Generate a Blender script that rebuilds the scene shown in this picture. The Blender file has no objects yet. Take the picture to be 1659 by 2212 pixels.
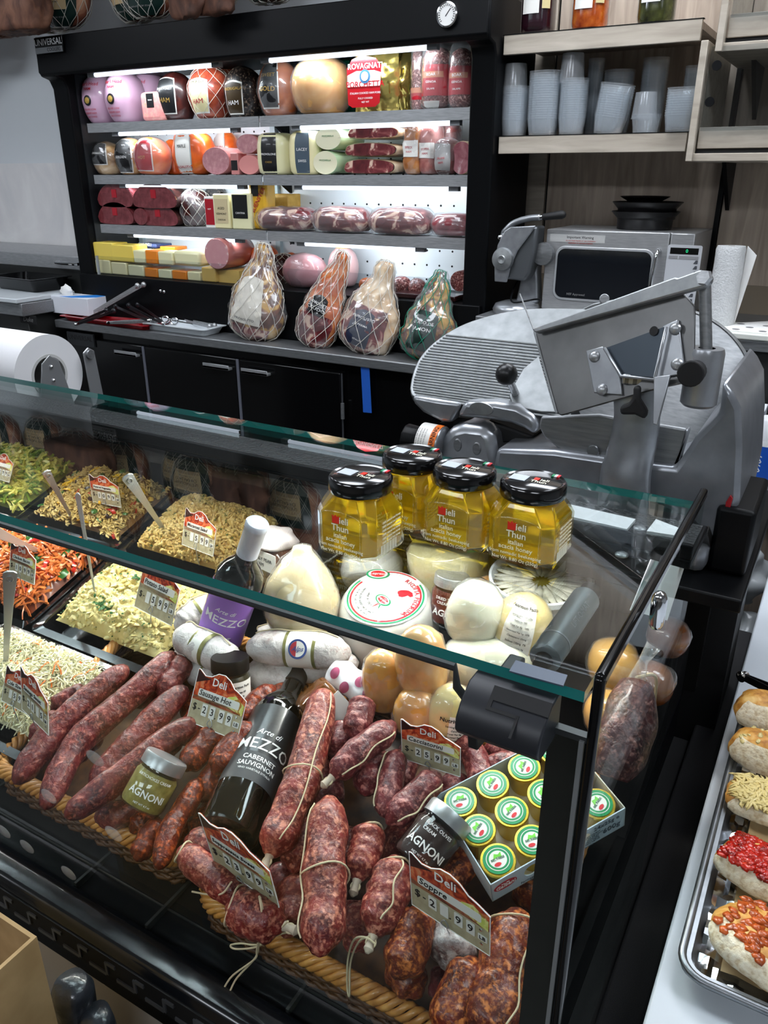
import bpy, bmesh, math, random
import numpy as np
from mathutils import Vector, Matrix, Euler, noise
random.seed(7); rng = np.random.RandomState(7)
scene = bpy.context.scene
COL = scene.collection
PI = math.pi
# ---------------------------------------------------------------- camera
FPX = 1711.0; TH = math.radians(23.05); YW = math.radians(29.95); CAMH = 1.6
FH = np.array([-math.sin(YW), math.cos(YW), 0.0]); RV = np.array([math.cos(YW), math.sin(YW), 0.0]); KV = np.array([0, 0, 1.0])
FWD = math.cos(TH)*FH - math.sin(TH)*KV; UPV = math.sin(TH)*FH + math.cos(TH)*KV; CP = np.array([0, 0, CAMH])
cam = bpy.data.objects.new('camera', bpy.data.cameras.new('camera')); COL.objects.link(cam)
cam.data.sensor_fit = 'VERTICAL'; cam.data.sensor_height = 36.0; cam.data.lens = FPX/2212.0*36.0
cam.data.clip_start = 0.02
cam.matrix_world = Matrix(((RV[0], UPV[0], -FWD[0], 0), (RV[1], UPV[1], -FWD[1], 0), (RV[2], UPV[2], -FWD[2], CAMH), (0, 0, 0, 1)))
scene.camera = cam
scene.cycles.transparent_max_bounces = 40; scene.cycles.max_bounces = 14
# ---------------------------------------------------------------- light and exposure
scene.view_settings.view_transform = 'Standard'; scene.view_settings.look = 'None'
scene.view_settings.exposure = 0.0; scene.view_settings.gamma = 1.0; scene.view_settings.use_curve_mapping = False
W_STR = 0.35; CEIL_E = 14.5; TUBE_E = 1.7; TUBE_W = 2.7; CASE_E = 12.0; CASE_W = 12.5
world = bpy.data.worlds.new('world'); scene.world = world; world.use_nodes = True
world.node_tree.nodes['Background'].inputs[0].default_value = (0.75, 0.85, 1.0, 1)
world.node_tree.nodes['Background'].inputs[1].default_value = W_STR
# ---------------------------------------------------------------- pixel -> point helpers (each gives a point on a real plane of the place)
def ray(u, v): return RV*(u-829.5) + UPV*(1106-v) + FWD*FPX
def P(u, v, x=None, y=None, z=None):
    d = ray(u, v)
    t = (x-CP[0])/d[0] if x is not None else ((y-CP[1])/d[1] if y is not None else (z-CP[2])/d[2])
    return CP + d*t
SA, SB = .798, .30
def S(u, v, h=0.0):                 # the sloping display surface inside the case
    d = ray(u, v); t = (SA+h+SB*(CP[1]-.5)-CP[2])/(d[2]-SB*d[1]); return CP + d*t
def D(u, v, dep): return CP + ray(u, v)*(dep/FPX)
def depth(p): return float((np.array(p)-CP) @ FWD)
def PP(u, v, p0, n):
    d = ray(u, v); n = np.array(n, float); return CP + d*(((np.array(p0)-CP) @ n)/(d @ n))
# ---------------------------------------------------------------- colours and materials
def lin(c):
    if isinstance(c, str): c = tuple(int(c[i:i+2], 16) for i in (0, 2, 4))
    return tuple(((x/255)/12.92 if x/255 <= .04045 else ((x/255+.055)/1.055)**2.4) for x in c[:3]) + (1.0,)
MC = {}
def mat(name, c=(128, 128, 128), rough=.5, metal=0., emit=0., trans=0., ior=1.45, spec=.5, coat=0., sss=0., alpha=1.):
    if name in MC: return MC[name]
    m = bpy.data.materials.new(name); m.use_nodes = True
    b = m.node_tree.nodes['Principled BSDF']
    b.inputs['Base Color'].default_value = lin(c); b.inputs['Roughness'].default_value = rough
    b.inputs['Metallic'].default_value = metal; b.inputs['IOR'].default_value = ior
    b.inputs['Transmission Weight'].default_value = trans; b.inputs['Specular IOR Level'].default_value = spec
    b.inputs['Coat Weight'].default_value = coat; b.inputs['Coat Roughness'].default_value = .08
    b.inputs['Alpha'].default_value = alpha
    if sss: b.inputs['Subsurface Weight'].default_value = sss; b.inputs['Subsurface Radius'].default_value = (.01, .006, .003); b.inputs['Subsurface Scale'].default_value = 1.0
    if emit: b.inputs['Emission Color'].default_value = lin(c); b.inputs['Emission Strength'].default_value = emit
    MC[name] = m; return m
def _n(m, t, **kw):
    n = m.node_tree.nodes.new(t)
    for k, v in kw.items():
        if hasattr(n, k): setattr(n, k, v)
        else: n.inputs[k.replace('_', ' ')].default_value = v
    return n
def noisy(name, stops, scale=20, detail=6, dist=.0, rough=.5, bump=.0, bscale=None, metal=0., coat=0., stretch=(1, 1, 1), spec=.5, sss=0., kind='noise', trans=0.):
    """stops: [(pos, colour)...] along a noise field in object space"""
    if name in MC: return MC[name]
    m = mat(name, (128, 128, 128), rough, metal, coat=coat, spec=spec, sss=sss, trans=trans); L = m.node_tree.links
    b = m.node_tree.nodes['Principled BSDF']
    tc = _n(m, 'ShaderNodeTexCoord'); mp = _n(m, 'ShaderNodeMapping'); mp.inputs['Scale'].default_value = stretch
    L.new(tc.outputs['Object'], mp.inputs['Vector'])
    if kind == 'noise':
        t = _n(m, 'ShaderNodeTexNoise'); t.inputs['Scale'].default_value = scale; t.inputs['Detail'].default_value = detail; t.inputs['Distortion'].default_value = dist; out = t.outputs['Fac']
    elif kind == 'voronoi':
        t = _n(m, 'ShaderNodeTexVoronoi'); t.inputs['Scale'].default_value = scale; out = t.outputs['Distance']
    else:
        t = _n(m, 'ShaderNodeTexWave'); t.inputs['Scale'].default_value = scale; t.inputs['Distortion'].default_value = dist; t.inputs['Detail'].default_value = detail; out = t.outputs['Fac']
    L.new(mp.outputs[0], t.inputs['Vector'])
    r = _n(m, 'ShaderNodeValToRGB'); cr = r.color_ramp
    while len(cr.elements) < len(stops): cr.elements.new(.5)
    for e, (p, c) in zip(cr.elements, stops): e.position = p; e.color = lin(c)
    L.new(out, r.inputs[0]); L.new(r.outputs[0], b.inputs['Base Color'])
    if bump:
        bp = _n(m, 'ShaderNodeBump'); bp.inputs['Strength'].default_value = bump; bp.inputs['Distance'].default_value = .003
        if bscale:
            t2 = _n(m, 'ShaderNodeTexNoise'); t2.inputs['Scale'].default_value = bscale; t2.inputs['Detail'].default_value = 5; L.new(mp.outputs[0], t2.inputs['Vector']); out = t2.outputs['Fac']
        L.new(out, bp.inputs['Height']); L.new(bp.outputs[0], b.inputs['Normal'])
    return m
def thin_glass(name, tint=(250, 255, 253), ior=1.5, rough=.0, boost=1.0, haze=0.0, hazec=(235, 238, 240)):
    """clear sheet: transmits straight through, reflects by Fresnel; haze mixes in a little white plastic"""
    if name in MC: return MC[name]
    m = bpy.data.materials.new(name); m.use_nodes = True; nt = m.node_tree; nt.nodes.remove(nt.nodes['Principled BSDF']); L = nt.links
    o = nt.nodes['Material Output']; tr = _n(m, 'ShaderNodeBsdfTransparent'); tr.inputs[0].default_value = lin(tint)
    gl = _n(m, 'ShaderNodeBsdfGlossy'); gl.inputs['Roughness'].default_value = rough; gl.inputs['Color'].default_value = (1, 1, 1, 1)
    fr = _n(m, 'ShaderNodeFresnel'); ge = _n(m, 'ShaderNodeNewGeometry')          # same reflectance on both faces of the sheet
    mi = _n(m, 'ShaderNodeMix', data_type='FLOAT'); L.new(ge.outputs['Backfacing'], mi.inputs[0]); mi.inputs[2].default_value = ior; mi.inputs[3].default_value = 1/ior; L.new(mi.outputs[0], fr.inputs['IOR'])
    mu = _n(m, 'ShaderNodeMath', operation='MULTIPLY'); mu.inputs[1].default_value = boost; mu.use_clamp = True
    mx = _n(m, 'ShaderNodeMixShader'); L.new(fr.outputs[0], mu.inputs[0]); L.new(mu.outputs[0], mx.inputs[0])
    src = tr.outputs[0]
    if haze:
        df = _n(m, 'ShaderNodeBsdfDiffuse'); df.inputs[0].default_value = lin(hazec); m2 = _n(m, 'ShaderNodeMixShader'); m2.inputs[0].default_value = haze
        L.new(tr.outputs[0], m2.inputs[1]); L.new(df.outputs[0], m2.inputs[2]); src = m2.outputs[0]
    L.new(src, mx.inputs[1]); L.new(gl.outputs[0], mx.inputs[2]); L.new(mx.outputs[0], o.inputs[0])
    MC[name] = m; return m
def sausage_mat(name, dark, base, fat, fatamt=.5, mold=0.0, rough=.38, bump=.8):
    """minced cured meat: dark and red mottling, soft blotches of fat, optional powdery mould"""
    if name in MC: return MC[name]
    m = mat(name, base, rough, coat=.12, spec=.5); L = m.node_tree.links; b = m.node_tree.nodes['Principled BSDF']
    tc = _n(m, 'ShaderNodeTexCoord'); V = tc.outputs['Object']
    def tex(sc, det, dist, p0, p1, c0=(0, 0, 0, 1), c1=(1, 1, 1, 1), ro=.55):
        n = _n(m, 'ShaderNodeTexNoise'); n.inputs['Scale'].default_value = sc; n.inputs['Detail'].default_value = det; n.inputs['Distortion'].default_value = dist; n.inputs['Roughness'].default_value = ro; L.new(V, n.inputs[0])
        r = _n(m, 'ShaderNodeValToRGB'); e = r.color_ramp.elements; e[0].position = p0; e[0].color = c0; e[1].position = p1; e[1].color = c1; L.new(n.outputs['Fac'], r.inputs[0]); return n, r
    n1, r1 = tex(55, 6, .2, .33, .62, lin(dark), lin(base))
    def over(src, fac, col, k):
        mu = _n(m, 'ShaderNodeMath', operation='MULTIPLY'); mu.inputs[1].default_value = k; L.new(fac, mu.inputs[0]); mx = _n(m, 'ShaderNodeMixRGB'); L.new(mu.outputs[0], mx.inputs[0]); L.new(src, mx.inputs[1]); mx.inputs[2].default_value = lin(col); return mx.outputs[0]
    f = .06*fatamt
    _, ra = tex(230, 3, .3, .54-f, .72-f); _, rb = tex(130, 2, .3, .59-f, .72-f); _, rc = tex(26, 4, .3, .50, .72)
    out = over(r1.outputs[0], ra.outputs[0], fat, .35+.35*fatamt); out = over(out, rb.outputs[0], tuple(min(255, int(c*1.12)) for c in fat), .45+.40*fatamt); out = over(out, rc.outputs[0], tuple(int(.5*c) for c in base), .45)
    if mold:
        _, r4 = tex(30, 9, .2, .60-.22*mold, .80-.22*mold, ro=.72); out = over(out, r4.outputs[0], (205, 200, 198), min(1, .3+mold*.65))
    L.new(out, b.inputs['Base Color'])
    n5, _ = tex(75, 5, .4, 0, 1); bp = _n(m, 'ShaderNodeBump'); bp.inputs['Strength'].default_value = bump; bp.inputs['Distance'].default_value = .005; L.new(n5.outputs['Fac'], bp.inputs['Height']); L.new(bp.outputs[0], b.inputs['Normal'])
    return m
# ---------------------------------------------------------------- geometry accumulators
class G:
    def __init__(s): s.v = []; s.f = []; s.mi = []; s.n = 0
    def add(s, V, F, mi=0, T=None):
        V = np.asarray(V, float).reshape(-1, 3)
        if T is not None:
            T = np.array(T); V = V @ T[:3, :3].T + T[:3, 3]
        s.v.append(V); n = s.n; s.f += [tuple(i+n for i in f) for f in F]; s.mi += [mi]*len(F); s.n += len(V); return s
    def box(s, a, b, mi=0, T=None):
        x0, y0, z0 = a; x1, y1, z1 = b
        V = [(x0, y0, z0), (x1, y0, z0), (x1, y1, z0), (x0, y1, z0), (x0, y0, z1), (x1, y0, z1), (x1, y1, z1), (x0, y1, z1)]
        return s.add(V, [(3, 2, 1, 0), (4, 5, 6, 7), (0, 1, 5, 4), (1, 2, 6, 5), (2, 3, 7, 6), (3, 0, 4, 7)], mi, T)
    def prism(s, poly, n, mi=0, T=None):
        """poly: 3-D outline; n: thickness vector"""
        A = np.array(poly, float); B = A + np.array(n, float); k = len(A)
        return s.add(np.vstack([A, B]), [tuple(range(k))[::-1], tuple(range(k, 2*k))] + [(i, (i+1) % k, (i+1) % k+k, i+k) for i in range(k)], mi, T)
    def lathe(s, prof, n=32, mi=0, T=None, sq=2.0, sx=1, sy=1, closed=True):
        th = np.linspace(0, 2*PI, n, endpoint=False); c, q = np.cos(th), np.sin(th)
        if sq != 2.0:
            k = (np.abs(c)**sq + np.abs(q)**sq)**(-1/sq); c, q = c*k, q*k
        V = []; F = []
        for r, z in prof: V += [(r*a*sx, r*b*sy, z) for a, b in zip(c, q)]
        for i in range(len(prof)-1):
            for j in range(n): a = i*n+j; b = i*n+(j+1) % n; F.append((a, b, b+n, a+n))
        if closed:
            if prof[0][0] > 1e-6: F.append(tuple(range(n))[::-1])
            if prof[-1][0] > 1e-6: F.append(tuple(range((len(prof)-1)*n, len(prof)*n)))
        return s.add(V, F, mi, T)
    def tube(s, pts, r, n=8, mi=0, T=None, cap=True, closed=False, round_=False):
        pts = np.array(pts, float); m = len(pts); R = np.full(m, r) if np.isscalar(r) else np.array(r, float)
        if round_:
            d0 = pts[0]-pts[1]; d0 /= np.linalg.norm(d0)+1e-9; d1 = pts[-1]-pts[-2]; d1 /= np.linalg.norm(d1)+1e-9; r0, r1 = R[0], R[-1]
            pts = np.vstack([pts[0]+d0*r0*.98, pts[0]+d0*r0*.7, pts, pts[-1]+d1*r1*.7, pts[-1]+d1*r1*.98]); R = np.concatenate([[r0*.15, r0*.7], R, [r1*.7, r1*.15]]); m = len(pts)
        if closed: tg = np.roll(pts, -1, 0)-np.roll(pts, 1, 0)
        else: tg = np.gradient(pts, axis=0)
        tg /= (np.linalg.norm(tg, axis=1)[:, None]+1e-12)
        ref = np.array([0, 0, 1.]) if abs(tg[0][2]) < .9 else np.array([1., 0, 0])
        u = np.cross(tg[0], ref); u /= np.linalg.norm(u); th = np.linspace(0, 2*PI, n, endpoint=False); V = []
        for i in range(m):
            u = u - tg[i]*(u @ tg[i]); u /= np.linalg.norm(u)+1e-12; w = np.cross(tg[i], u)
            V.append(pts[i] + R[i]*(np.cos(th)[:, None]*u + np.sin(th)[:, None]*w))
        F = []
        for i in range(m if closed else m-1):
            for j in range(n): a = i*n+j; b = i*n+(j+1) % n; c = ((i+1) % m)*n; F.append((a, b, c+(j+1) % n, c+j))
        if cap and not closed: F += [tuple(range(n))[::-1], tuple(range((m-1)*n, m*n))]
        return s.add(np.vstack(V), F, mi, T)
    def ball(s, c, r, n=14, mi=0, T=None):
        rr = (r, r, r) if np.isscalar(r) else r
        pr = [(math.sin(a), -math.cos(a)) for a in np.linspace(0, PI, n//2+2)]
        M = Matrix.Translation(c) @ Matrix.Diagonal((rr[0], rr[1], rr[2], 1)); M = (T if T is not None else Matrix()) @ M
        return s.lathe(pr, n, mi, M)
def bez(pts, n=24):
    """smooth Catmull-Rom through the points"""
    p = [np.array(q, float) for q in pts]
    if len(p) == 2: return np.array([p[0]+(p[1]-p[0])*t for t in np.linspace(0, 1, n)])
    p = [2*p[0]-p[1]] + p + [2*p[-1]-p[-2]]; out = []; k = len(p)-3
    for t in np.linspace(0, k-1e-6, n):
        i = int(t); f = t-i; a, b, c, d = p[i:i+4]
        out.append(.5*((2*b)+(-a+c)*f+(2*a-5*b+4*c-d)*f*f+(-a+3*b-3*c+d)*f**3))
    return np.array(out)
def wmat(o):
    M = o.matrix_basis.copy(); p = o.parent
    while p is not None: M = p.matrix_basis @ M; p = p.parent
    return M
def obj(name, g, mats, parent=None, W=False, origin=None, smooth=40, bevel=0, M=None, label=None):
    """link ONE mesh object; W: geometry is in world coordinates; origin: where its own origin goes"""
    me = bpy.data.meshes.new(name); V = np.vstack(g.v)
    if W and parent is not None:
        I = np.array(wmat(parent).inverted()); V = V @ I[:3, :3].T + I[:3, 3]
    if origin is not None: V = V - np.array(origin, float)
    me.from_pydata(V.tolist(), [], g.f); me.update()
    for m in (mats if isinstance(mats, (list, tuple)) else [mats]): me.materials.append(m)
    if any(g.mi): me.polygons.foreach_set('material_index', g.mi)
    if smooth:
        me.polygons.foreach_set('use_smooth', [True]*len(me.polygons))
        if smooth < 180: me.set_sharp_from_angle(angle=math.radians(smooth))
    o = bpy.data.objects.new(name, me); COL.objects.link(o)
    if M is not None: o.matrix_basis = M
    elif origin is not None: o.location = Vector([float(q) for q in origin])
    if parent is not None: o.parent = parent
    if bevel:
        b = o.modifiers.new('bevel', 'BEVEL'); b.width = bevel; b.segments = 2; b.limit_method = 'ANGLE'; b.angle_limit = math.radians(35)
    if label: o['label'] = label
    return o
def tag(o, label, cat, group=None, kind=None):
    o['label'] = label; o['category'] = cat
    if group: o['group'] = group
    if kind: o['kind'] = kind
    return o
def thing(name, label, cat, M=None, group=None):
    o = bpy.data.objects.new(name, None); COL.objects.link(o); o.empty_display_size = .02
    if M is not None: o.matrix_basis = M if isinstance(M, Matrix) else Matrix.Translation(Vector([float(q) for q in M]))
    return tag(o, label, cat, group)
def struct(name, g, m, **k):
    o = obj(name, g, m, **k); o['kind'] = 'structure'; return o
def at(x, y, z, rz=0, rx=0, ry=0): return Matrix.Translation((float(x), float(y), float(z))) @ Euler((rx, ry, rz), 'XYZ').to_matrix().to_4x4()
def frame(base, zdir, facing):
    """matrix with +Z along zdir and -Y turned toward `facing`"""
    z = Vector([float(q) for q in zdir]).normalized(); f = Vector([float(q) for q in facing]); y = -(f - z*(f.dot(z))); y.normalize(); x = y.cross(z)
    M = Matrix((x, y, z)).transposed().to_4x4(); M.translation = Vector([float(q) for q in base]); return M
FC = {}
def text_geo(s, size=.01, align='CENTER', shear=0., ext=0.0002, bold=0.0, space=1.0):
    """V (n,3), F of a line of lettering lying in XY"""
    key = (s, size, align, shear, ext, bold, space)
    if key in FC: return FC[key]
    cu = bpy.data.curves.new('txt', 'FONT'); cu.body = s; cu.size = size; cu.align_x = align; cu.align_y = 'CENTER'; cu.shear = shear; cu.extrude = ext; cu.resolution_u = 2; cu.offset = bold*size; cu.space_character = space
    o = bpy.data.objects.new('txt', cu); COL.objects.link(o); dg = bpy.context.evaluated_depsgraph_get(); dg.update()
    me = bpy.data.meshes.new_from_object(o.evaluated_get(dg))
    if size >= .0085 and len(me.vertices):        # cut big letters into strips so they can follow a curved surface
        bm = bmesh.new(); bm.from_mesh(me); bmesh.ops.triangulate(bm, faces=bm.faces[:]); xs = [v.co.x for v in bm.verts]; st = .0025 if size < .04 else .02
        for k in range(int(min(xs)/st), int(max(xs)/st)+1): bmesh.ops.bisect_plane(bm, geom=bm.verts[:]+bm.edges[:]+bm.faces[:], plane_co=(k*st+.0001, 0, 0), plane_no=(1, 0, 0))
        bm.to_mesh(me); bm.free()
    V = np.array([v.co[:] for v in me.vertices]).reshape(-1, 3); F = [tuple(p.vertices) for p in me.polygons]
    bpy.data.objects.remove(o); bpy.data.curves.remove(cu); bpy.data.meshes.remove(me); FC[key] = (V, F); return V, F
def lines(rows, fn, g=None, mi=0):
    """rows: (text, x, y, size[, shear, bold, align]); fn maps (x, y, out) arrays to 3-D"""
    g = g or G()
    for r in rows:
        s, x, y, sz = r[:4]; sh = r[4] if len(r) > 4 else 0; bo = r[5] if len(r) > 5 else 0; al = r[6] if len(r) > 6 else 'CENTER'
        V, F = text_geo(s, sz, al, sh, .00015, bo)
        if len(V): g.add(fn(V[:, 0]+x, V[:, 1]+y, V[:, 2]), F, mi)
    return g
def flat_fn(o, ux, uy):
    o, ux, uy = (np.array(q, float) for q in (o, ux, uy)); n = np.cross(ux, uy)
    return lambda x, y, z: o + x[:, None]*ux + y[:, None]*uy + z[:, None]*n
# a body of revolution that can be squashed, roughened, labelled, netted
class Rev:
    def __init__(s, prof, sx=1., sy=1., amp=0., fs=18., seed=0, bend=0., nz=36, nt=40, sq=2., lump=0.):
        s.p = np.array(prof, float); s.sx, s.sy, s.amp, s.fs, s.seed, s.bend, s.nz, s.nt, s.sq, s.lump = sx, sy, amp, fs, seed, bend, nz, nt, sq, lump
        d = np.r_[0, np.cumsum(np.hypot(*np.diff(s.p, axis=0).T))]; s.d = d/d[-1]; s.L = d[-1]
    def pt(s, th, t, off=0.):
        r = np.interp(t, s.d, s.p[:, 0]); z = np.interp(t, s.d, s.p[:, 1])
        c, q = math.cos(th), math.sin(th)
        if s.sq != 2: k = (abs(c)**s.sq+abs(q)**s.sq)**(-1/s.sq); c, q = c*k, q*k
        v = np.array([r*c*s.sx, r*q*s.sy, z])
        if s.amp:
            n = noise.noise(Vector((v[0]*s.fs+s.seed*3.7, v[1]*s.fs, v[2]*s.fs+s.seed)))
            if s.lump: n += s.lump*noise.noise(Vector((v[0]*s.fs*3+s.seed, v[1]*s.fs*3, v[2]*s.fs*3)))
            k = 1+s.amp*n/max(r, .02); v = np.array([v[0]*k, v[1]*k, v[2]+s.amp*n*.3])
        if off:
            nn = np.array([c/s.sx, q/s.sy, 0.]); t2 = min(1, t+.01); t1 = max(0, t-.01)
            dr = np.interp(t2, s.d, s.p[:, 0])-np.interp(t1, s.d, s.p[:, 0]); dz = np.interp(t2, s.d, s.p[:, 1])-np.interp(t1, s.d, s.p[:, 1])
            nn = nn/np.linalg.norm(nn)*dz; nn[2] = -dr; l = np.linalg.norm(nn); v = v + nn/(l+1e-9)*off
        v[0] += s.bend*v[2]**2
        return v
    def geo(s, g=None, mi=0, T=None):
        g = g or G(); ts = np.linspace(0, 1, s.nz); V = [s.pt(2*PI*j/s.nt, t) for t in ts for j in range(s.nt)]; F = []
        for i in range(s.nz-1):
            for j in range(s.nt): a = i*s.nt+j; b = i*s.nt+(j+1) % s.nt; F.append((a, b, b+s.nt, a+s.nt))
        F += [tuple(range(s.nt))[::-1], tuple(range((s.nz-1)*s.nt, s.nz*s.nt))]
        return g.add(V, F, mi, T)
    def patch(s, th0, th1, t0, t1, off=.0012, g=None, mi=0, n=12, arch=0., m=10):
        g = g or G(); V = []; F = []
        for i in range(m+1):
            for j in range(n+1):
                f = j/n; tt1 = t1 + arch*(math.sin(f*PI)); V.append(s.pt(th0+(th1-th0)*f, t0+(tt1-t0)*i/m, off))
        for i in range(m):
            for j in range(n): a = i*(n+1)+j; F.append((a, a+1, a+n+2, a+n+1))
        return g.add(V, F, mi)
    def disc(s, th, t, ra, off=.0012, g=None, mi=0, n=18, asp=1.):
        """round patch of radius ra (metres) centred on (th, t)"""
        g = g or G(); r = max(.008, float(np.interp(t, s.d, s.p[:, 0])))*(s.sx+s.sy)/2; V = [s.pt(th, t, off)]; F = []
        for k in range(1, 4): V += [s.pt(th+ra*asp*k/3*math.cos(a)/r, t+ra*k/3*math.sin(a)/s.L, off) for a in np.linspace(0, 2*PI, n, endpoint=False)]
        F = [(0, 1+j, 1+(j+1) % n) for j in range(n)]+[(1+k*n+j, 1+(k+1)*n+j, 1+(k+1)*n+(j+1) % n, 1+k*n+(j+1) % n) for k in range(2) for j in range(n)]
        return g.add(V, F, mi)
    def fn(s, th, t, off=.002):
        """text mapper centred on (th, t): x along the girth, y up the body"""
        r = max(.01, float(np.interp(t, s.d, s.p[:, 0])))*(s.sx+s.sy)/2
        return lambda x, y, z: np.array([s.pt(th+a/r, min(1, max(0, t+b/s.L)), off+c) for a, b, c in zip(x, y, z)])
    def net(s, k=10, turns=.6, rad=.0008, off=.002, g=None, t0=.02, t1=.98, ns=3, m=26):
        g = g or G()
        for sg in (1, -1):
            for i in range(k):
                g.tube([s.pt(2*PI*i/k+sg*2*PI*turns*(t-t0), t, off) for t in np.linspace(t0, t1, m)], rad, ns)
        return g
# ================================================================ shared materials
BLK = mat('black_paint', (6, 7, 9), .45, spec=.18); BLKG = mat('black_gloss', (8, 8, 9), .16, coat=.1, spec=.4); BLKM = mat('black_matte', (14, 14, 15), .7)
RUB = mat('black_rubber', (22, 22, 23), .6); WHT = mat('white_enamel', (236, 238, 240), .35); PAP = mat('white_paper', (232, 231, 228), .8)
STEEL = noisy('brushed_steel', [(.3, (160, 162, 164)), (.7, (186, 188, 190))], 30, 4, rough=.33, metal=.65, stretch=(1, 12, 12))
STEELD = noisy('dull_steel', [(.3, (128, 130, 132)), (.7, (152, 154, 156))], 24, 4, rough=.42, metal=.8, stretch=(1, 10, 10))
CHR = mat('chrome', (215, 216, 218), .1, 1.)
ALU = noisy('polished_aluminium', [(.3, (150, 153, 154)), (.7, (170, 173, 174))], 60, 5, rough=.5, metal=1, bump=.02)
CAST = noisy('cast_aluminium', [(.3, (150, 153, 157)), (.7, (168, 171, 175))], 40, 3, rough=.3, metal=.72)
WOOD = noisy('taupe_wood_laminate', [(.25, (142, 127, 113)), (.5, (170, 155, 140)), (.75, (190, 175, 159))], 6, 8, .8, .5, stretch=(6, 6, .6))
WOODL = noisy('pale_wood_edge', [(.25, (150, 140, 126)), (.5, (172, 162, 148)), (.75, (186, 177, 163))], 5, 8, .8, .45, stretch=(1, 8, 8))
GLASS = thin_glass('case_glass', (246, 251, 250), 1.5, boost=1.0); GEDGE = mat('green_glass_edge', (26, 116, 112), .12, coat=.4, spec=.8)
ACRY = thin_glass('acrylic', (235, 238, 240), 1.5, .02); FILM = thin_glass('plastic_film', (252, 252, 252), 1.5, .12, boost=1.2, haze=.08)
FILM2 = thin_glass('wrinkled_clear_bag', (248, 250, 252), 1.5, .18, boost=1.6, haze=.16)
TUBE = mat('lamp_tube', (225, 238, 255), .5, emit=TUBE_E); CASEL = mat('case_lamp', (255, 250, 240), .5, emit=CASE_E)
# ================================================================ room
struct('floor', G().box((-6, -4, -.05), (4, 3.1, 0)), noisy('grey_tile', [(.3, (66, 64, 61)), (.7, (80, 78, 74))], 3, 5, rough=.5))
struct('ceiling', G().box((-6, -4, 2.9), (4, 3.1, 2.95)), mat('ceiling_tile', (232, 232, 230), .9))
PNT = mat('grey_paint', (208, 213, 217), .7)
struct('wall_back', G().box((-6, 2.95, 0), (-1.2, 3.1, 2.9)), PNT)
struct('wall_left', G().box((-6.05, -4, 0), (-6, 3.1, 2.9)), PNT)
struct('wall_right', G().box((4, -4, 0), (4.05, 3.1, 2.9)), PNT)
struct('wall_front', G().box((-6, -4.05, 0), (4, -4, 2.9)), mat('warm_paint', (150, 145, 138), .8))
g = G()
g.box((-6, 2.938, 1.06), (-1.15, 2.95, 1.655))
struct('trim_1', g, noisy('marble_tile', [(.3, (206, 206, 208)), (.5, (222, 220, 220)), (.62, (232, 231, 230)), (.7, (212, 210, 210))], 3.2, 9, 1.4, .35, stretch=(1, 1, .6)))
for i, (a, b) in enumerate([(-1.2, -1.03), (-1.02, -.442), (-.425, .25), (.262, 1.2), (1.212, 4)]):
    struct('wall_panel', G().box((a, 2.94, 0), (b, 2.96, 2.9)), WOODL if i == 0 else WOOD, bevel=.002)
struct('wall_backing', G().box((-1.2, 2.96, 0), (4, 3.1, 2.9)), BLKM)
CE = mat('ceiling_panel_light', (240, 246, 255), .5, emit=CEIL_E)
for i, (x, y) in enumerate([(-3.4, 1.15), (-1.3, 1.15), (.9, 1.15), (-3.4, -1.6), (-1.3, -1.6), (.9, -1.6), (-.35, 2.25)]):
    t = thing('ceiling_light', 'flat white ceiling light panel over the ' + ('wooden wall shelves' if i == 6 else ('service aisle' if y > 0 else 'customer aisle') + (', left one', ', middle one', ', right one')[i % 3]), 'light', (x, y, 2.9), 'ceiling light panels')
    obj('frame', G().box((-.62, -.32, -.02), (.62, .32, 0)), WHT, t); obj('diffuser', G().box((-.58, -.28, -.026), (.58, .28, -.02)), CE, t)
# ================================================================ refrigerated merchandiser
FL, FR_ = -3.08, -1.08
t = FRG = thing('refrigerated_merchandiser', 'tall black open-front refrigerated display with lit shelves of meats and cheeses', 'refrigerator', ((FL+FR_)/2, 2.75, 1.0))
prof = [(2.50, 2.105), (2.50, 1.99), (2.508, 1.972), (2.545, 1.962), (2.56, 1.93), (2.562, 1.17), (2.562, 1.0), (2.9, 1.0), (2.9, 2.105)]
for a, b in ((FL, -2.99), (-1.165, FR_)): obj('side_panel', G().prism([(a, y, z) for y, z in prof], (b-a, 0, 0)), BLK, t, W=True, bevel=.006)
obj('canopy', G().prism([(FL+.005, y, z) for y, z in [(2.50, 2.112), (2.495, 1.985), (2.51, 1.972), (2.60, 1.985), (2.9, 1.985), (2.9, 2.112)]], (FR_-FL-.01, 0, 0)), BLK, t, W=True, bevel=.004)
pb = noisy('white_pegboard', [(.4, (222, 228, 232)), (.6, (230, 235, 238))], 4, 2, rough=.35)
L = pb.node_tree.links; b = pb.node_tree.nodes['Principled BSDF']
obj('back_panel', G().box((-2.99, 2.865, 1.14), (-1.165, 2.885, 1.985)), pb, t, W=True)
g = G()
for i in range(34):
    for j in range(15):
        x = -2.97+.054*i; z = 1.17+.054*j
        if x < -1.18: g.lathe([(.0042, 0), (.0042, .001)], 6, T=Matrix.Translation((x, 2.8645, z)) @ Matrix.Rotation(PI/2, 4, 'X'))
obj('peg_holes', g, BLKM, t, W=True)['kind'] = 'stuff'
for x in (-2.965, -2.16, -1.19): obj('shelf_upright', G().box((x-.012, 2.845, 1.14), (x+.012, 2.867, 1.985)), mat('pale_rail', (176, 196, 202), .4), t, W=True)
obj('inner_side', G().box((-2.99, 2.60, 1.14), (-2.985, 2.87, 1.985)), mat('dark_liner', (28, 30, 33), .35), t, W=True)
obj('lower_deck', G().box((-2.99, 2.56, 1.165), (-1.165, 2.885, 1.19)), BLK, t, W=True)
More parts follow.
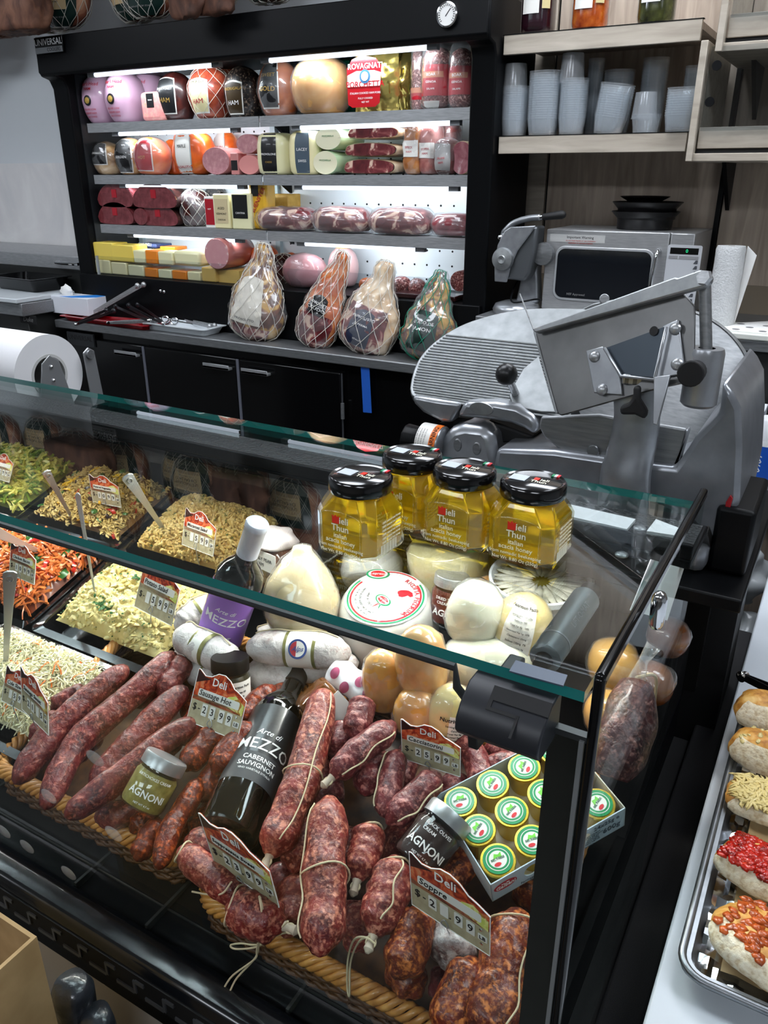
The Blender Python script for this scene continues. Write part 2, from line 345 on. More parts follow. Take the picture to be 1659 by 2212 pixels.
obj('lower_panel', G().box((FL+.02, 2.54, 1.0), (FR_-.01, 2.56, 1.19)), BLK, t, W=True, bevel=.003)
SHZ = [1.80, 1.60, 1.40]; YS = 2.60
def sx_(u, v, y=YS): return float(P(u, v, y=y)[0])
for z, um in zip(SHZ, [(560, 252), (567, 380), (577, 505)]):
    xm = sx_(*um)
    for a, b in ((-2.946, xm-.003), (xm+.003, -1.163)):
        s = obj('shelf', G().box((a, YS, z-.006), (b, 2.86, z)).box((a, YS-.002, z-.036), (b, YS+.003, z)), STEEL, t, W=True)
for (a, b, y, z) in [((205, 155), (460, 135), 2.545, 1.968), ((583, 123), (925, 97), 2.545, 1.968), ((257, 277), (500, 271), 2.62, 1.757), ((650, 266), (975, 253), 2.62, 1.757),
                     ((273, 393), (515, 393), 2.62, 1.557), ((655, 397), (972, 396), 2.62, 1.557), ((290, 497), (510, 507), 2.62, 1.357), ((660, 517), (900, 522), 2.62, 1.357)]:
    x0, x1 = sx_(*a, y=y), sx_(*b, y=y)
    al = bpy.data.lights.new('tube_beam', 'AREA'); al.shape = 'RECTANGLE'; al.size = x1-x0; al.size_y = .012; al.energy = TUBE_W*(x1-x0); al.color = (.84, .93, 1)
    lo = bpy.data.objects.new('tube_beam', al); COL.objects.link(lo); lo.matrix_basis = at((x0+x1)/2, y+.012, z-.002, rx=.95)
    l = obj('light_tube', G().tube([(x0, y, z), (x1, y, z)], .008, 10), TUBE, t, W=True)
    obj('tube_socket', G().box((x0-.035, y-.01, z-.008), (x0, y+.012, z+.012)), mat('grey_socket', (120, 124, 128), .5), l, W=True); obj('tube_socket', G().box((x1, y-.01, z-.008), (x1+.035, y+.012, z+.012)), mat('grey_socket'), l, W=True)
for x in (-2.1, -1.235):
    obj('shelf_bracket', G().prism([(x, 2.865, 1.40), (x, 2.865, 1.33), (x, 2.765, 1.385)], (.012, 0, 0)).prism([(x, 2.865, 1.6), (x, 2.865, 1.53), (x, 2.765, 1.585)], (.012, 0, 0)).prism([(x, 2.865, 1.8), (x, 2.865, 1.73), (x, 2.765, 1.785)], (.012, 0, 0)), BLK, t, W=True)
obj('front_guard', G().box((-2.95, 2.556, 1.19), (-1.19, 2.56, 1.27)), thin_glass('guard_plastic', (240, 242, 244), 1.2, .02), t, W=True)
obj('guard_end', G().box((-2.952, 2.552, 1.185), (-2.944, 2.562, 1.27)), mat('clear_grey', (150, 155, 158), .3), t, W=True)
g = G()
for u, v in ((347, 628), (355, 630)): p = P(u, v, y=2.54); g.ball(p, .007)
obj('screw_pair', g, CHR, t, W=True)
# nameplate, top left of the canopy
p = P(108, 97, y=2.495)
n = obj('nameplate', G().box((p[0]-.082, 2.487, p[2]-.03), (p[0]+.082, 2.495, p[2]+.028)), BLKG, t, W=True, bevel=.002)
obj('nameplate_band', G().box((p[0]-.08, 2.4855, p[2]-.028), (p[0]+.08, 2.487, p[2]-.008)), mat('silver_print', (180, 182, 184), .3, 1), n, W=True)
obj('lettering', lines([('UNIVERSAL', 0, .009, .032, 0, .004)], flat_fn((p[0], 2.4865, p[2]), (1, 0, 0), (0, 0, 1))), mat('silver_letter', (205, 206, 208), .4), n, W=True)
obj('fine_print', lines([('COOLERS', .03, -.018, .018)], flat_fn((p[0], 2.4852, p[2]), (1, 0, 0), (0, 0, 1))), BLKM, n, W=True)
# dial thermometer
p = P(967, 32, y=2.49)
n = obj('dial_thermometer', G().lathe([(.0, 0), (.034, 0), (.036, .006), (.034, .014), (.030, .015), (.030, .011), (0, .011)], 32, T=Matrix.Translation((p[0], 2.497, p[2])) @ Matrix.Rotation(PI/2, 4, 'X')), CHR, t, W=True)
obj('dial_face', G().lathe([(0, 0), (.029, 0)], 32, T=Matrix.Translation((p[0], 2.483, p[2])) @ Matrix.Rotation(PI/2, 4, 'X'), closed=False), PAP, n, W=True)
g = G()
for i in range(20):
    a = -2.3+4.6*i/19; g.box((-.0008, -.0004, .022), (.0008, .0004, .027), T=Matrix.Translation((p[0], 2.4822, p[2])) @ Matrix.Rotation(a, 4, 'Y'))
g.box((-.001, -.0006, -.006), (.001, .0006, .02), T=Matrix.Translation((p[0], 2.4822, p[2])) @ Matrix.Rotation(.7, 4, 'Y'))
obj('dial_marks', g, BLKM, n, W=True)
# ================================================================ counter and doors under it
t = UC = thing('base_cabinet', 'black three-door under-counter cabinet with a steel top below the cold shelves', 'cabinet', (-2.08, 2.7, 0))
obj('body', G().box((FL, 2.43, .02), (FR_, 2.9, .965)), BLKG, t, W=True)
obj('countertop', G().box((FL-.02, 2.4, .965), (FR_+.02, 2.56, 1.0)), STEELD, t, W=True, bevel=.004)
dx = [FL+.02, float(P(307, 738, y=2.41)[0]), float(P(512, 770, y=2.41)[0]), float(P(738, 800, y=2.41)[0])]
for i, (a, b) in enumerate(zip(dx[:-1], dx[1:])):
    d = obj('door', G().box((a+.008, 2.41, .06), (b-.008, 2.43, .93)), BLKG, t, W=True, bevel=.004)
    hx = [float(P(u, v, y=2.39)[0]) for u, v in ((245, 738), (292, 742))] if i == 0 else [float(P(u, v, y=2.39)[0]) for u, v in (((437, 763), (493, 772)) if i == 1 else ((520, 775), (577, 786)))]
    obj('handle', G().box((hx[0], 2.385, .885), (hx[1], 2.41, .895)).box((hx[0], 2.385, .885), (hx[1], 2.388, .905)), STEEL, d, W=True, bevel=.002)
for x in dx[1:3]: obj('door_gap_strip', G().box((x-.006, 2.408, .06), (x+.006, 2.412, .93)), mat('grey_gasket', (92, 94, 104), .5), t, W=True)
obj('hinge', G().tube([(dx[3]+.004, 2.405, .76), (dx[3]+.004, 2.405, .82)], .007, 10), STEELD, t, W=True)
obj('hinge_strip', G().box((dx[3]-.003, 2.409, .06), (dx[3]+.003, 2.412, .93)), mat('grey_gasket2', (52, 54, 58), .5), t, W=True)
p = P(176, 733, y=2.408)
n = obj('nameplate', G().box((p[0]-.085, 2.402, p[2]-.028), (p[0]+.085, 2.41, p[2]+.028)), mat('dark_plate', (58, 60, 62), .35, .6), t, W=True)
obj('lettering', lines([('UNIVERSAL', 0, .006, .03)], flat_fn((p[0], 2.4015, p[2]), (1, 0, 0), (0, 0, 1))), BLKM, n, W=True)
p = P(791, 842, y=2.408)
tag(obj('painters_tape', G().box((-.018, -.001, -.085), (.018, 0, .085)), mat('blue_tape', (22, 84, 176), .6), M=at(p[0], 2.409, p[2], ry=-.05)), 'strip of blue painters tape stuck upright on the black cabinet', 'tape')
# ================================================================ service display case
XL, XR = -2.75, -.09
t = CASE = thing('deli_display_case', 'black glass-topped deli service case holding salads, sausages and cheeses', 'display case', (-1.4, .75, 0))
g = G().box((XL, .464, 1.262), (-.107, .865, 1.271), 0)
gt = obj('top_glass', g, [GLASS, GEDGE], t, W=True, smooth=0)
for pl in gt.data.polygons:
    if abs(pl.normal.z) < .5: pl.material_index = 1
FGY = .463; GF = thin_glass('front_pane', (248, 252, 251), 1.33, boost=.6)
obj('front_glass', G().prism([(x, FGY, z) for x, z in [(XL, .72), (-.1, .72), (-.1, 1.232), (-.198, 1.232), (-.204, 1.240), (-.206, 1.257), (XL, 1.257)]], (0, .005, 0)), GF, t, W=True, smooth=0)
rg = mat('rail_grey', (46, 49, 50), .35)
obj('front_glass_rail', G().tube([(XL, FGY+.0025, 1.257), (-.206, FGY+.0025, 1.257), (-.204, FGY+.0025, 1.240), (-.196, FGY+.0025, 1.232)], .0034, 8), rg, t, W=True); obj('front_glass_edge', G().box((-.15, FGY-.001, 1.230), (-.1, FGY+.006, 1.235)), rg, t, W=True)
obj('side_glass', G().box((-.1, .47, .72), (-.095, .86, 1.283)), thin_glass('side_pane', (246, 250, 249), 1.10, boost=.45), t, W=True, smooth=0)
obj('side_glass_edging', G().box((-.1015, .46, 1.279), (-.0935, .86, 1.291)), BLKG, t, W=True, bevel=.003); obj('side_glass_edging', G().box((-.1015, .459, .72), (-.0935, .468, 1.288)), BLKG, t, W=True, bevel=.003)
sm = mat('smoked_band', (22, 19, 17), .1, coat=.2)
obj('corner_band', G().box((-.131, .4685, .72), (-.1015, .4705, 1.228)), sm, t, W=True)
obj('corner_seal', G().box((-.106, .4595, .72), (-.1025, .4625, 1.232)), mat('seal_grey', (110, 112, 112), .3), t, W=True)
# black hinge clamp at the corner
CB = mat('clamp_black', (30, 32, 37), .42)
q0 = P(1021, 1458, z=1.262)[0]; q1 = P(1204, 1508, z=1.262)[0]
cpf = [(.472, 1.262), (.449, 1.262), (.434, 1.252), (.427, 1.243), (.426, 1.234), (.431, 1.227), (.440, 1.225), (.472, 1.225)]
clamp = obj('glass_clamp', G().prism([(q0, y, z) for y, z in cpf], (q1-q0, 0, 0)), CB, t, W=True, bevel=.0015)
xm = q0+(q1-q0)*.36; sl = lambda k: (.449-.015*k, 1.262-.010*k)
g = G()
for a, b in (((xm-.003, -.1), (xm, .95)), ((xm, .80), (xm+(q1-q0)*.33, .95)), ((xm+(q1-q0)*.31, .80), (xm+(q1-q0)*.34, 1.75))):
    y0_, z0_ = sl(a[1]); y1_, z1_ = sl(b[1]); g.prism([(a[0], y0_-.0004, z0_+.0006), (b[0], y0_-.0004, z0_+.0006), (b[0], y1_-.0004, z1_+.0006), (a[0], y1_-.0004, z1_+.0006)], (0, .0006, -.0008))
obj('clamp_groove', g, BLKM, clamp, W=True)
y0_, z0_ = sl(-.1); y1_, z1_ = sl(.5)
obj('clamp_recess', G().prism([(xm, y0_-.0004, z0_+.0006), (q1, y0_-.0004, z0_+.0006), (q1, y1_-.0004, z1_+.0006), (xm, y1_-.0004, z1_+.0006)], (0, .0006, -.0008)), BLKM, clamp, W=True)
obj('clamp_back', G().box((q0+.012, .463, 1.2225), (q1-.038, .500, 1.2605)), CB, clamp, W=True, bevel=.002)
obj('clamp_skirt', G().prism([(q0+.004, y, z) for y, z in [(.440, 1.226), (.444, 1.206), (.462, 1.204), (.462, 1.226)]], (q1-q0-.055, 0, 0)), BLKM, clamp, W=True, bevel=.001)
pq = [P(u, v, z=1.2725) for u, v in ((1114, 1426), (1226, 1458), (1217, 1481), (1100, 1449))]
obj('clamp_pad', G().prism(pq, (0, 0, -.0012)), mat('pad_grey', (70, 82, 98), .4), clamp, W=True)
# rear ledge with a knurled mat, wall and lamp inside the case
obj('rear_ledge', G().box((XL, .872, 1.185), (-.1, .985, 1.197)).box((XL, .872, 1.197), (-.1, .88, 1.215)), BLK, t, W=True, bevel=.002)
hm = noisy('honeycomb_rubber', [(.2, (18, 19, 20)), (.5, (40, 41, 43))], 210, kind='voronoi', rough=.5, bump=.9)
obj('knurled_mat', G().box((XL, .882, 1.197), (-.105, .975, 1.2)), hm, t, W=True)
obj('rear_wall', G().prism([(XL, y, z) for y, z in [(1.24, .8), (1.22, .8), (1.22, 1.02), (.99, 1.185), (1.0, 1.19), (1.24, 1.04)]], (XR-XL-.01, 0, 0)), mat('inner_black', (22, 21, 20), .3), t, W=True)
obj('case_lamp', G().tube([(XL+.1, .905, 1.172), (-.17, .905, 1.172)], .009, 10), CASEL, t, W=True)
al = bpy.data.lights.new('case_beam', 'AREA'); al.shape = 'RECTANGLE'; al.size = 2.5; al.size_y = .02; al.energy = CASE_W*2.5; al.color = (1, .97, .92)
lo = bpy.data.objects.new('case_beam', al); COL.objects.link(lo); lo.matrix_basis = at(-1.43, .902, 1.166, rx=-.75)
obj('lamp_housing', G().prism([(XL+.05, y, z) for y, z in [(.872, 1.185), (.876, 1.165), (.882, 1.165), (.884, 1.182), (.93, 1.185)]], (XR-XL-.1, 0, 0)), BLK, t, W=True)
obj('deck', G().prism([(XL, y, z) for y, z in [(.469, .717), (.60, .728), (1.22, .914), (1.22, .70), (.469, .70)]], (XR-XL-.03, 0, 0)), mat('deck_black', (13, 13, 14), .75, spec=.15), t, W=True)
g = G()
for x in (-.4, -.75, -.62, -1.0, -1.25): g.box((x, .47, .718), (x+.004, .59, .7285))
g.box((XL, .505, .7182), (XR-.04, .507, .7225))
obj('deck_seams', g, mat('seam_grey', (48, 48, 46), .5), t, W=True)
obj('side_board', G().box((-.13, .5, .72), (-.118, 1.2, .80)), BLK, t, W=True)
g = G()
for poly in ([(1226, 1088), (1373, 1121), (1354, 1143), (1234, 1116)], [(1417, 1121), (1469, 1141), (1463, 1157), (1397, 1147)]):
    g.prism([P(u, v, z=1.204) for u, v in poly], (0, 0, -.004))
obj('white_board_strip', g, WHT, t, W=True)
g = G()
for u, v in ((1382, 1141), (1343, 1198)): p = P(u, v, z=1.2); g.ball((p[0], p[1], 1.2), (.008, .008, .003))
obj('screw', g, STEELD, t, W=True)
# front bumper, grille and cladding
obj('front_bumper', G().prism([(XL, y, z) for y, z in [(.474, .717), (.462, .733), (.448, .738), (.427, .735), (.420, .725), (.420, .682), (.474, .682)]], (XR-XL+.03, 0, 0)), mat('bumper_black', (18, 20, 24), .22, coat=.3), t, W=True, bevel=.004)
g = G()
for i in range(56):
    x = XL+.02+i*.048; g.box((x, .4155, .688), (x+.030, .418, .6935)).box((x+.030, .4155, .6905), (x+.034, .418, .712)).box((x+.034, .4155, .7085), (x+.048, .418, .714))
obj('vent_grille', G().box((XL, .4175, .684), (XR+.03, .421, .722)), BLKM, t, W=True)
obj('vent_slot', g, mat('slot_steel', (92, 94, 97), .35, .3), t, W=True)['kind'] = 'stuff'
obj('lower_skirt', G().box((XL, .424, .647), (XR+.03, .474, .682)), BLK, t, W=True)
obj('wood_cladding', G().box((XL, .430, 0), (XR+.03, .474, .647)), noisy('beige_cladding', [(.3, (178, 170, 160)), (.7, (200, 192, 182))], 3, 4, rough=.6), t, W=True)
obj('carcass', G().box((XL, .474, 0), (XR, 1.22, .70)), BLKM, t, W=True)
ft = noisy('black_felt', [(.4, (20, 20, 21)), (.6, (30, 30, 32))], 900, 2, rough=.9)
obj('end_cap', G().box((-.092, .2, 0), (-.044, 1.62, .72)), ft, t, W=True, bevel=.004)
# lid strut
a, b = D(1273, 1282, .80), D(1165, 1440, .69); ax = b-a
st = obj('gas_strut', G().tube([a+ax*.08, a+ax*.1, a+ax*.9, a+ax*.92], [.011, .0145, .0145, .011], 24), mat('strut_grey', (98, 104, 108), .35, .3), t, W=True)
obj('strut_end', G().tube([a-ax*.03, a+ax*.1], [.011, .009], 16).tube([a+ax*.9, a+ax*.99], [.009, .007], 16), BLK, st, W=True)
obj('strut_collar', G().tube([a+ax*.72, a+ax*.735], .0149, 24), mat('collar', (140, 146, 150), .3, .4), st, W=True)
Mt = frame(a, -ax, CP-a); Lx = np.linalg.norm(ax)
fnc = lambda x, y, z: (lambda q: q @ np.array(Mt)[:3, :3].T + np.array(Mt)[:3, 3])(np.stack([.0148*np.sin(-y/.0148+.5), -.0148*np.cos(-y/.0148+.5), x-Lx*.42], 1))
obj('lettering', lines([('LIFT-O-MAT', 0, .003, .0085)], fnc), mat('strut_print', (150, 156, 160), .5), st, W=True)
obj('side_latch', G().tube([P(1425, 1292, x=-.083), P(1418, 1345, x=-.083)], .006, 12, round_=True), CHR, t, W=True)
obj('rear_deck', G().box((-.66, .985, 1.085), (-.045, 1.42, 1.105)), BLK, CASE, W=True, bevel=.003)
obj('rear_cabinet', G().box((-.64, 1.245, 0), (-.06, 1.40, 1.085)), BLKM, CASE, W=True)
# ================================================================ serving table on the right
t = thing('serving_table', 'white-topped table beside the case holding the tray of bread', 'table', (.5, .8, 0))
obj('tabletop', G().box((-.038, -.1, .82), (1.2, 1.75, .85)), noisy('white_laminate', [(.3, (178, 184, 190)), (.7, (190, 196, 202))], 2, 3, rough=.35), t, W=True, bevel=.003)
obj('table_base', G().box((0, -.05, 0), (1.15, 1.7, .82)), BLKM, t, W=True)
# ================================================================ goods in the refrigerated display
def meat(name, a, b, c, sc=30, **k): return noisy(name, [(.3, a), (.5, b), (.7, c)], sc, 7, .6, k.pop('rough', .3), bump=k.pop('bump', .25), coat=k.pop('coat', .4), **k)
PINKW = mat('pink_wrap', (196, 158, 182), .28, coat=.5); PINKT = noisy('pink_terrine', [(.45, (236, 150, 146)), (.62, (240, 170, 160)), (.72, (214, 150, 90))], 60, 4, rough=.3, coat=.4)
DKHAM = meat('dark_ham', (34, 12, 12), (58, 22, 20), (86, 36, 30)); REDHAM = meat('red_ham', (104, 36, 24), (146, 58, 38), (176, 84, 56)); BRHAM = meat('brown_ham', (104, 46, 18), (158, 78, 28), (196, 112, 52), 14)
PEPPER = noisy('peppered_crust', [(.35, (12, 9, 8)), (.55, (34, 24, 20)), (.75, (150, 130, 110))], 130, 3, rough=.4, coat=.4, bump=.5); PEACH = noisy('peach_rind', [(.3, (206, 144, 78)), (.55, (228, 176, 112)), (.8, (214, 138, 66))], 9, 4, .4, .25, coat=.6)
ORG = meat('orange_turkey', (176, 66, 18), (214, 92, 26), (232, 134, 60), 16); GOLD = mat('gold_foil', (196, 176, 98), .22, .85); GREENF = mat('green_foil', (10, 104, 78), .25, .5)
TURK = meat('roast_turkey', (120, 84, 48), (196, 158, 110), (226, 200, 160), 22); GTURK = meat('golden_turkey', (150, 92, 30), (206, 140, 60), (226, 176, 100), 18)
BOLO = noisy('bologna_cut', [(.4, (178, 122, 128)), (.6, (192, 138, 142)), (.7, (206, 160, 160))], 60, 4, rough=.35, coat=.3); BOLS = mat('bologna_skin', (196, 128, 124), .25, coat=.5)
PROV = mat('pale_cheese', (226, 222, 178), .3, coat=.3, sss=.1); PROVY = mat('yellow_cheese', (232, 206, 92), .35, coat=.2, sss=.1); CHED = mat('cheddar', (230, 132, 30), .35, coat=.2, sss=.1); CREAM = mat('cream_cheese', (232, 222, 172), .35, coat=.2)
PARM = noisy('aged_cheese', [(.4, (206, 160, 70)), (.7, (226, 184, 96))], 40, 5, rough=.5); MORT = noisy('mortadella_cut', [(.0, (206, 176, 174)), (.18, (206, 176, 174)), (.28, (188, 138, 142)), (1, (184, 130, 136))], 45, kind='voronoi', rough=.35, coat=.3); MORTS = mat('mortadella_skin', (168, 98, 92), .25, coat=.5)
BEEF = meat('roast_beef_cut', (92, 34, 38), (112, 48, 52), (132, 64, 68), 40); BEEFD = meat('roast_beef_crust', (28, 14, 14), (48, 24, 22), (70, 38, 32))
PROS = noisy('prosciutto_cut', [(.3, (66, 22, 26)), (.5, (104, 40, 44)), (.57, (140, 78, 76)), (.63, (214, 184, 164))], 22, 6, 1.0, .3, coat=.5); PROSF = noisy('ham_fat', [(.3, (196, 150, 96)), (.6, (226, 206, 176)), (.8, (232, 216, 196))], 22, 5, .5, .3, coat=.5)
SALR = sausage_mat('salami_dark', (70, 22, 22), (112, 40, 38), (206, 160, 150), .7); REDL = mat('red_label', (168, 22, 38), .35, coat=.3); BLKL = mat('black_label', (22, 22, 24), .35, coat=.3); WLAB = mat('white_label', (226, 224, 218), .4); NAVYL = mat('navy_label', (38, 44, 66), .35); GREYL = mat('grey_label', (160, 158, 156), .4); KRAFT = mat('kraft_label', (196, 172, 132), .7)
GOLDP = mat('gold_print', (196, 160, 82), .35, .5); REDP = mat('red_print', (176, 34, 50), .5); WP = mat('white_print', (238, 238, 236), .5); BP = mat('black_print', (14, 14, 14), .6); GRP = mat('grey_print', (120, 120, 120), .5); GREENP = mat('green_print', (40, 120, 66), .4)
def place(bb, yc, zb):
    u0, v0, u1, v1 = bb; um = (u0+u1)/2; vm = (v0+v1)/2
    x0 = P(u0, vm, y=yc)[0]; x1 = P(u1, vm, y=yc)[0]; zt = P(um, v0, y=yc)[2]
    return (x0+x1)/2, x1-x0, zt-zb
EGG = [(0, 0), (.28, .005), (.36, .04), (.45, .2), (.5, .42), (.485, .62), (.40, .82), (.25, .94), (.1, .99), (0, 1)]
def prof_(h, w, base=EGG): return [(r*w, z*h) for r, z in base]
UP = -PI/2
def ovoid(name, label, cat, bb, zb, m, yo=0., lab=None, txt=None, amp=.006, tilt=0, group=None, sq=2., flat=.85, fs=14, nt=30, face=UP, net=None, film=False):
    """upright plump ham or cheese; bb: silhouette; lab: (material, half angle, t0, t1)"""
    yc = 2.69+yo; x, w, h = place(bb, yc, zb); s = Rev(prof_(h, w), 1, flat, amp, fs, random.random()*9, nz=22, nt=nt, sq=sq)
    t = thing(name, label, cat, at(x, yc, zb+.001, 0, 0, tilt), group)
    obj('body', s.geo(), m, t, smooth=180)
    if lab:
        lm, ha, t0, t1 = lab; lo = obj('label', s.patch(face-ha, face+ha, t0, t1, .002, n=8, m=6, arch=.03), lm, t, smooth=180)
        obj('label_border', s.patch(face-ha*1.12, face+ha*1.12, t0-.02, t1+.02, .0012, n=8, m=6, arch=.035), WLAB if lm is not WLAB else GREYL, lo, smooth=180)
        if txt:
            g = G()
            for i, (tx, tm_, sz, tt) in enumerate(txt):
                obj('lettering', lines([(tx, 0, 0, sz)], s.fn(face, tt, .003)), tm_, lo, smooth=0)
    if net: obj('net', s.net(net, .5, .0009, .002), mat('string', (206, 200, 186), .8), t)
    if film: obj('plastic_wrap', Rev([(r*1.04, z*1.02) for r, z in prof_(h, w)], 1, flat, .008, 30, 3, nz=20, nt=26).geo(), FILM, t, smooth=180)
    return t, s
def block(name, label, cat, bb, zb, m, dep=.11, yo=0., lab=None, rz=0., txt=None, group=None, zo=0., bev=.005):
    yc = 2.62+dep/2+yo; x, w, h = place(bb, yc-dep/2, zb+zo); w *= .95; t = thing(name, label, cat, at(x, yc, zb+zo+.001, rz+random.uniform(-.04, .04)), group)
    obj('body', G().box((-w/2, -dep/2, 0), (w/2, dep/2, h-.001)), m, t, bevel=min(bev, h*.2))
    if lab:
        lm, a, b, c, d = lab; lo = obj('label', G().box((a*w, -dep/2-.0012, b*h), (c*w, -dep/2, d*h)), lm, t)
        if txt: obj('lettering', lines([(tx, (a+c)/2*w, tt*h, sz) for tx, sz, tt in txt], flat_fn((0, -dep/2-.0016, 0), (1, 0, 0), (0, 0, 1))), WP if lm in (BLKL, REDL, NAVYL, REDP) else BP, lo)
    return t
def log(name, label, cat, bb, zb, cut, skin, L=.22, yo=0., zo=0., group=None, sqz=1., rz=0.):
    yc = 2.625+yo; x, w, h = place(bb, yc, zb+zo); r = w/2; rz_ = h/2
    t = thing(name, label, cat, at(x, yc, zb+zo+rz_+.001, rz), group)
    T = Matrix.Rotation(-PI/2, 4, 'X')
    obj('skin', G().lathe([(.97, 0), (1, .004), (1, L-.03), (.85, L-.005), (.3, L)], 36, T=Matrix.Diagonal((r, 1, rz_, 1)) @ T, closed=False), skin, t, smooth=60)
    obj('cut_face', G().lathe([(0, -.0005), (.97, 0)], 36, T=Matrix.Diagonal((r, 1, rz_, 1)) @ T, closed=False), cut, t)
    return t
def dome(name, label, cat, bb, zb, m, mb, zo=0., yo=0., dep=.16, tagm=None, group=None):
    """half roast lying on its belly, cut face to the front"""
    yf = 2.615+yo; x, w, h = place(bb, yf, zb+zo); t = thing(name, label, cat, at(x, yf, zb+zo+.001), group)
    prof = [(-.5, .32), (-.42, .62), (-.25, .9), (0, 1), (.25, .9), (.43, .6), (.5, .3), (.44, .06), (.2, 0), (-.2, 0), (-.44, .06)]
    po = bez([(a*w, 0, b*h) for a, b in prof]+[(prof[0][0]*w, 0, prof[0][1]*h)], 40)[:-1]
    g = G(); cy = np.array([0, 0, h*.45]); V = []; ks = [1, 1.0, .96, .8, .45, .1]; ys = [0, .01, dep*.5, dep*.8, dep*.95, dep]
    for k, y in zip(ks, ys): V += [tuple(cy+(q-cy)*k+np.array([0, y, 0])) for q in po]
    n = len(po); F = [(i*n+j, i*n+(j+1) % n, (i+1)*n+(j+1) % n, (i+1)*n+j) for i in range(len(ks)-1) for j in range(n)]
    obj('crust', g.add(V, F), mb, t, smooth=60); obj('cut_face', G().prism(po*.985+cy*.015, (0, -.002, 0)), m, t, smooth=30)
    if tagm: obj('label', G().box((-.014, -.004, h*.40), (.014, -.002, h*.74)), tagm, t)
    return t
z1, z2, z3, z4 = 1.80, 1.60, 1.40, 1.19
# ---- top shelf
for i, (bb, yo, lb) in enumerate([((194, 158, 248, 260), 0, 'pink-wrapped ham loaf at the far left of the top shelf'), ((243, 153, 303, 258), 0, 'pink-wrapped ham loaf second from the left on the top shelf, behind the square terrine'), ((292, 152, 352, 250), .11, 'pink-wrapped ham loaf at the back behind the square pink terrine')]):
    t, s = ovoid('ham_loaf', lb, 'ham', bb, z1, PINKW, yo, amp=.001, group='pink ham loaves on the top shelf', flat=1.2)
    se = obj('seal', s.disc(UP+.1, .48, .020, .002), BLKL, t, smooth=180); obj('seal_ring', s.disc(UP+.1, .48, .012, .003), GOLDP, se, smooth=180)
    obj('lettering', lines([("Boar's Head", 0, .012, .02, .2, .003), ('HAM', 0, -.008, .017, 0, .003)], s.fn(UP+.1, .66)), REDP, t, smooth=0)
    obj('fine_print', lines([('DELUXE LOW', 0, .012, .010), ('SODIUM HAM', 0, -.002, .010), ('FULLY COOKED', 0, -.016, .008)], s.fn(UP+.1, .32)), REDP, t, smooth=0)
t = block('terrine', 'square pink terrine slice flecked with nuts, leaning between pink loaf and dark ham', 'terrine', (301, 197, 350, 254), z1, PINKT, .07, 0, (BLKL, -.17, .45, .17, .92), txt=[('TERRINE', .006, .7)], bev=.015)
ovoid('smoked_ham', 'dark reddish-brown ham with a black label beside the square terrine', 'ham', (348, 155, 415, 252), z1, DKHAM, 0, (BLKL, .55, .30, .72), [('BLACK FOREST', WP, .010, .60), ('HAM', GOLDP, .022, .46)], net=None)
ovoid('netted_ham', 'brick-red ham with a cream landscape label, in front of a second red ham', 'ham', (415, 140, 492, 252), z1, REDHAM, -.01, (CREAM, .50, .28, .62), [('SMOKED', BP, .016, .62), ('HAM', REDP, .024, .40)], net=9, amp=.01)
ovoid('netted_ham', 'brick-red ham at the back between the cream-labelled ham and the peppered one', 'ham', (462, 134, 525, 245), z1, REDHAM, .13, net=9, amp=.01)
ovoid('peppered_ham', 'black peppered ham with a dark gold label on the top shelf', 'ham', (490, 143, 562, 250), z1, PEPPER, 0, (mat('bronze_label', (58, 44, 24), .35), .5, .25, .60), [('MADRASALA', GOLDP, .014, .55), ('HAM', WP, .022, .38)])
ovoid('glazed_ham', 'glossy amber-brown ham with a black and gold oval label', 'ham', (563, 130, 642, 247), z1, BRHAM, 0, (BLKL, .5, .30, .84), [('SWEET', GOLDP, .018, .66), ('GOLD', GOLDP, .022, .50)], film=True)
ovoid('mortadella', 'large round peach-coloured smoked ham, biggest on the top shelf', 'ham', (641, 119, 752, 243), z1, PEACH, -.01, amp=.003, film=True, flat=1.0)
ovoid('foil_bag', 'dark green foil bag behind the large peach-coloured ham', 'bag', (722, 122, 780, 238), z1, GREENF, .13, amp=.02, fs=30, nt=44)
# gold foil porchetta bag
def foil_bag(label, bb, yo, m, front=None, name='porchetta_bag'):
    yc = 2.66+yo; x, w, h = place(bb, yc, z1); t = thing(name, label, 'bag', at(x, yc, z1+.001)); nx, nz = 26, 26; V = []; F = []
    for sd in (-1, 1):
        for i in range(nz+1):
            for j in range(nx+1):
                a = j/nx*2-1; b = i/nz; d = .055*(1-abs(a)**2.5)*(math.sin(min(1, b*1.25+.25)*PI*.5) if b < .6 else (1-((b-.6)/.4)**2)*.95+.05)
                q = noise.noise(Vector((a*4, b*5, sd+yo*9)))*.012*(1-abs(a)**4)+noise.noise(Vector((a*11, b*9, sd)))*.006
                V.append((a*w/2*(1-.08*math.sin(b*PI*3)*.3), sd*d+q*sd, b*h*(1+.03*math.sin(a*7))))
        o = (0 if sd < 0 else (nx+1)*(nz+1))
        for i in range(nz):
            for j in range(nx): k = o+i*(nx+1)+j; q = (k, k+1, k+nx+2, k+nx+1); F.append(q if sd < 0 else q[::-1])
    obj('bag', G().add(V, F), m, t, smooth=50); return t, w, h
t, w, h = foil_bag('gold foil bag with a red and white Porchetta label, topmost shelf', (768, 104, 862, 234), 0, GOLD)
lg = G(); po = [(-.40, .05), (-.30, .0), (.22, .0), (.32, .06), (.36, .62), (.24, .74), (-.08, .80), (-.3, .74), (-.42, .60)]
lo = obj('label', G().prism([(a*w-.006, -.0665, b*h+.012) for a, b in po], (0, -.002, 0)), mat('label_red', (186, 16, 28), .3, coat=.4), t)
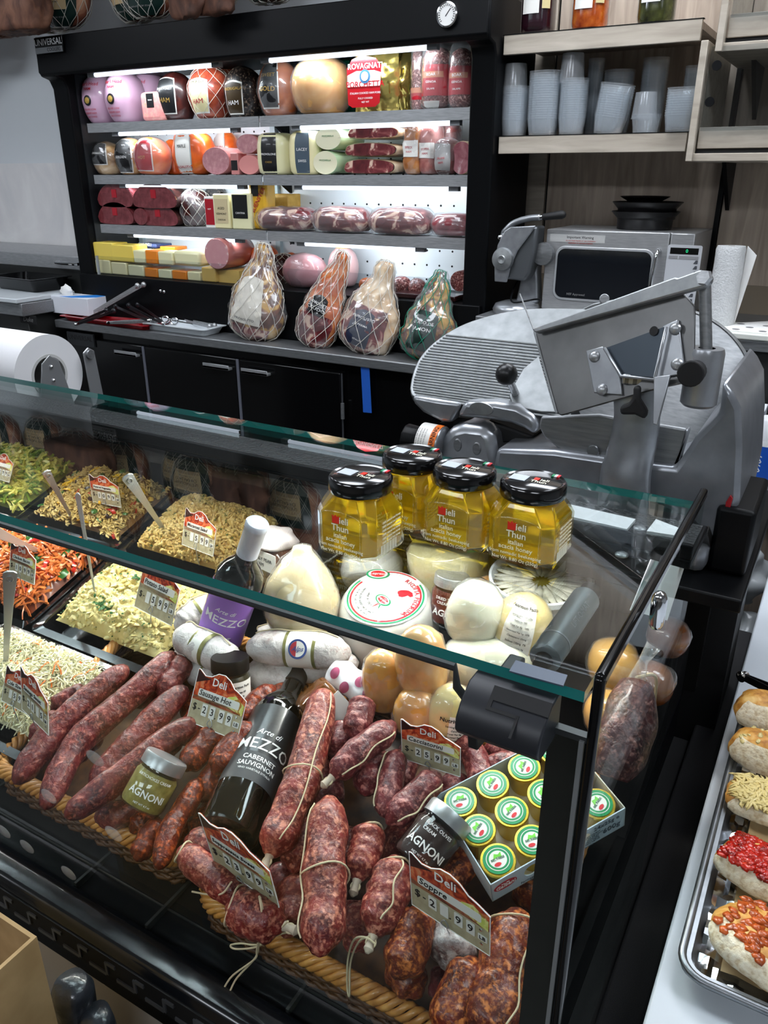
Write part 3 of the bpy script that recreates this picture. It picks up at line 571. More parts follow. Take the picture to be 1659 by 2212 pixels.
obj('label_band', G().prism([(a*w-.006, -.0695, b*h+.012) for a, b in [(-.40, .32), (.34, .32), (.36, .52), (.2, .56), (-.2, .56), (-.40, .50)]], (0, -.0006, 0)), WLAB, lo)
obj('emblem', G().lathe([(0, 0), (.021, 0), (.021, .001), (0, .001)], 24, T=at(-.006, -.0702, 0.535*h, rx=PI/2)), mat('emblem_blue', (60, 110, 150), .4), lo)
obj('emblem_centre', G().lathe([(0, 0), (.014, 0), (.014, .001), (0, .001)], 24, T=at(-.006, -.0712, 0.535*h, rx=PI/2)), WLAB, lo)
obj('lettering', lines([('ROVAGNATI', 0, 0.69*h, .024, 0, .006)], flat_fn((-.006, -.0690, 0), (1, 0, 0), (0, 0, 1))), WP, lo)
obj('lettering', lines([('PORCHETTA', 0, 0.41*h, .026, 0, .008)], flat_fn((-.006, -.0706, 0), (1, 0, 0), (0, 0, 1))), mat('label_red', ), lo)
obj('fine_print', lines([('ITALIAN COOKED HAM PORK', 0, 0.28*h, .009), ('FULLY COOKED', 0, 0.20*h, .008), ('NET WT', 0, .14*h, .008)], flat_fn((-.006, -.0690, 0), (1, 0, 0), (0, 0, 1))), WP, lo)
foil_bag('crumpled gold foil bag tucked behind the Porchetta bag', (850, 106, 898, 232), .09, GOLD, name='foil_bag')
def stick(name, label, bb, zb, m, yo=0, band=(.30, .66), bm=REDL, txt='', sticker=False, group='upright salami sticks on the top shelf', cat='salami'):
    yc = 2.66+yo; x, w, h = place(bb, yc, zb); r = w/2
    s = Rev([(0, 0), (r*.6, .002), (r*.95, .012), (r, .04), (r*.97, h-.04), (r*.75, h-.012), (r*.3, h-.002), (0, h)], 1, .9, .002, 30, random.random()*9, nz=20, nt=24)
    t = thing(name, label, cat, at(x, yc, zb+.001), group); obj('casing', s.geo(), m, t, smooth=180)
    if band:
        lo = obj('label', s.patch(-PI, 0, band[0], band[1], .0012, n=14, m=3), bm, t, smooth=180)
        mid = (band[0]+band[1])/2; p2 = obj('name_band', s.patch(UP-.9, UP+.9, mid+.03, mid+.10, .002, n=8, m=2), mat('tan_band', (190, 120, 90), .4), lo, smooth=180)
        if txt: obj('lettering', lines([(txt, 0, 0, .012, 0, .004)], s.fn(UP, mid+.065, .003)), WP, p2, smooth=0); obj('fine_print', lines([('GENOA', 0, 0, .010), ('SALAMI', 0, -.02, .008)], s.fn(UP, mid-.02, .002)), WP, lo, smooth=0)
        if sticker:
            k = obj('price_sticker', s.patch(UP-.65, UP+.65, .07, .24, .002, n=8, m=3), WLAB, t, smooth=180); g = G()
            for i in range(14): V, F = np.array(s.patch(UP-.3+i*.03, UP-.3+i*.03+(.012 if i % 3 else .02), .09, .15, .0027, n=1, m=1).v[0]), [(0, 1, 3, 2)]; g.add(V, F)
            obj('barcode', g, BP, k, smooth=0)
    obj('plastic_wrap', Rev([(0, -.0), (r*1.04, .002), (r*1.08, h*.5), (r*1.05, h-.01), (r*.8, h+.012), (r*.3, h+.03)], 1, .92, .005, 40, 2, nz=16, nt=20).geo(), FILM, t, smooth=180)
stick('salami_stick', 'slim brown salami stick with a low red band, leftmost of three on the top shelf', (890, 103, 922, 232), z1, SALR, .05, (.24, .36), txt='')
stick('salami_stick', 'thick red-labelled salami stick with a white barcode sticker', (915, 100, 972, 234), z1, SALR, -.01, txt='BOAR', sticker=True)
stick('salami_stick', 'red-labelled salami stick at the right end of the top shelf', (972, 104, 1022, 230), z1, SALR, -.01, txt='BOAR')
# ---- second shelf
ovoid('roast_turkey', 'mottled beige turkey breast with a black label at the left end of the second shelf', 'turkey', (208, 306, 260, 371), z2, TURK, 0, (BLKL, .6, .42, .8), [('OVENGOLD', WP, .012, .6)], film=True)
ovoid('golden_turkey', 'golden turkey breast with a dark round label marked Golden', 'turkey', (257, 297, 310, 371), z2, GTURK, 0, (BLKL, .7, .25, .8), [('GOLDEN', WP, .014, .5)], film=True)
ovoid('orange_turkey', 'orange turkey breast with a red and yellow label on the second shelf', 'turkey', (299, 297, 362, 372), z2, ORG, -.01, (REDL, .6, .30, .78), [('HOT', GOLDP, .018, .5)], film=True, amp=.012)
ovoid('orange_turkey', 'orange turkey breast without a label squeezed behind two labelled ones', 'turkey', (352, 301, 392, 370), z2, ORG, .10, amp=.01)
ovoid('orange_turkey', 'tallest orange turkey breast with a white label, beside the bologna log', 'turkey', (382, 277, 462, 374), z2, ORG, -.01, (WLAB, .42, .22, .72), [('MAPLE', BP, .016, .58), ('SALSALITO', REDP, .016, .32)], amp=.012)
ovoid('orange_turkey', 'orange turkey breast with a cream label standing behind the bologna log', 'turkey', (464, 282, 512, 350), z2, ORG, .12, (WLAB, .5, .4, .85), [('CAJUN', REDP, .014, .6)])
log('bologna_log', 'dull pink bologna log with its cut end facing out, left of the logs', 'bologna', (436, 318, 496, 373), z2, BOLO, BOLS, .20)
block('bologna_pack', 'small pink pack with a dark label wedged between two bologna logs', 'pack', (497, 330, 514, 372), z2, BOLS, .06, 0, (BLKL, -.4, .2, .4, .65), bev=.004)
log('bologna_log', 'small rosy bologna log on the second shelf beneath a larger one', 'bologna', (515, 335, 561, 373), z2, mat('bologna_rosy', (214, 140, 136), .35, coat=.3), BOLS, .20)
log('bologna_log', 'bologna log stacked on top of the small rosy one', 'bologna', (510, 290, 558, 334), z2, BOLO, BOLS, .20, zo=.074)
def labelled_cheese(name, label, bb, m, lm, tx, sq=3.2, lab=(-.42, .24, .42, .97), rz=.15, wide=.12):
    yc = 2.68; x, w, h = place(bb, yc-.05, z2); t = thing(name, label, 'cheese', at(x, yc, z2+.001, rz))
    s = Rev([(0, 0), (w*.40, 0), (w*.47, h*.06), (w*.5, h*.3), (w*.5, h*.7), (w*.45, h*.93), (w*.34, h), (0, h)], 1, 1, .001, 10, 1, nz=20, nt=36, sq=sq)
    obj('body', s.geo(), m, t, smooth=60); lo = obj('label', s.patch(UP+lab[0], UP+lab[2], lab[1], lab[3]*.8, .0015, n=10, m=8), lm, t, smooth=180)
    for tx_, tt, mm, sz in tx: obj('lettering', lines([(tx_, 0, 0, sz)], s.fn(UP, tt, .003)), mm, lo, smooth=0)
labelled_cheese('provolone_cheese', 'round-shouldered provolone with a wide black band label', (549, 287, 617, 372), PROV, BLKL, [('PROVOLONE', .5, WP, .010), ('CHEESE', .40, GOLDP, .008)], 2.4)
labelled_cheese('cheese_block', 'square pale cheese block with a slate-blue label, next to the provolone', (622, 283, 684, 372), CREAM, mat('slate_label', (70, 84, 96), .35), [('LACEY', .55, WP, .014), ('SWISS', .40, WP, .012)], 5)
MOZ = mat('mozzarella', (232, 228, 196), .3, coat=.4, sss=.1)
for i, (bb, zo, lb) in enumerate([((680, 275, 737, 326), .082, 'green-tinted wrapped mozzarella log, upper of two'), ((676, 326, 729, 373), 0, 'green-tinted wrapped mozzarella log, lower of two')]):
    t = log('mozzarella_log', lb, 'cheese', bb, z2, MOZ, mat('green_film', (190, 216, 176), .2, coat=.6), .18, zo=zo, group='stacked mozzarella logs')
    obj('lettering', lines([('MOZZARELLA', 0, .008, .008)], flat_fn((0, -.001, 0), (1, 0, 0), (0, 0, 1))), GREENP, t)
def vac_pack(label, bb, zb, zo, m=None, yo=0, group='vacuum packs of sliced prosciutto', rz=0, name='prosciutto_pack'):
    yc = 2.70+yo; x, w, h = place(bb, 2.63+yo, zb+zo); t = thing(name, label, 'prosciutto', at(x, yc, zb+zo+.001, rz), group)
    s = G(); po = bez([(-.5, 0, .35), (-.44, 0, .8), (-.2, 0, .98), (.2, 0, .95), (.45, 0, .75), (.5, 0, .4), (.40, 0, .1), (0, 0, .03), (-.42, 0, .1), (-.5, 0, .35)], 36)[:-1]*np.array([w*.94, 1, h*.94])
    n = len(po); c = np.array([0, 0, h*.45]); V = []; ks = [(.9, -.075), (1, -.06), (1, .05), (.8, .09), (.2, .1)]
    for k, y in ks: V += [tuple(c+(q-c)*k+np.array([0, y, 0])) for q in po]
    F = [(i*n+j, i*n+(j+1) % n, (i+1)*n+(j+1) % n, (i+1)*n+j) for i in range(len(ks)-1) for j in range(n)]
    obj('fat_rind', s.add(V, F), PROSF, t, smooth=60); obj('cut_face', G().prism(c+(po-c)*.88+np.array([0, -.076, 0]), (0, -.003, 0)), m or PROS, t, smooth=30)
    g = G(); V = []; F = []
    for i in range(2):
        for j in range(25): a = j/24*2-1; V.append((a*w*.56, -.10+.2*i, h*.12+.0018*math.sin(j*1.1+i)))
    F = [(j, j+1, 26+j, 25+j) for j in range(24)]
    obj('plastic_wrap', g.add(V, F), FILM, t, smooth=180)
for i, (bb, zo, lb) in enumerate([((744, 270, 872, 307), .114, 'topmost'), ((738, 306, 868, 341), .057, 'middle'), ((736, 341, 864, 373), .0, 'lowest')]):
    vac_pack(lb+' flat vacuum pack of dark red prosciutto in the stack of three', bb, z2, zo)
def stand_pack(label, bb, zb, m, yo=0, lab=None, txt='', dep=.06):
    yc = 2.66+yo; x, w, h = place(bb, yc-.03, zb); t = thing('ham_pack', label, 'ham', at(x, yc, zb+.001), 'upright vacuum-packed hams on the second shelf')
    s = Rev([(0, 0), (w*.38, .002), (w*.48, h*.1), (w*.5, h*.5), (w*.47, h*.85), (w*.36, h*.97), (0, h)], 1, dep/w*1.6, .006, 26, random.random()*9, nz=24, nt=28, sq=3)
    obj('meat', s.geo(), m, t, smooth=180)
    if lab:
        lo = obj('label', s.patch(UP-.8, UP+.8, lab[0], lab[1], .002, n=10, m=5), lab[2], t, smooth=180)
        if txt: obj('lettering', lines([(txt, 0, .004, .010), ('HAM', 0, -.010, .010)], s.fn(UP, (lab[0]+lab[1])/2, .003)), REDP, lo, smooth=0)
    obj('plastic_wrap', Rev([(0, -.0), (w*.44, .002), (w*.53, h*.5), (w*.50, h*.9), (w*.2, h*1.04)], 1, dep/w*1.6, .006, 40, 2, nz=14, nt=18, sq=3).geo(), FILM, t, smooth=180)
stand_pack('tall amber-edged speck pack with a black and white label', (870, 262, 908, 371), z2, noisy('speck', [(.3, (120, 60, 30)), (.55, (186, 120, 64)), (.75, (206, 160, 116))], 18, 5, rough=.3, coat=.5), 0, (.38, .62, WLAB), 'SPECK')
stand_pack('tall netted rosy ham pack with a red and white label', (904, 261, 944, 371), z2, meat('rosy_meat', (130, 70, 66), (160, 96, 90), (190, 130, 120)), .01, (.36, .58, WLAB), 'COPPA')
stand_pack('clear-wrapped dark meat pack standing behind the grey-labelled salami', (936, 258, 984, 371), z2, meat('dark_rosy', (96, 48, 48), (130, 76, 74), (150, 96, 92)), .10)
stand_pack('short salami half with a grey printed label', (940, 300, 980, 372), z2, meat('salami_half', (70, 36, 36), (100, 56, 54), (130, 90, 86)), -.01, (.15, .75, GREYL), 'SALAMI', .07)
log('cured_loin', 'cut pink cured loin in clear film at the right end of the second shelf', 'loin', (973, 305, 1021, 373), z2, noisy('loin_cut', [(.35, (128, 62, 72)), (.6, (168, 112, 118)), (.72, (206, 180, 180))], 24, 5, 1, .3, coat=.5), PROSF, .12, group=None)
# ---- third shelf
for bb, zo, lb, tm, yo in [((211, 437, 288, 481), 0, 'dark red roast beef half, lower at the far left of the third shelf', REDL, 0), ((209, 396, 286, 437), .07, 'dark red roast beef half, upper at the far left of the third shelf', REDL, 0),
                       ((300, 440, 384, 482), 0, 'black-crusted roast beef half lying under another, beside the small round cut', REDL, .01), ((284, 396, 381, 441), .07, 'large black-crusted roast beef half, upper one nearer the middle', REDL, 0)]:
    dome('roast_beef', lb, 'beef', bb, z3, BEEF, BEEFD if u'black' in lb else BEEF, zo=zo, tagm=tm, yo=yo, group='roast beef halves on the third shelf')
log('beef_stub', 'small round beef stub end between the lower roast halves', 'beef', (288, 450, 318, 481), z3, BEEF, BEEF, .10, yo=-.01)
ovoid('stringed_cheese', 'orange wax cheese drop hanging narrow side down behind the roast beef', 'cheese', (372, 415, 400, 482), z3, mat('orange_wax', (222, 158, 62), .3, coat=.5), .10, amp=.008)
ovoid('black_netted_ham', 'dark ham in black netting and clear film left of the cheese packs', 'ham', (396, 408, 446, 484), z3, DKHAM, .01, film=True, amp=.01, net=9, flat=1.0)
ovoid('black_netted_ham', 'dark film-wrapped ham peeking out behind the cheese packs', 'ham', (444, 396, 492, 470), z3, PEPPER, .16, film=True)
block('cheese_pack', 'narrow white cheese pack with a red and black label', 'cheese', (441, 425, 462, 485), z3, WLAB, .09, 0, (REDL, -.42, .1, .42, .92), .1, bev=.003, txt=[('HOT', .008, .6)])
block('cheese_pack', 'cream cheese block with a black arched brand label printed aged cheddar', 'cheese', (460, 419, 498, 487), z3, CREAM, .10, 0, (mat('cream_label', (206, 190, 150), .4), -.4, .15, .4, .85), -.05, txt=[('AGED', .014, .58), ('VERMONT', .012, .42), ('CHEDDAR', .009, .25)])
block('cheese_pack', 'cream cheese block with a large black label, next to the tall yellow bag', 'cheese', (498, 418, 541, 488), z3, PROV, .10, 0, (BLKL, -.42, .3, .3, .96), .08, txt=[('CANTINA', .010, .45)])
t = block('shredded_cheese_bag', 'tall yellow bag of cheese with a slanting red print', 'cheese', (536, 393, 576, 490), z3, mat('yellow_bag', (222, 172, 40), .3, coat=.5), .07, .02, (BLKL, -.3, .70, .1, .95), bev=.014)
obj('lettering', lines([('MUENSTER', 0, 0, .024, 0, .008)], flat_fn((.005, -.0375, .105), (.55, 0, .83), (-.83, 0, .55))), REDP, t)
block('yellow_cheese_block', 'crumbly golden cheese block at the back behind the first prosciutto', 'cheese', (578, 419, 624, 470), z3, PARM, .10, .16)
def pros(label, bb, m1, m2, skinm=PROSF, yo=0, sd=1, amp=.012):
    yc = 2.68+yo; x, w, h = place(bb, yc-.04, z3); t = thing('prosciutto_half', label, 'ham', at(x, yc, z3+.001), 'boneless prosciutto halves on the third shelf')
    s = Rev([(0, 0), (w*.15, .001), (w*.40, h*.06), (w*.49, h*.3), (w*.5, h*.5), (w*.46, h*.75), (w*.34, h*.94), (w*.15, h), (0, h)], 1, .66, amp, 17, sd, nz=22, nt=44, sq=2.6, lump=.4)
    obj('meat', s.geo(), m1, t, smooth=180); obj('rind', s.patch(-PI*.98, -.04*PI, .0, .30, .002, n=26, m=5), m2, t, smooth=180)
    obj('plastic_wrap', Rev([(0, -.0), (w*.44, .002), (w*.51, h*.3), (w*.52, h*.55), (w*.40, h*.98), (w*.1, h*1.03)], 1, .68, .008, 30, sd, nz=14, nt=30, sq=2.6).geo(), FILM, t, smooth=180)
YRIND = noisy('yellow_rind', [(.3, (164, 104, 30)), (.6, (206, 150, 60)), (.8, (216, 170, 96))], 16, 5, rough=.35, coat=.4)
pros('prosciutto half with a broad yellow rind, leftmost of four on the third shelf', (552, 447, 671, 501), PROS, YRIND, sd=1)
pros('prosciutto half with pale fat all round, second of four on the third shelf', (671, 447, 792, 503), PROS, PROSF, sd=5)
pros('long prosciutto half with a twisted plastic tip, third of four on the third shelf', (792, 449, 926, 505), PROS, YRIND, sd=9)
pros('lean dark red prosciutto half at the right end of the third shelf', (925, 462, 1019, 508), meat('lean_ham', (88, 26, 34), (112, 38, 46), (136, 58, 64)), PROSF, sd=12, amp=.005)
# ---- bottom deck: cheese blocks in two layers
yb = -.045
CH = [((203, 561, 240, 593), 0, CREAM, 'cream cheese block, lower layer at the far left of the bottom deck'), ((240, 567, 275, 600), 0, CREAM, 'pale wrapped cheese block, lower layer, second from left'), ((276, 573, 312, 604), 0, PROV, 'pale speckled cheese block, lower layer, left of the orange one'),
      ((312, 579, 341, 606), 0, CHED, 'orange cheddar block, lower layer beneath another orange one'), ((341, 582, 371, 609), 0, PROV, 'pale cheese block, lower layer between two orange ones'), ((371, 585, 404, 612), 0, CHED, 'orange cheddar block, lower layer under the half-moon cheese'),
      ((404, 587, 433, 614), 0, CREAM, 'cream cheese block, lower layer right of the orange one'), ((435, 578, 466, 616), 0, mat('tan_cheese', (216, 178, 96), .35), 'tan cheese block under the mortadella on the bottom deck'),
      ((201, 524, 246, 563), 0.057, PROVY, 'bright yellow cheese block, upper layer at the far left'), ((239, 529, 289, 576), 0.057, PROVY, 'bright yellow cheese block, upper layer, second from left'), ((288, 541, 314, 578), 0.057, PROV, 'pale cheese block, upper layer left of the orange one'),
      ((314, 541, 342, 581), 0.057, CHED, 'orange cheddar block, upper layer'), ((341, 544, 373, 584), 0.057, PROV, 'pale cheese block, upper layer right of the orange one')]
for bb, zo, m, lb in CH: block('cheese_block', lb, 'cheese', bb, z4, m, .09, yb+.005, zo=zo, group='cheese blocks on the bottom deck')
block('half_moon_cheese', 'big pale half-moon cheese on the bottom deck left of the mortadella', 'cheese', (374, 543, 433, 589), z4, PROV, .14, yb+.01, zo=0.057, bev=.02)
t = block('cheese_slices_pack', 'flat blue-labelled pack of sliced cheese lying on the yellow blocks', 'cheese', (290, 527, 338, 540), z4, mat('blue_pack', (52, 66, 110), .35), .10, .06, zo=.112, bev=.003)
obj('lettering', lines([('FINE DELI', 0, .012, .018)], flat_fn((0, -.052, 0), (1, 0, 0), (0, 0, 1))), WP, t)
block('cheese_slices_pack', 'orange sliced cheese in crinkled clear film behind the pale block', 'cheese', (345, 533, 378, 546), z4, CHED, .08, .07, zo=.105, bev=.003)
# mortadella
t = thing('mortadella', 'huge mortadella log with its speckled cut face turned to the left front', 'mortadella', at(P(462, 543, y=2.56)[0], 2.575, z4+.055, .12))
T = Matrix.Translation((0, 0, .06)) @ Matrix.Rotation(-PI/2, 4, 'X')
obj('skin', G().lathe([(.056, 0), (.061, .005), (.063, .15), (.058, .20), (.035, .225), (0, .23)], 44, T=T, closed=False), MORTS, t, smooth=60)
obj('cut_face', G().lathe([(0, -.0005), (.057, 0)], 44, T=T, closed=False), MORT, t)
tag(obj('cheese_board', G().box((-.08, -.06, 0), (.08, .12, 0.05)), mat('tan_cheese', ), M=at(P(470, 570, y=2.6)[0]+.03, 2.66, z4+.001)), 'tan cheese slab supporting the mortadella', 'cheese')
ovoid('orange_ham', 'orange-brown ham top showing above the tallest netted leg', 'ham', (545, 527, 600, 640), z4, ORG, .10)
ovoid('dark_ham', 'dark netted ham behind the first netted leg', 'ham', (585, 548, 640, 640), z4, DKHAM, .05, net=9)
ovoid('ham_half', 'orange ham sliver at the back left of the pink cooked ham', 'ham', (612, 545, 650, 630), z4, ORG, .17)
t, s = ovoid('cooked_ham', 'pale pink cooked ham block with a flat cut front on the bottom deck', 'ham', (622, 547, 697, 640), z4, noisy('cooked_ham', [(.35, (172, 118, 122)), (.6, (190, 142, 146)), (.8, (202, 160, 162))], 16, 5, .8, .3, coat=.4), -.02, amp=.002, sq=3, film=True)
t, s = ovoid('cooked_ham', 'tall pale pink ham capped with a yellow tip behind the second netted leg', 'ham', (713, 532, 772, 645), z4, mat('light_pink', (196, 158, 158), .3, coat=.5), .06, amp=.002)
obj('tip', s.patch(0, 2*PI*.999, .86, 1., .002, n=28, m=5), mat('yellow_tip', (206, 180, 92), .35), t, smooth=180)
for i, (bb, lb) in enumerate([((848, 597, 886, 650), 'dark salami chub left of the pair behind the netted legs'), ((884, 601, 920, 655), 'dark salami chub right of the pair behind the netted legs')]):
    ovoid('salami_chub', lb, 'salami', bb, z4, SALR, -.02, film=True, group='salami chubs on the bottom deck')
ovoid('small_ham', 'small brown smoked ham behind the third netted leg', 'ham', (776, 600, 812, 640), z4, BRHAM, -.02)
log('salami_log', 'salami log end at the right end of the bottom deck', 'salami', (972, 586, 1012, 626), z4, SALR, SALR, .16, zo=.03, yo=.0)
block('meat_tray', 'flat dark tray of wrapped meat low on the bottom deck behind the legs', 'tray', (846, 637, 985, 662), z4, mat('dark_meat_tray', (52, 20, 22), .3, coat=.5), .10, yb)
# ================================================================ netted hams on the steel counter
HAMP = [(0, 0), (.22, .0), (.40, .05), (.49, .16), (.5, .28), (.46, .42), (.36, .58), (.25, .72), (.17, .84), (.13, .94), (.10, .99), (0, 1)]
LEG = noisy('cured_leg', [(.3, (94, 40, 38)), (.45, (146, 84, 62)), (.55, (206, 160, 110)), (.68, (222, 192, 156)), (.8, (190, 120, 60))], 15, 7, 1.2, .35, bump=.4, coat=.4)
LEG2 = noisy('cured_leg_dark', [(.32, (60, 36, 28)), (.46, (110, 66, 48)), (.56, (196, 152, 74)), (.68, (206, 176, 120)), (.8, (150, 96, 50))], 16, 7, 1.4, .35, bump=.4, coat=.4)
NETW = mat('net_cord', (214, 210, 200), .8); NETG = mat('green_net_cord', (22, 128, 100), .7)
def leg(label, bot, top, w, col, lab=None, net=NETW, k=11, yb=2.485, rich=None, flat=.62, txt=(), turns=.45, frame_col=WLAB):
    b = P(*bot, y=yb); b[2] = max(b[2], 1.004); a = P(*top, y=yb+.05); L = np.linalg.norm(a-b)
    s = Rev(prof_(L, w, HAMP), 1, flat, .016, 15, random.random()*9, nz=40, nt=50, lump=.5)
    t = thing('netted_ham', label, 'ham', frame(b, a-b, (0, -1, 0)), 'whole netted hams on the steel counter')
    obj('meat', s.geo(), col, t, smooth=180)
    if lab:
        lm, ha, t0, t1 = lab; lo = obj('label', s.patch(UP-ha, UP+ha, t0, t1, .003, n=12, m=8, arch=.03), lm, t, smooth=180)
        for tx, mm, sz, tt in txt: obj('lettering', lines([(tx, 0, 0, sz, 0, .004)], s.fn(UP, tt, .0045)), mm, lo, smooth=0)
    if rich: obj('cut_face', s.patch(UP-rich[0], UP+rich[0], rich[1], rich[2], .002, n=14, m=10), PROS, t, smooth=180)
    obj('net', s.net(k, turns, .0012, .0065, t0=.03, t1=.99, ns=4), net, t, smooth=180)
    s2 = Rev([(r*1.06+.004, z*1.02) for r, z in prof_(L, w, HAMP)], 1, flat, .015, 24, 4, nz=26, nt=34, lump=.5); obj('plastic_bag', s2.geo(), FILM, t, smooth=180)
    return t
leg('netted ham with a large crumpled cream label, leftmost of the four on the counter', (548, 738), (572, 528), .235, LEG2, (noisy('cream_crumpled', [(.3, (196, 190, 176)), (.7, (226, 222, 210))], 30, 5, bump=.8, rough=.6), .62, .30, .66), txt=[('PROSCIUTTO', BP, .012, .33)], rich=(1.1, .06, .28))
leg('netted ham leaning right with a charcoal script label over a dark cut face', (672, 752), (742, 545), .165, noisy('orange_leg', [(.3, (150, 60, 24)), (.5, (196, 98, 40)), (.7, (214, 150, 96))], 12, 6, 1, .3, coat=.5, bump=.3), (BLKL, .45, .40, .55), rich=(1.0, .05, .42), txt=[('PROSCIUTTO', WP, .013, .50), ('CRUDO', WP, .016, .45)])
leg('widest netted ham with a navy rectangular label and pale fat rim', (782, 768), (838, 566), .215, PROSF, (NAVYL, .42, .22, .50), rich=(.95, .04, .56), txt=[('PROSCIUTTO', WP, .013, .46), ('DI PARMA', WP, .010, .40), ('ITALIA', WP, .009, .28)], k=9)
leg('green-netted leg with a dark round label, rightmost beside the slicer', (915, 778), (952, 586), .185, LEG2, (mat('dark_green_label', (24, 44, 38), .35), .62, .24, .56), net=NETG, txt=[('QUESO DE', WP, .014, .48), ('JAMON', WP, .018, .42)], flat=.7)
# ================================================================ hams hanging from the rail
RAILY = 2.66
tag(obj('hanging_rail', G().tube([(-4.6, RAILY, 2.72), (-.4, RAILY, 2.72)], .012, 10), STEELD, origin=(-2.5, RAILY, 2.72)), 'long steel rail above the cold display that the hams hang from', 'rail')
HN = noisy('hanging_ham', [(.3, (92, 44, 36)), (.5, (150, 92, 70)), (.62, (196, 150, 120)), (.8, (160, 96, 50))], 9, 7, 1.2, .35, bump=.4, coat=.4)
hs = Rev([(0, 0), (.075, .004), (.12, .04), (.145, .11), (.145, .20), (.125, .30), (.09, .38), (.055, .44), (.035, .50), (.0, .515)], 1, .5, .014, 9, 2, nz=28, nt=32)
where = ['far left end of the hanging row', 'second place from the left of the hanging row', 'third place of the hanging row', 'fourth place, above the display corner', 'right above the maker plate', 'just right of the one above the maker plate', 'left of the brown dried slabs', 'behind the brown dried slabs', 'right end, alone']
src = None
for i, x in enumerate([-3.95, -3.74, -3.35, -3.19, -3.01, -2.70, -2.53, -2.33, -1.96]):
    y = RAILY+(-.05 if i % 2 == 0 else .05); M = at(x, y, 2.155+(.012 if i % 2 else 0), .12*((i*7) % 5-2)/2)
    lb = 'netted ham with green and tan label, ' + where[i]
    if src is None:
        t = src = thing('hanging_ham', lb, 'ham', M, 'hams hanging from the rail')
        obj('meat', hs.geo(), HN, t, smooth=180); lo = obj('label', hs.patch(UP-1.0, UP+1.0, .10, .46, .003, n=12, m=8), mat('bottle_green_label', (22, 46, 42), .3, coat=.4), t, smooth=180)
        lk = obj('label_panel', hs.patch(UP-.62, UP+.62, .225, .375, .0045, n=10, m=4), KRAFT, lo, smooth=180)
        obj('lettering', lines([('PROSCIUTTO', 0, .014, .018, 0, .003), ('ITALIANO', 0, -.006, .022, 0, .003), ('DRY CURED HAM', 0, -.022, .009)], hs.fn(UP, .30, .006)), BP, lk, smooth=0)
        obj('fine_print', lines([('PRODUCT OF ITALY', 0, 0, .010)], hs.fn(UP, .18, .0045)), GREYL, lo, smooth=0)
        obj('net', hs.net(12, .5, .0012, .006, t0=.03, t1=.98, ns=3), NETW, t, smooth=180); obj('hanging_cord', G().tube([(0, 0, .50), (0, 0, .56)], .004, 6), NETW, t)
    else:
        r = src.copy(); COL.objects.link(r); r.matrix_basis = M; r['label'] = lb
        for ch in list(src.children):
            c = ch.copy(); COL.objects.link(c); c.parent = r
            for g2 in list(ch.children):
                d = g2.copy(); COL.objects.link(d); d.parent = c
                for g3 in list(g2.children): e = g3.copy(); COL.objects.link(e); e.parent = d
SPK = noisy('dried_speck', [(.3, (44, 26, 18)), (.5, (84, 52, 38)), (.7, (120, 82, 62))], 14, 9, 1.0, .7, bump=1.0, stretch=(1, 1, .5))
for lb, u0, u1, v, y, h in [('brown dried speck slab hanging nearest at the top left corner', -45, 104, 84, 2.42, .42), ('reddish brown dried slab hanging over the display, left of the pair', 372, 436, 44, 2.40, .4), ('reddish brown dried slab hanging over the display, right of the pair', 428, 506, 36, 2.44, .4)]:
    a = P(u0, v, y=y); b = P(u1, v, y=y); w = b[0]-a[0]
    s = Rev([(0, 0), (w*.42, .0), (w*.5, .012), (w*.5, h-.06), (w*.25, h), (0, h)], 1, .35, .03, 20, u0, nz=40, nt=40, sq=3, lump=.6)
    t = thing('hanging_speck', lb, 'ham', at((a[0]+b[0])/2, y, a[2]), 'dried slabs hanging from the rail'); obj('meat', s.geo(), SPK, t, smooth=180); obj('hanging_cord', G().tube([(0, 0, h-.01), (0, .1, 2.72-a[2])], .003, 6), NETW, t)
# ================================================================ trays, tongs and tissue box on the counter
def tray_geo(w, d, h, wall=.004, lip=.012, taper=.012):
    g = G(); th = [(-1, -1), (1, -1), (1, 1), (-1, 1)]
    def ring(a, b, z, r=.018, n=5):
        o = []
        for cx, cy, a0 in ((a-r, b-r, 0), (-a+r, b-r, PI/2), (-a+r, -b+r, PI), (a-r, -b+r, 1.5*PI)): o += [(cx+r*math.cos(a0+PI/2*k/n), cy+r*math.sin(a0+PI/2*k/n), z) for k in range(n+1)]
        return o
    rs = [ring(w/2-taper, d/2-taper, 0), ring(w/2, d/2, h), ring(w/2+lip, d/2+lip, h), ring(w/2+lip, d/2+lip, h-.003), ring(w/2+lip*.4, d/2+lip*.4, h-.004), ring(w/2-wall, d/2-wall, h-.004), ring(w/2-taper-wall, d/2-taper-wall, wall)]
    # outer shell then inner shell
    order = [rs[0], ring(w/2+.0, d/2+.0, h-.005), rs[3], rs[2], ring(w/2-wall, d/2-wall, h), rs[6]]
    n = len(order[0]); V = [p for r in order for p in r]; F = [(i*n+j, i*n+(j+1) % n, (i+1)*n+(j+1) % n, (i+1)*n+j) for i in range(len(order)-1) for j in range(n)]
    F += [tuple(range(n))[::-1], tuple(range((len(order)-1)*n, len(order)*n))]
    return g.add(V, F)
CZ = 1.001
a = P(242, 700, z=CZ)
tag(obj('red_tray', tray_geo(.52, .15, .022), mat('red_plastic', (150, 10, 22), .25, coat=.4), M=at(a[0]-.01, 2.475, CZ, -.02)), 'flat shallow red plastic tray piled with steel tongs on the counter', 'tray')
t = thing('tissue_box', 'white and blue tissue box standing at the left end of the steel counter', 'box', at(P(172, 672, y=2.48)[0], 2.484, 1.0245, .03))
tb = G().box((-.115, -.055, 0), (.115, .055, .075)); obj('carton', tb, mat('carton_white', (212, 216, 224), .6), t, bevel=.002)
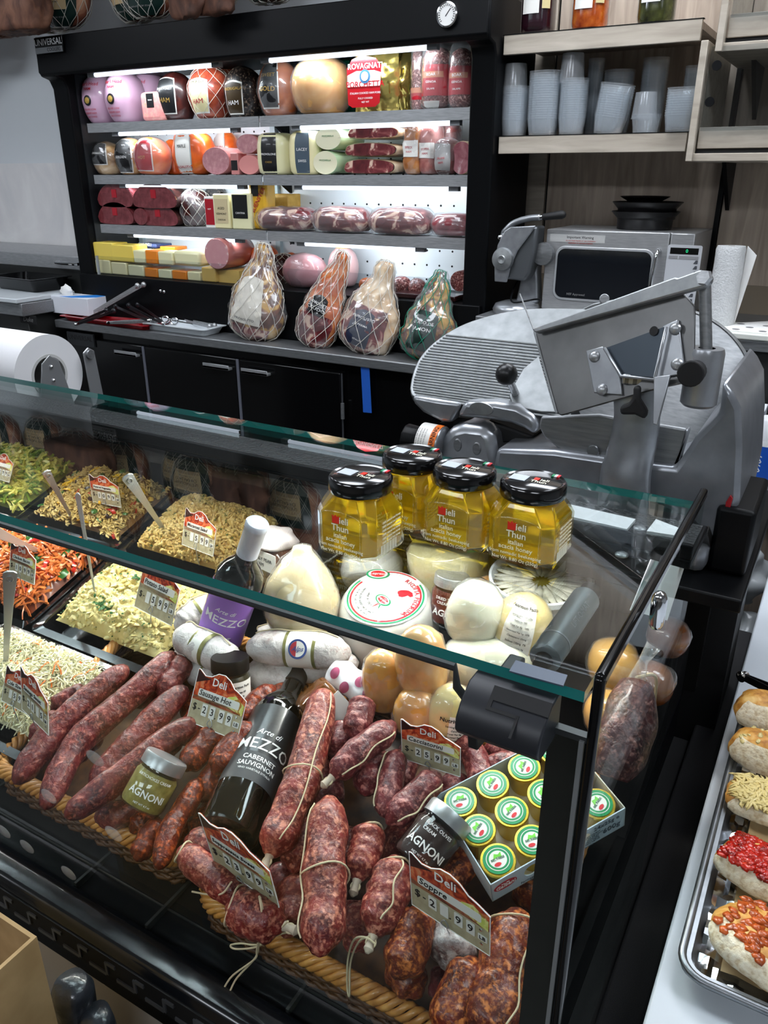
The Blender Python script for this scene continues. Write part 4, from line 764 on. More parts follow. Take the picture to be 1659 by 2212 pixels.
obj('printed_wave', G().prism([(-.06, -.05, .0752), (.02, -.056, .0752), (.114, .0, .0752), (.114, .054, .0752), (.05, .054, .0752), (-.0, .0, .0752)], (0, 0, .0006)), mat('sky_blue_print', (44, 130, 214), .5), t)
s = Rev([(.0, 0), (.03, 0), (.035, .02), (.02, .04), (.0, .05)], 1, .4, .02, 60, 3, nz=14, nt=24); obj('tissue', s.geo(T=at(-.07, .0, .074)), PAP, t, smooth=180)
def tongs(label, p, q, spread=.02, r=.0035, group='steel tongs on the counter', w=.012, col=STEEL, name='tongs', hinge=True):
    p, q = np.array(p, float), np.array(q, float); t = thing(name, label, name, p, group); d = (q-p)/np.linalg.norm(q-p); sdv = np.cross(d, (0, 0, 1)); sdv /= np.linalg.norm(sdv); up_ = np.cross(sdv, d)
    for sg in (-1, 1):
        pts = bez([p, p+d*.04+sdv*sg*spread*.35, p+(q-p)*.6+sdv*sg*spread*.8, q+sdv*sg*spread], 14)
        g = G(); V = []
        for i, c in enumerate(pts): V += [c-up_*w/2, c+up_*w/2, c+up_*w/2+sdv*sg*.002, c-up_*w/2+sdv*sg*.002]
        F = [(4*i+a, 4*i+(a+1) % 4, 4*i+4+(a+1) % 4, 4*i+4+a) for i in range(13) for a in range(4)]+[(0, 1, 2, 3), (52, 53, 54, 55)]
        g.add(V, F); obj('arm', g, col, t, W=True, bevel=.0006)
        g = G()
        for k in range(5): a = q+sdv*sg*spread+d*.004*k; g.ball(a, (.004, .004, .010-.001*k), 8)
        obj('grip_end', g.ball(q+sdv*sg*spread+d*.01, (.012, .010, .012), 10), col, t, W=True)
    if hinge: obj('spring_hinge', G().tube([p-sdv*.008, p+sdv*.008], .006, 12).ball(p-d*.004, .007), CHR, t, W=True)
    return t
TD = mat('dark_tongs', (60, 60, 63), .35, .8)
zt = 1.03
for lb, p, q, c in [('long steel tongs propped up at a steep angle on the red tray', P(170, 694, y=2.46), P(300, 618, y=2.50), STEEL), ('steel tongs lying flat across the front of the red tray', P(235, 697, z=zt), P(330, 693, z=zt+.005), STEELD), ('dark tongs pointing back left from the middle of the red tray', P(322, 692, z=zt+.02), P(262, 662, z=zt+.03), TD),
                    ('dark tongs crossing over the others at the right of the red tray', P(352, 698, z=zt+.01), P(290, 660, z=zt+.045), TD), ('steel tongs with round loops lying at the back right of the red tray', P(370, 672, z=zt), P(300, 668, z=zt), STEELD), ('steel tongs at the left rim of the red tray', P(165, 700, z=zt), P(235, 672, z=zt+.02), TD)]:
    tongs(lb, p, q, col=c)
a = P(400, 712, z=CZ)
tag(obj('white_tray', tray_geo(.36, .125, .03), mat('white_plastic', (206, 212, 216), .35), M=at(a[0]+.005, 2.478, CZ, -.02)), 'shallow white plastic tray on the counter left of the netted hams', 'tray')
tongs('small steel tongs lying in the white tray pointing right', P(392, 690, z=zt), P(455, 704, z=zt), .012, group=None)
for i, (u, v, lb) in enumerate([(357, 690, 'left of the pair'), (377, 694, 'right of the pair')]):
    c = P(u, v, z=1.037); g = G(); g.tube([c+np.array([.020*math.cos(k), .004*math.sin(k), .013*math.sin(k)]) for k in np.linspace(0, 2*PI, 20, endpoint=False)], .0035, 8, closed=True); g.tube([c+np.array([.02, 0, 0]), c+np.array([.09, .01, -.006])], .004, 8)
    tag(obj('ladle', g, CHR, origin=c), 'small chrome scoop with a loop handle in the white tray, '+lb, 'scoop', 'chrome scoops in the white tray')
# ================================================================ prep table at the far left
t = thing('prep_table', 'stainless prep table with a hinged lid at the far left wall', 'table', (-3.7, 2.5, 0))
obj('cabinet', G().box((-4.6, 2.30, .05), (-3.15, 2.93, 1.03)), mat('dark_steel', (52, 53, 52), .4, .5), t, W=True, bevel=.004)
obj('worktop', G().box((-4.62, 2.26, 1.03), (-3.12, 2.93, 1.085)), STEELD, t, W=True, bevel=.003)
obj('lid', G().prism([(-4.6, y, z) for y, z in [(2.62, 1.19), (2.62, 1.25), (2.66, 1.262), (2.93, 1.262), (2.93, 1.19)]], (1.48, 0, 0)), STEEL, t, W=True, bevel=.003)
obj('raised_rail', G().box((-4.6, 2.62, 1.085), (-3.13, 2.93, 1.19)), mat('dark_steel', ), t, W=True)
a = P(150, 568, y=2.61); obj('lid_handle', G().tube(bez([(a[0]-.07, 2.617, 1.222), (a[0]-.065, 2.59, 1.222), (a[0]+.065, 2.59, 1.222), (a[0]+.07, 2.617, 1.222)], 16), .008, 8), CHR, t, W=True)
a = P(62, 690, y=2.298); n = obj('badge', G().box((a[0]-.055, 2.295, a[2]-.018), (a[0]+.055, 2.30, a[2]+.018)), BLKM, t, W=True); obj('lettering', lines([('Duke', 0, 0, .03, .3)], flat_fn((a[0], 2.294, a[2]), (1, 0, 0), (0, 0, 1))), mat('pale_badge', (120, 120, 120), .4), n, W=True)
tag(obj('cutting_board', G().box((-4.6, 2.245, 1.086), (-3.13, 2.56, 1.106)), mat('white_board', (196, 202, 206), .4), bevel=.004, origin=None), 'long white cutting board along the front of the prep table', 'cutting board')
t = tag(obj('black_pan', tray_geo(.34, .2, .06, taper=.03), BLKG, M=at(-3.36, 2.50, 1.107, -.06)), 'black plastic serving pan on the white board, nearest the cold display', 'pan')
t = tag(obj('black_pan', tray_geo(.34, .2, .06, taper=.03), BLKG, M=at(-3.85, 2.46, 1.107, .04)), 'black plastic serving pan on the white board at the left edge of the photo', 'pan')
tag(obj('egg', G().ball((0, 0, .012), (.02, .016, .012)), PAP, M=at(-3.28, 2.50, 1.112)), 'small white lump lying in the black pan', 'food')
# ================================================================ paper roll dispenser behind the case
RY, RZ = 1.12, 1.196; a = P(108, 812, y=RY); cx0 = a[0]
Rr = .088
t = thing('butcher_paper_roll', 'big white roll of butcher paper in its dispenser behind the case', 'paper roll', (cx0, RY, RZ))
T = Matrix.Translation((cx0, RY, RZ)) @ Matrix.Rotation(-PI/2, 4, 'Y')
obj('roll', G().lathe([(.046, 0), (Rr, 0), (Rr, .62), (.046, .62)], 56, T=T, closed=False).lathe([(.046, 0), (.046, .62)], 40, T=T, closed=False), mat('roll_paper', (214, 214, 216), .7), t, W=True, smooth=60)
obj('core', G().lathe([(.040, -.001), (.046, -.001), (.046, .02), (.040, .6), (.040, -.001)], 40, T=T, closed=False), mat('core_card', (178, 178, 176), .7), t, W=True)
t = thing('paper_dispenser', 'grey metal bracket holding the butcher paper roll', 'dispenser', (cx0, RY, RZ-.09))
GM = mat('dispenser_grey', (150, 152, 154), .35, .6)
po = [(cx0+.006, RY+y, RZ+z) for y, z in [(-.022, .03), (0, .045), (.022, .03), (.05, -.09), (-.05, -.09)]]
obj('end_plate', G().prism(po, (.003, 0, 0)), GM, t, W=True, bevel=.001)
obj('arm', G().prism([(cx0+.012, RY+y, RZ+z) for y, z in [(.085, .035), (.10, .045), (.115, .035), (.125, -.09), (.09, -.09)]], (.004, 0, 0)), GM, t, W=True, bevel=.001)
obj('pivot', G().tube([(cx0+.014, RY+.10, RZ+.03), (cx0+.022, RY+.10, RZ+.03)], .010, 16), STEELD, t, W=True)
obj('rivet', G().ball((cx0+.01, RY, RZ+.02), .004).ball((cx0+.01, RY, RZ-.01), .004), CHR, t, W=True)
obj('base_bar', G().box((cx0-.64, RY-.06, RZ-.1), (cx0+.02, RY+.13, RZ-.088)), BLK, t, W=True)
# ================================================================ wooden shelves at right
def plank(label, x0, x1, yf, zt, hf, name='wall_shelf'):
    t = thing(name, label, 'shelf', ((x0+x1)/2, 2.8, zt-hf/2)); obj('board', G().box((x0+.004, yf+.008, zt-.02), (x1-.004, 2.938, zt-.002)), WOOD, t, W=True)
    obj('front_edge', G().box((x0, yf-.006, zt-hf), (x1, yf+.008, zt)), WOODL, t, W=True, bevel=.0015); obj('edge_trim', G().box((x0-.003, yf-.007, zt), (x1+.003, yf+.01, zt+.002)), BLK, t, W=True)
    return t
plank('upper pale wooden wall shelf carrying the preserve jars', -1.073, -.498, 2.6, 1.990, .052); plank('lower pale wooden wall shelf carrying the stacked clear cups', -1.073, -.498, 2.6, 1.712, .050)
def unit(label, zt, px, acr, front0):
    """right-hand shelf with a side cheek and a clear front"""
    yf = 2.5; x0 = float(P(px, 340, y=yf)[0]); t = thing('wall_shelf', label, 'shelf', (x0+.5, 2.75, zt))
    obj('bottom_board', G().box((x0, yf, zt-.02), (x0+1.2, 2.935, zt)), WOODL, t, W=True, bevel=.0015); obj('side_cheek', G().box((x0-.012, yf-.01, zt-.02), (x0+.006, 2.9, zt+.27)), WOODL, t, W=True, bevel=.0015)
    obj('front_edge', G().box((x0+.01, yf+.012, zt+.012), (x0+1.2, yf+.03, zt+.065)), WOODL, t, W=True, bevel=.0015); obj('shadow_gap', G().box((x0+.008, yf+.02, zt), (x0+1.2, yf+.04, zt+.014)), BLKM, t, W=True)
    if acr:
        ac = obj('clear_front', G().box((x0+.015, yf-.002, zt+.055), (x0+1.2, yf+.003, zt+.255)), ACRY, t, W=True)
        g = G()
        obj('bolt', G().lathe([(0, 0), (.012, 0), (.012, .006), (0, .006)], 14, T=at(x0+.035, yf-.003, zt+.21, rx=PI/2)), BLK, t, W=True); obj('bolt', G().lathe([(0, 0), (.012, 0), (.012, .006), (0, .006)], 14, T=at(x0+.030, yf-.003, zt+.125, rx=PI/2)), BLK, t, W=True)
    obj('shelf_bracket', G().prism([(x0+.05, 2.93, zt-.02), (x0+.05, 2.93, zt-.16), (x0+.05, 2.72, zt-.02)], (.012, 0, 0)), BLK, t, W=True)
    return x0
zb_ = float(P(1500, 340, y=2.5)[2]); X0 = unit('right wooden shelf unit with a bolted clear front panel', zb_+.01, 1492, True, 0)
zb2 = float(P(1530, 104, y=2.5)[2]); unit('upper right wooden shelf unit at the corner of the photo', zb2+.01, 1522, True, 0)
for x, z0, z1_ in ((-.448, 1.3, 2.35),): tag(obj('shelf_standard', G().box((-.441, 2.925, .9), (-.427, 2.941, 2.6)), BLK, origin=None), 'black upright shelf rail between the wood panels', 'rail')
# jars on the upper shelf
def preserve(label, u, v, y, fill, lab, tx, w=.078):
    b = P(u, v, y=y); x = b[0]; r = w/2; t = thing('preserve_jar', label, 'jar', (x, y, 1.9925), 'preserve jars on the upper wooden shelf')
    s = Rev([(0, 0), (r*.9, 0), (r, .01), (r, .15), (r*.75, .18), (r*.7, .20), (0, .20)], 1, 1, 0, nz=18, nt=28, sq=3)
    obj('contents', s.geo(), fill, t, smooth=60); obj('glass', Rev([(r*.94, -.0), (r*1.04, .008), (r*1.05, .152), (r*.8, .184), (r*.74, .202)], 1, 1, 0, nz=14, nt=24, sq=3).geo(), ACRY, t, smooth=60)
    lo = obj('label', s.patch(UP-.62, UP+.35, .34, .74, .004, n=8, m=5), WLAB, t, smooth=180); obj('barcode_label', s.patch(UP+.5, UP+.95, .38, .72, .004, n=4, m=4), mat('tan_lab', (196, 180, 130), .5), t, smooth=180)
    obj('lettering', lines([(tx, 0, .01, .013), ('ITALIAN', 0, -.006, .008)], s.fn(UP-.12, .5, .005)), BP, lo, smooth=0); obj('lid', G().lathe([(r*.76, .20), (r*.8, .20), (r*.8, .222), (0, .224)], 24), mat('gold_lid', (180, 150, 80), .3, .8), t)
OLI = noisy('olives', [(.0, (20, 8, 12)), (.4, (52, 18, 30)), (1, (30, 10, 18))], 75, kind='voronoi', rough=.2, coat=.5); OPR = noisy('orange_preserve', [(.3, (150, 50, 14)), (.6, (206, 96, 26)), (.8, (226, 140, 60))], 40, 4, rough=.2, coat=.5); GPR = noisy('green_preserve', [(.3, (34, 34, 14)), (.6, (74, 76, 34)), (.8, (110, 110, 60))], 40, 4, rough=.2, coat=.5)
preserve('tall jar of dark purple olives on the upper shelf', 1161, 74, 2.66, OLI, 0, 'OLIVE NERE', .095); preserve('jar of bright orange preserve on the upper shelf', 1273, 64, 2.66, OPR, 0, 'Peperoni', .098); preserve('jar of olive-green preserve on the upper shelf', 1416, 48, 2.66, GPR, 0, 'Zucchine', .098)
# cup stacks
CUPM = thin_glass('cup_plastic', (245, 248, 250), 1.45, .12, boost=1.6, haze=.22, hazec=(216, 220, 224))
def cup_stack(desc, u0, u1, v0, v1, y, flip, pitch, hc, tilt=0., sq=2.0, taper=.82, zb=None):
    b0 = P(u0, v1, y=y); b1 = P(u1, v1, y=y); r = (b1[0]-b0[0])/2; x = (b0[0]+b1[0])/2; top = P((u0+u1)/2, v0, y=y)[2]; zs = 1.7135 if zb is None else zb; n = max(1, int((top-zs-hc)/pitch)+1); src = None
    Mb = at(x, y, zs, 0, 0, tilt)
    for i in range(n):
        M = Mb @ (Matrix.Translation((0, 0, i*pitch)) if not flip else Matrix.Translation((0, 0, i*pitch+hc)) @ Matrix.Rotation(PI, 4, 'X'))
        if src is None:
            g = G().lathe([(r*taper, 0), (r*.97, hc*.93), (r*.97, hc*.94), (r, hc*.94), (r, hc), (r*.97, hc)], 22, closed=False, sq=sq).lathe([(0, 0), (r*taper, 0)], 22, closed=False, sq=sq)
            src = obj('plastic_cup', g, CUPM, M=M, smooth=50); tag(src, 'clear plastic cup nested in '+desc, 'cup', 'cups in '+desc)
        else: c = src.copy(); COL.objects.link(c); c.matrix_basis = M
    return zs+(n-1)*pitch+hc
zt1 = cup_stack('the short leftmost stack under a domed cup', 1080, 1138, 185, 298, 2.66, False, .0062, .05)
cup_stack('the domed top of the leftmost stack', 1086, 1139, 136, 185, 2.66, True, .02, .075, zb=zt1-.012)
cup_stack('the ribbed stack second from the left', 1139, 1205, 153, 297, 2.66, False, .0065, .05, sq=2.6)
zt3 = cup_stack('the tall stack third from the left', 1203, 1262, 170, 296, 2.66, False, .0062, .05)
cup_stack('the domed top of the third stack', 1208, 1262, 121, 170, 2.66, True, .02, .08, zb=zt3-.012)
cup_stack('the stack hidden behind the third one', 1258, 1292, 126, 290, 2.80, False, .009, .06)
cup_stack('the back stack behind the leaning one', 1294, 1358, 150, 290, 2.80, False, .008, .05)
cup_stack('the leaning stack in the middle of the shelf', 1277, 1347, 180, 294, 2.66, False, .0062, .05, tilt=.13, sq=2.6)
zt6 = cup_stack('the low stack of wide cups', 1361, 1424, 252, 291, 2.64, False, .0075, .05)
cup_stack('the clear cup upended on the low stack', 1364, 1420, 202, 250, 2.64, True, .012, .07, zb=zt6-.012)
cup_stack('the back stack behind the low one', 1372, 1428, 124, 290, 2.80, False, .009, .06)
cup_stack('the rightmost square-sided stack', 1433, 1500, 189, 289, 2.62, False, .0062, .045, sq=4)
cup_stack('the square-sided back stack at the right', 1464, 1512, 140, 288, 2.80, False, .007, .045, sq=4)
# ================================================================ back counter with microwave, juicer, towels
BZ = 1.175
t = thing('back_counter', 'steel work counter against the wood wall under the shelves', 'counter', (-.2, 2.7, 0))
obj('worktop', G().box((-1.06, 2.44, BZ-.03), (1.5, 2.935, BZ)), STEELD, t, W=True, bevel=.003); obj('body', G().box((-1.06, 2.47, .95), (1.5, 2.93, BZ-.03)), mat('dark_steel', ), t, W=True)
g = G()
for i in range(4): a = P(1596, 785+i*15, y=2.468); g.box((a[0]-.012, 2.4675, a[2]-.002), (a[0]+.012, 2.471, a[2]+.002))
obj('vent_slots', g, BLKM, t, W=True)
obj('lower_shelf', G().box((-1.06, 2.2, .80), (1.5, 2.93, .825)), STEELD, t, W=True, bevel=.003); obj('leg', G().box((-1.04, 2.48, 0), (-1.0, 2.52, .95)), STEELD, t, W=True); obj('leg', G().box((1.4, 2.48, 0), (1.44, 2.52, .95)), STEELD, t, W=True)
obj('backsplash', G().box((-1.06, 2.925, BZ), (1.5, 2.938, BZ+.09)), mat('tan_splash', (120, 108, 92), .4), t, W=True)
mx0, mx1, my, mzt = -.893, -.437, 2.60, 1.440
t = thing('microwave', 'stainless commercial microwave with a dark window on the back counter', 'microwave', ((mx0+mx1)/2, 2.76, BZ)); MS = noisy('microwave_steel', [(.3, (160, 161, 162)), (.7, (180, 181, 182))], 30, 4, rough=.36, metal=.6, stretch=(1, 10, 10))
obj('housing', G().box((mx0, my+.02, BZ+.012), (mx1, 2.90, mzt)), MS, t, W=True, bevel=.003); obj('foot', G().box((mx0+.02, my+.05, BZ), (mx0+.05, my+.08, BZ+.012)), RUB, t, W=True); obj('foot', G().box((mx1-.05, my+.05, BZ), (mx1-.02, my+.08, BZ+.012)), RUB, t, W=True)
xd = float(P(1442, 560, y=my)[0])
d = obj('door', G().box((mx0, my, BZ+.015), (xd-.002, my+.02, mzt)), MS, t, W=True, bevel=.003)
def rr(x0, x1, z0, z1, y, r, n=6):
    o = []
    for cx, cz, a0 in ((x1-r, z1-r, 0), (x0+r, z1-r, PI/2), (x0+r, z0+r, PI), (x1-r, z0+r, 1.5*PI)): o += [(cx+r*math.cos(a0+PI/2*k/n), y, cz+r*math.sin(a0+PI/2*k/n)) for k in range(n+1)]
    return o
w0 = P(1207, 536, y=my); w1 = P(1396, 655, y=my)
obj('window_bezel', G().prism(rr(w0[0]-.008, w1[0]+.008, w1[2]-.008, w0[2]+.008, my, .03), (0, -.004, 0)), mat('bezel_grey', (178, 180, 182), .3, .35), d, W=True, bevel=.002)
wn = obj('window', G().prism(rr(w0[0], w1[0], w1[2], w0[2], my-.004, .024), (0, -.001, 0)), mat('oven_glass', (14, 17, 22), .06, coat=.5), d, W=True)
obj('fine_print', lines([('NSF Approved', w0[0]+.04, w1[2]+.012, .010, 0, 0, 'LEFT')], flat_fn((0, my-.0055, 0), (1, 0, 0), (0, 0, 1))), GRP, wn, W=True)
h0 = P(1424, 542, y=my); h1 = P(1410, 612, y=my); obj('handle', G().tube(bez([h0+[0, 0, 0], h0+[0, -.03, -.01], h1+[0, -.03, -.03], h1+[0, 0, -.045]], 18), .007, 10, round_=True), CHR, d, W=True)
w0 = P(1189, 505, y=my); w1 = P(1306, 526, y=my); wl = obj('warning_label', G().box((w0[0], my-.0008, w1[2]), (w1[0], my, w0[2])), mat('pale_label', (176, 176, 174), .4), d, W=True)
obj('lettering', lines([('Important Warning', (w0[0]+w1[0])/2+.01, w0[2]-.008, .011, 0, .003)], flat_fn((0, my-.001, 0), (1, 0, 0), (0, 0, 1))), BP, wl, W=True)
obj('fine_print', lines([('do not heat liquids or use cookware', (w0[0]+w1[0])/2+.012, w0[2]-.018, .0065), ('explosion or serious eruption', (w0[0]+w1[0])/2+.012, w0[2]-.025, .0065)], flat_fn((0, my-.001, 0), (1, 0, 0), (0, 0, 1))), mat('red_fine', (170, 60, 50), .5), wl, W=True)
cpn = obj('control_side', G().box((xd+.001, my, BZ+.015), (mx1, my+.02, mzt)), MS, t, W=True, bevel=.003)
w0 = P(1444, 528, y=my); w1 = P(1498, 660, y=my); kp = obj('keypad', G().prism(rr(w0[0], w1[0]+.002, w1[2]-.02, w0[2], my, .006), (0, -.002, 0)), mat('keypad_grey', (186, 188, 192), .35), cpn, W=True)
obj('display', G().box((w0[0]+.008, my-.003, w0[2]-.026), (w1[0]-.008, my-.0015, w0[2]-.008)), BLKG, cpn, W=True); obj('digit', lines([('0', (w0[0]+w1[0])/2+.008, w0[2]-.017, .014)], flat_fn((0, my-.0035, 0), (1, 0, 0), (0, 0, 1))), mat('green_led', (30, 200, 130), .5, emit=1.2), cpn, W=True)
g = G(); g.box((w0[0]+.006, my-.0032, w0[2]-.040), (w0[0]+.032, my-.002, w0[2]-.031)).box((w0[0]+.036, my-.0032, w0[2]-.040), (w1[0]-.006, my-.002, w0[2]-.031)); obj('button_bars', g, mat('button_grey', (140, 140, 142), .5), cpn, W=True)
g = G()
for i in range(8): z = w0[2]-.052-i*.016; g.prism([(w1[0]-.018, my-.003, z), (w1[0]-.006, my-.003, z), (w1[0]-.006, my-.003, z+.010), (w1[0]-.012, my-.003, z+.010)], (0, .001, 0))
obj('button_marks', g, mat('button_dark', (70, 72, 78), .5), cpn, W=True)
zc = mzt+.001
for i, (u0, u1, z0, h, r2, lb) in enumerate([(1322, 1468, 0, .052, .8, 'black plastic bowl at the bottom of the stack on the microwave'), (1322, 1472, .030, .050, .82, 'black plastic bowl in the middle of the stack on the microwave'), (1336, 1442, .066, .030, .7, 'smallest black glossy bowl topping the stack on the microwave')]):
    a = P(u0, 470, y=2.75)[0]; b = P(u1, 470, y=2.75)[0]; r = (b-a)/2
    g = G().lathe([(0, 0), (r*r2, 0), (r*r2*1.01, h*.6), (r, h), (r*.985, h+.0015), (r*r2*.97, h*.62), (r*r2*.95, .004), (0, .004)], 40, closed=False)
    tag(obj('black_bowl', g, BLKG if i == 2 else mat('bowl_black', (18, 17, 18), .3), M=at((a+b)/2, 2.75, zc+z0), smooth=60), lb, 'bowl', 'stack of black bowls on the microwave')
# juicer
jx = P(1112, 560, y=2.55); jy = 2.58
t = thing('citrus_press', 'grey cast metal citrus press with a black-gripped lever left of the microwave', 'juicer', at(jx[0]+.005, jy, BZ))
obj('base', G().lathe([(0, 0), (.074, 0), (.078, .012), (.070, .028), (.045, .036), (.0, .038)], 40, sx=1, sy=1.15), CAST, t, smooth=60)
obj('column', G().prism([(x, .02, z) for x, z in [(-.012, .03), (.066, .03), (.052, .16), (.010, .17)]], (0, .05, 0)), CAST, t, bevel=.006)
hd = obj('head', G().prism([(x, -.035, z) for x, z in [(-.062, .105), (-.022, .108), (.035, .105), (.050, .13), (.062, .20), (.066, .275), (-.022, .268), (-.034, .262), (-.052, .22)]], (0, .08, 0)), mat('juicer_shade', (92, 95, 98), .35, .5), t, bevel=.008)
obj('front_shield', G().prism([(x, -.04, z) for x, z in [(-.066, .10), (-.022, .10), (-.012, .15), (.008, .20), (.045, .25), (.064, .278), (-.02, .272), (-.040, .26), (-.062, .215), (-.070, .16)]], (0, -.006, 0)), CAST, hd, bevel=.003)
obj('dial_cap', G().lathe([(0, .012), (.012, .014), (.014, .011), (.034, .008), (.037, .0), (.037, -.005)], 36, T=at(-.040, -.048, .172, rx=PI/2), closed=False), ALU, t)
g = G(); obj('rear_cap', G().lathe([(0, .01), (.034, .007), (.036, -.01)], 30, T=at(.078, .0, .190, rx=PI/2), closed=False), STEELD, t)
lv = obj('lever', G().tube(bez([(-.055, -.02, .236), (-.052, -.02, .252), (-.020, -.02, .282), (.03, -.02, .298), (.068, -.02, .302)], 24), [.008]*6+[.010]*18, 10), CAST, t, smooth=180)
obj('lever_pivot', G().ball((-.058, -.032, .238), .010), CHR, lv); obj('ferrule', G().tube([(.066, -.02, .302), (.078, -.02, .303)], .009, 14), CHR, lv); obj('grip', G().tube([(.078, -.02, .303), (.138, -.02, .311)], [.010, .013], 16, round_=True), RUB, lv)
obj('power_cord', G().tube(bez([(-.018, .05, .10), (-.016, .0, .07), (.02, -.09, .045), (.085, -.06, .055), (.075, .04, .04)], 24), .003, 6), BLK, t, smooth=180)
# paper towels, cutting board
a = P(1547, 540, y=2.56); b = P(1612, 540, y=2.56); r = (b[0]-a[0])/2; h = P(1580, 532, y=2.56)[2]-BZ
t = thing('paper_towel_roll', 'white paper towel roll standing right of the microwave', 'paper towels', at((a[0]+b[0])/2, 2.56, BZ+.001))
s = Rev([(r*.3, 0), (r, .0), (r*1.0, h*.5), (r, h), (r*.3, h)], 1, 1, .0015, 40, 2, nz=24, nt=40); obj('roll', s.geo(), noisy('towel', [(.3, (196, 198, 198)), (.7, (212, 213, 213))], 220, 3, rough=.9, bump=.8), t, smooth=60)
obj('core', G().lathe([(r*.3, h-.004), (r*.22, h+.0005), (r*.22, h-.03)], 24, closed=False), mat('core_brown', (110, 88, 66), .8), t); obj('loose_sheet', G().prism([(r*.6, r*.75, .02), (r*1.0, r*.2, .02), (r*1.7, .01, h*.9), (r*1.0, r*.5, h)], (.001, .001, 0)), PAP, t)
po = [P(u, v, z=BZ+.02) for u, v in ((1540, 733), (1573, 697), (1700, 660), (1900, 800), (1760, 765))]
t = thing('cutting_board', 'white cutting board with a spotted paper on it at the right edge', 'cutting board', (po[0][0]+.1, po[0][1], BZ))
obj('board', G().prism([(-.33, 2.43, BZ+.001), (.3, 2.43, BZ+.001), (.3, 2.62, BZ+.001), (-.30, 2.62, BZ+.001)], (0, 0, .018)), mat('board_cream', (206, 208, 200), .45), t, W=True, bevel=.004)
pp = obj('white_sheet', G().prism([(-.31, 2.455, BZ+.0192), (.2, 2.45, BZ+.0192), (.2, 2.66, BZ+.0192), (-.20, 2.68, BZ+.0192), (-.28, 2.60, BZ+.0192)], (0, 0, .0008)), PAP, t, W=True)
g = G()
for i in range(14): x, y = -.27+(i % 5)*.07+.03*(i//5 % 2), 2.48+.05*(i//5); g.lathe([(0, 0), (.011, 0)], 12, T=at(x, y, BZ+.0206), closed=False)
obj('printed_spots', g, mat('spot_grey', (120, 120, 122), .6), pp, W=True)
# things on the lower shelf
a = P(1648, 960, y=2.3); zz = .826
bx = P(1655, 870, y=2.28)
t = thing('spray_bottle', 'white cleaning bottle with a blue label on the low shelf at the right edge', 'bottle', at(P(1657, 960, y=2.28)[0], 2.28, zz)); obj('body', G().lathe([(0, 0), (.033, 0), (.036, .01), (.036, .11), (.03, .125), (0, .126)], 28), mat('clear_white', (190, 192, 194), .3), t); obj('cap', G().lathe([(.031, .12), (.031, .175), (.027, .18), (0, .18)], 28), mat('cap_white', (216, 218, 222), .4), t); obj('label', G().lathe([(.0365, .012), (.0365, .108)], 28, closed=False), mat('blue_bottle_label', (26, 78, 170), .4), t)
obj('lettering', lines([('S', -.002, .07, .03, 0, .006), ('S', -.002, .045, .03, 0, .006)], lambda x, y, z: np.stack([.0372*np.sin(x/.0372-.2), -.0372*np.cos(x/.0372-.2), y], 1)), WP, t)
for lb, u0, u1, v0, m in [('dark blue box beside the cleaning bottle', 1602, 1622, 868, NAVYL), ('white box between blue box and cleaning bottle', 1620, 1640, 885, mat('carton_white', ))]:
    x0 = P(u0, 950, y=2.34)[0]; x1 = P(u1, 950, y=2.34)[0]; zt_ = P(u0, v0, y=2.34)[2]; tag(obj('carton', G().box((-(x1-x0)/2, -.05, 0), ((x1-x0)/2, .05, zt_-zz)), m, M=at((x0+x1)/2, 2.38, zz), bevel=.002), lb, 'box')
for i, (u, v, lb) in enumerate([(1632, 1050, 'upper'), (1650, 1110, 'lower')]):
    a = P(u, v, y=2.0); s = Rev([(0, 0), (.05, .01), (.07, .05), (.06, .1), (.03, .14), (0, .15)], 1.2, .8, .03, 20, i, nz=20, nt=26); tag(obj('plastic_bag', s.geo(), mat('bag_grey', (130, 134, 136), .4, coat=.3), M=at(a[0], 2.0, .42+.17*(1-i), .3), smooth=180), 'crumpled grey plastic bag in the bin area below the counter, '+lb+' one', 'bag', 'bags below the counter')
tag(obj('storage_crate', G().box((-.25, 1.85, .0), (.35, 2.15, .42)), BLKM, bevel=.01), 'black crate under the low shelf with bags on it', 'crate')
# ================================================================ meat slicer
def Z(x, y): return 860+x/2.0764, 560+y/2.0764
def zp(pts, y0=None, p0=None, n=None):
    o = []
    for x, y in pts:
        u, v = Z(x, y); o.append(P(u, v, y=y0) if y0 is not None else PP(u, v, p0, n))
    return o
SL = thing('meat_slicer', 'large cast aluminium meat slicer with ridged plate and black ball knob behind the case', 'slicer', (-.33, 1.15, 1.106))
def part(name, g, m, bevel=.002, parent=None, smooth=40, label=None): return obj(name, g, m, parent or SL, W=True, bevel=bevel, smooth=smooth, label=label)
def plate(name, pts, y0, th, m, bevel=.002, parent=None, k=0, label=None):
    q = zp(pts, y0)
    if k: q = list(bez(q+[q[0]], k)[:-1])
    return part(name, G().prism(q, (0, th, 0)), m, bevel, parent, label=label)
GREYC = noisy('slicer_housing', [(.3, (128, 131, 136)), (.7, (146, 149, 154))], 30, 3, rough=.3, metal=.6)
base = plate('housing', [(440, 850), (700, 860), (1000, 905), (1240, 935), (1300, 850), (1330, 800), (1440, 690), (1455, 545), (1500, 600), (1535, 670), (1542, 850), (1530, 1080), (1500, 1230), (1440, 1330), (1400, 1280), (1310, 1180), (1180, 1110), (420, 960)], 1.06, .26, GREYC, .02)
part('foot_bed', G().box((-.50, 1.03, 1.106), (-.10, 1.34, 1.15)), GREYC, .012)
a = P(*Z(1520, 1120), y=1.04); part('side_foot', G().box((-.10, 1.05, 1.106), (-.052, 1.2, 1.20)), BLK, .006)
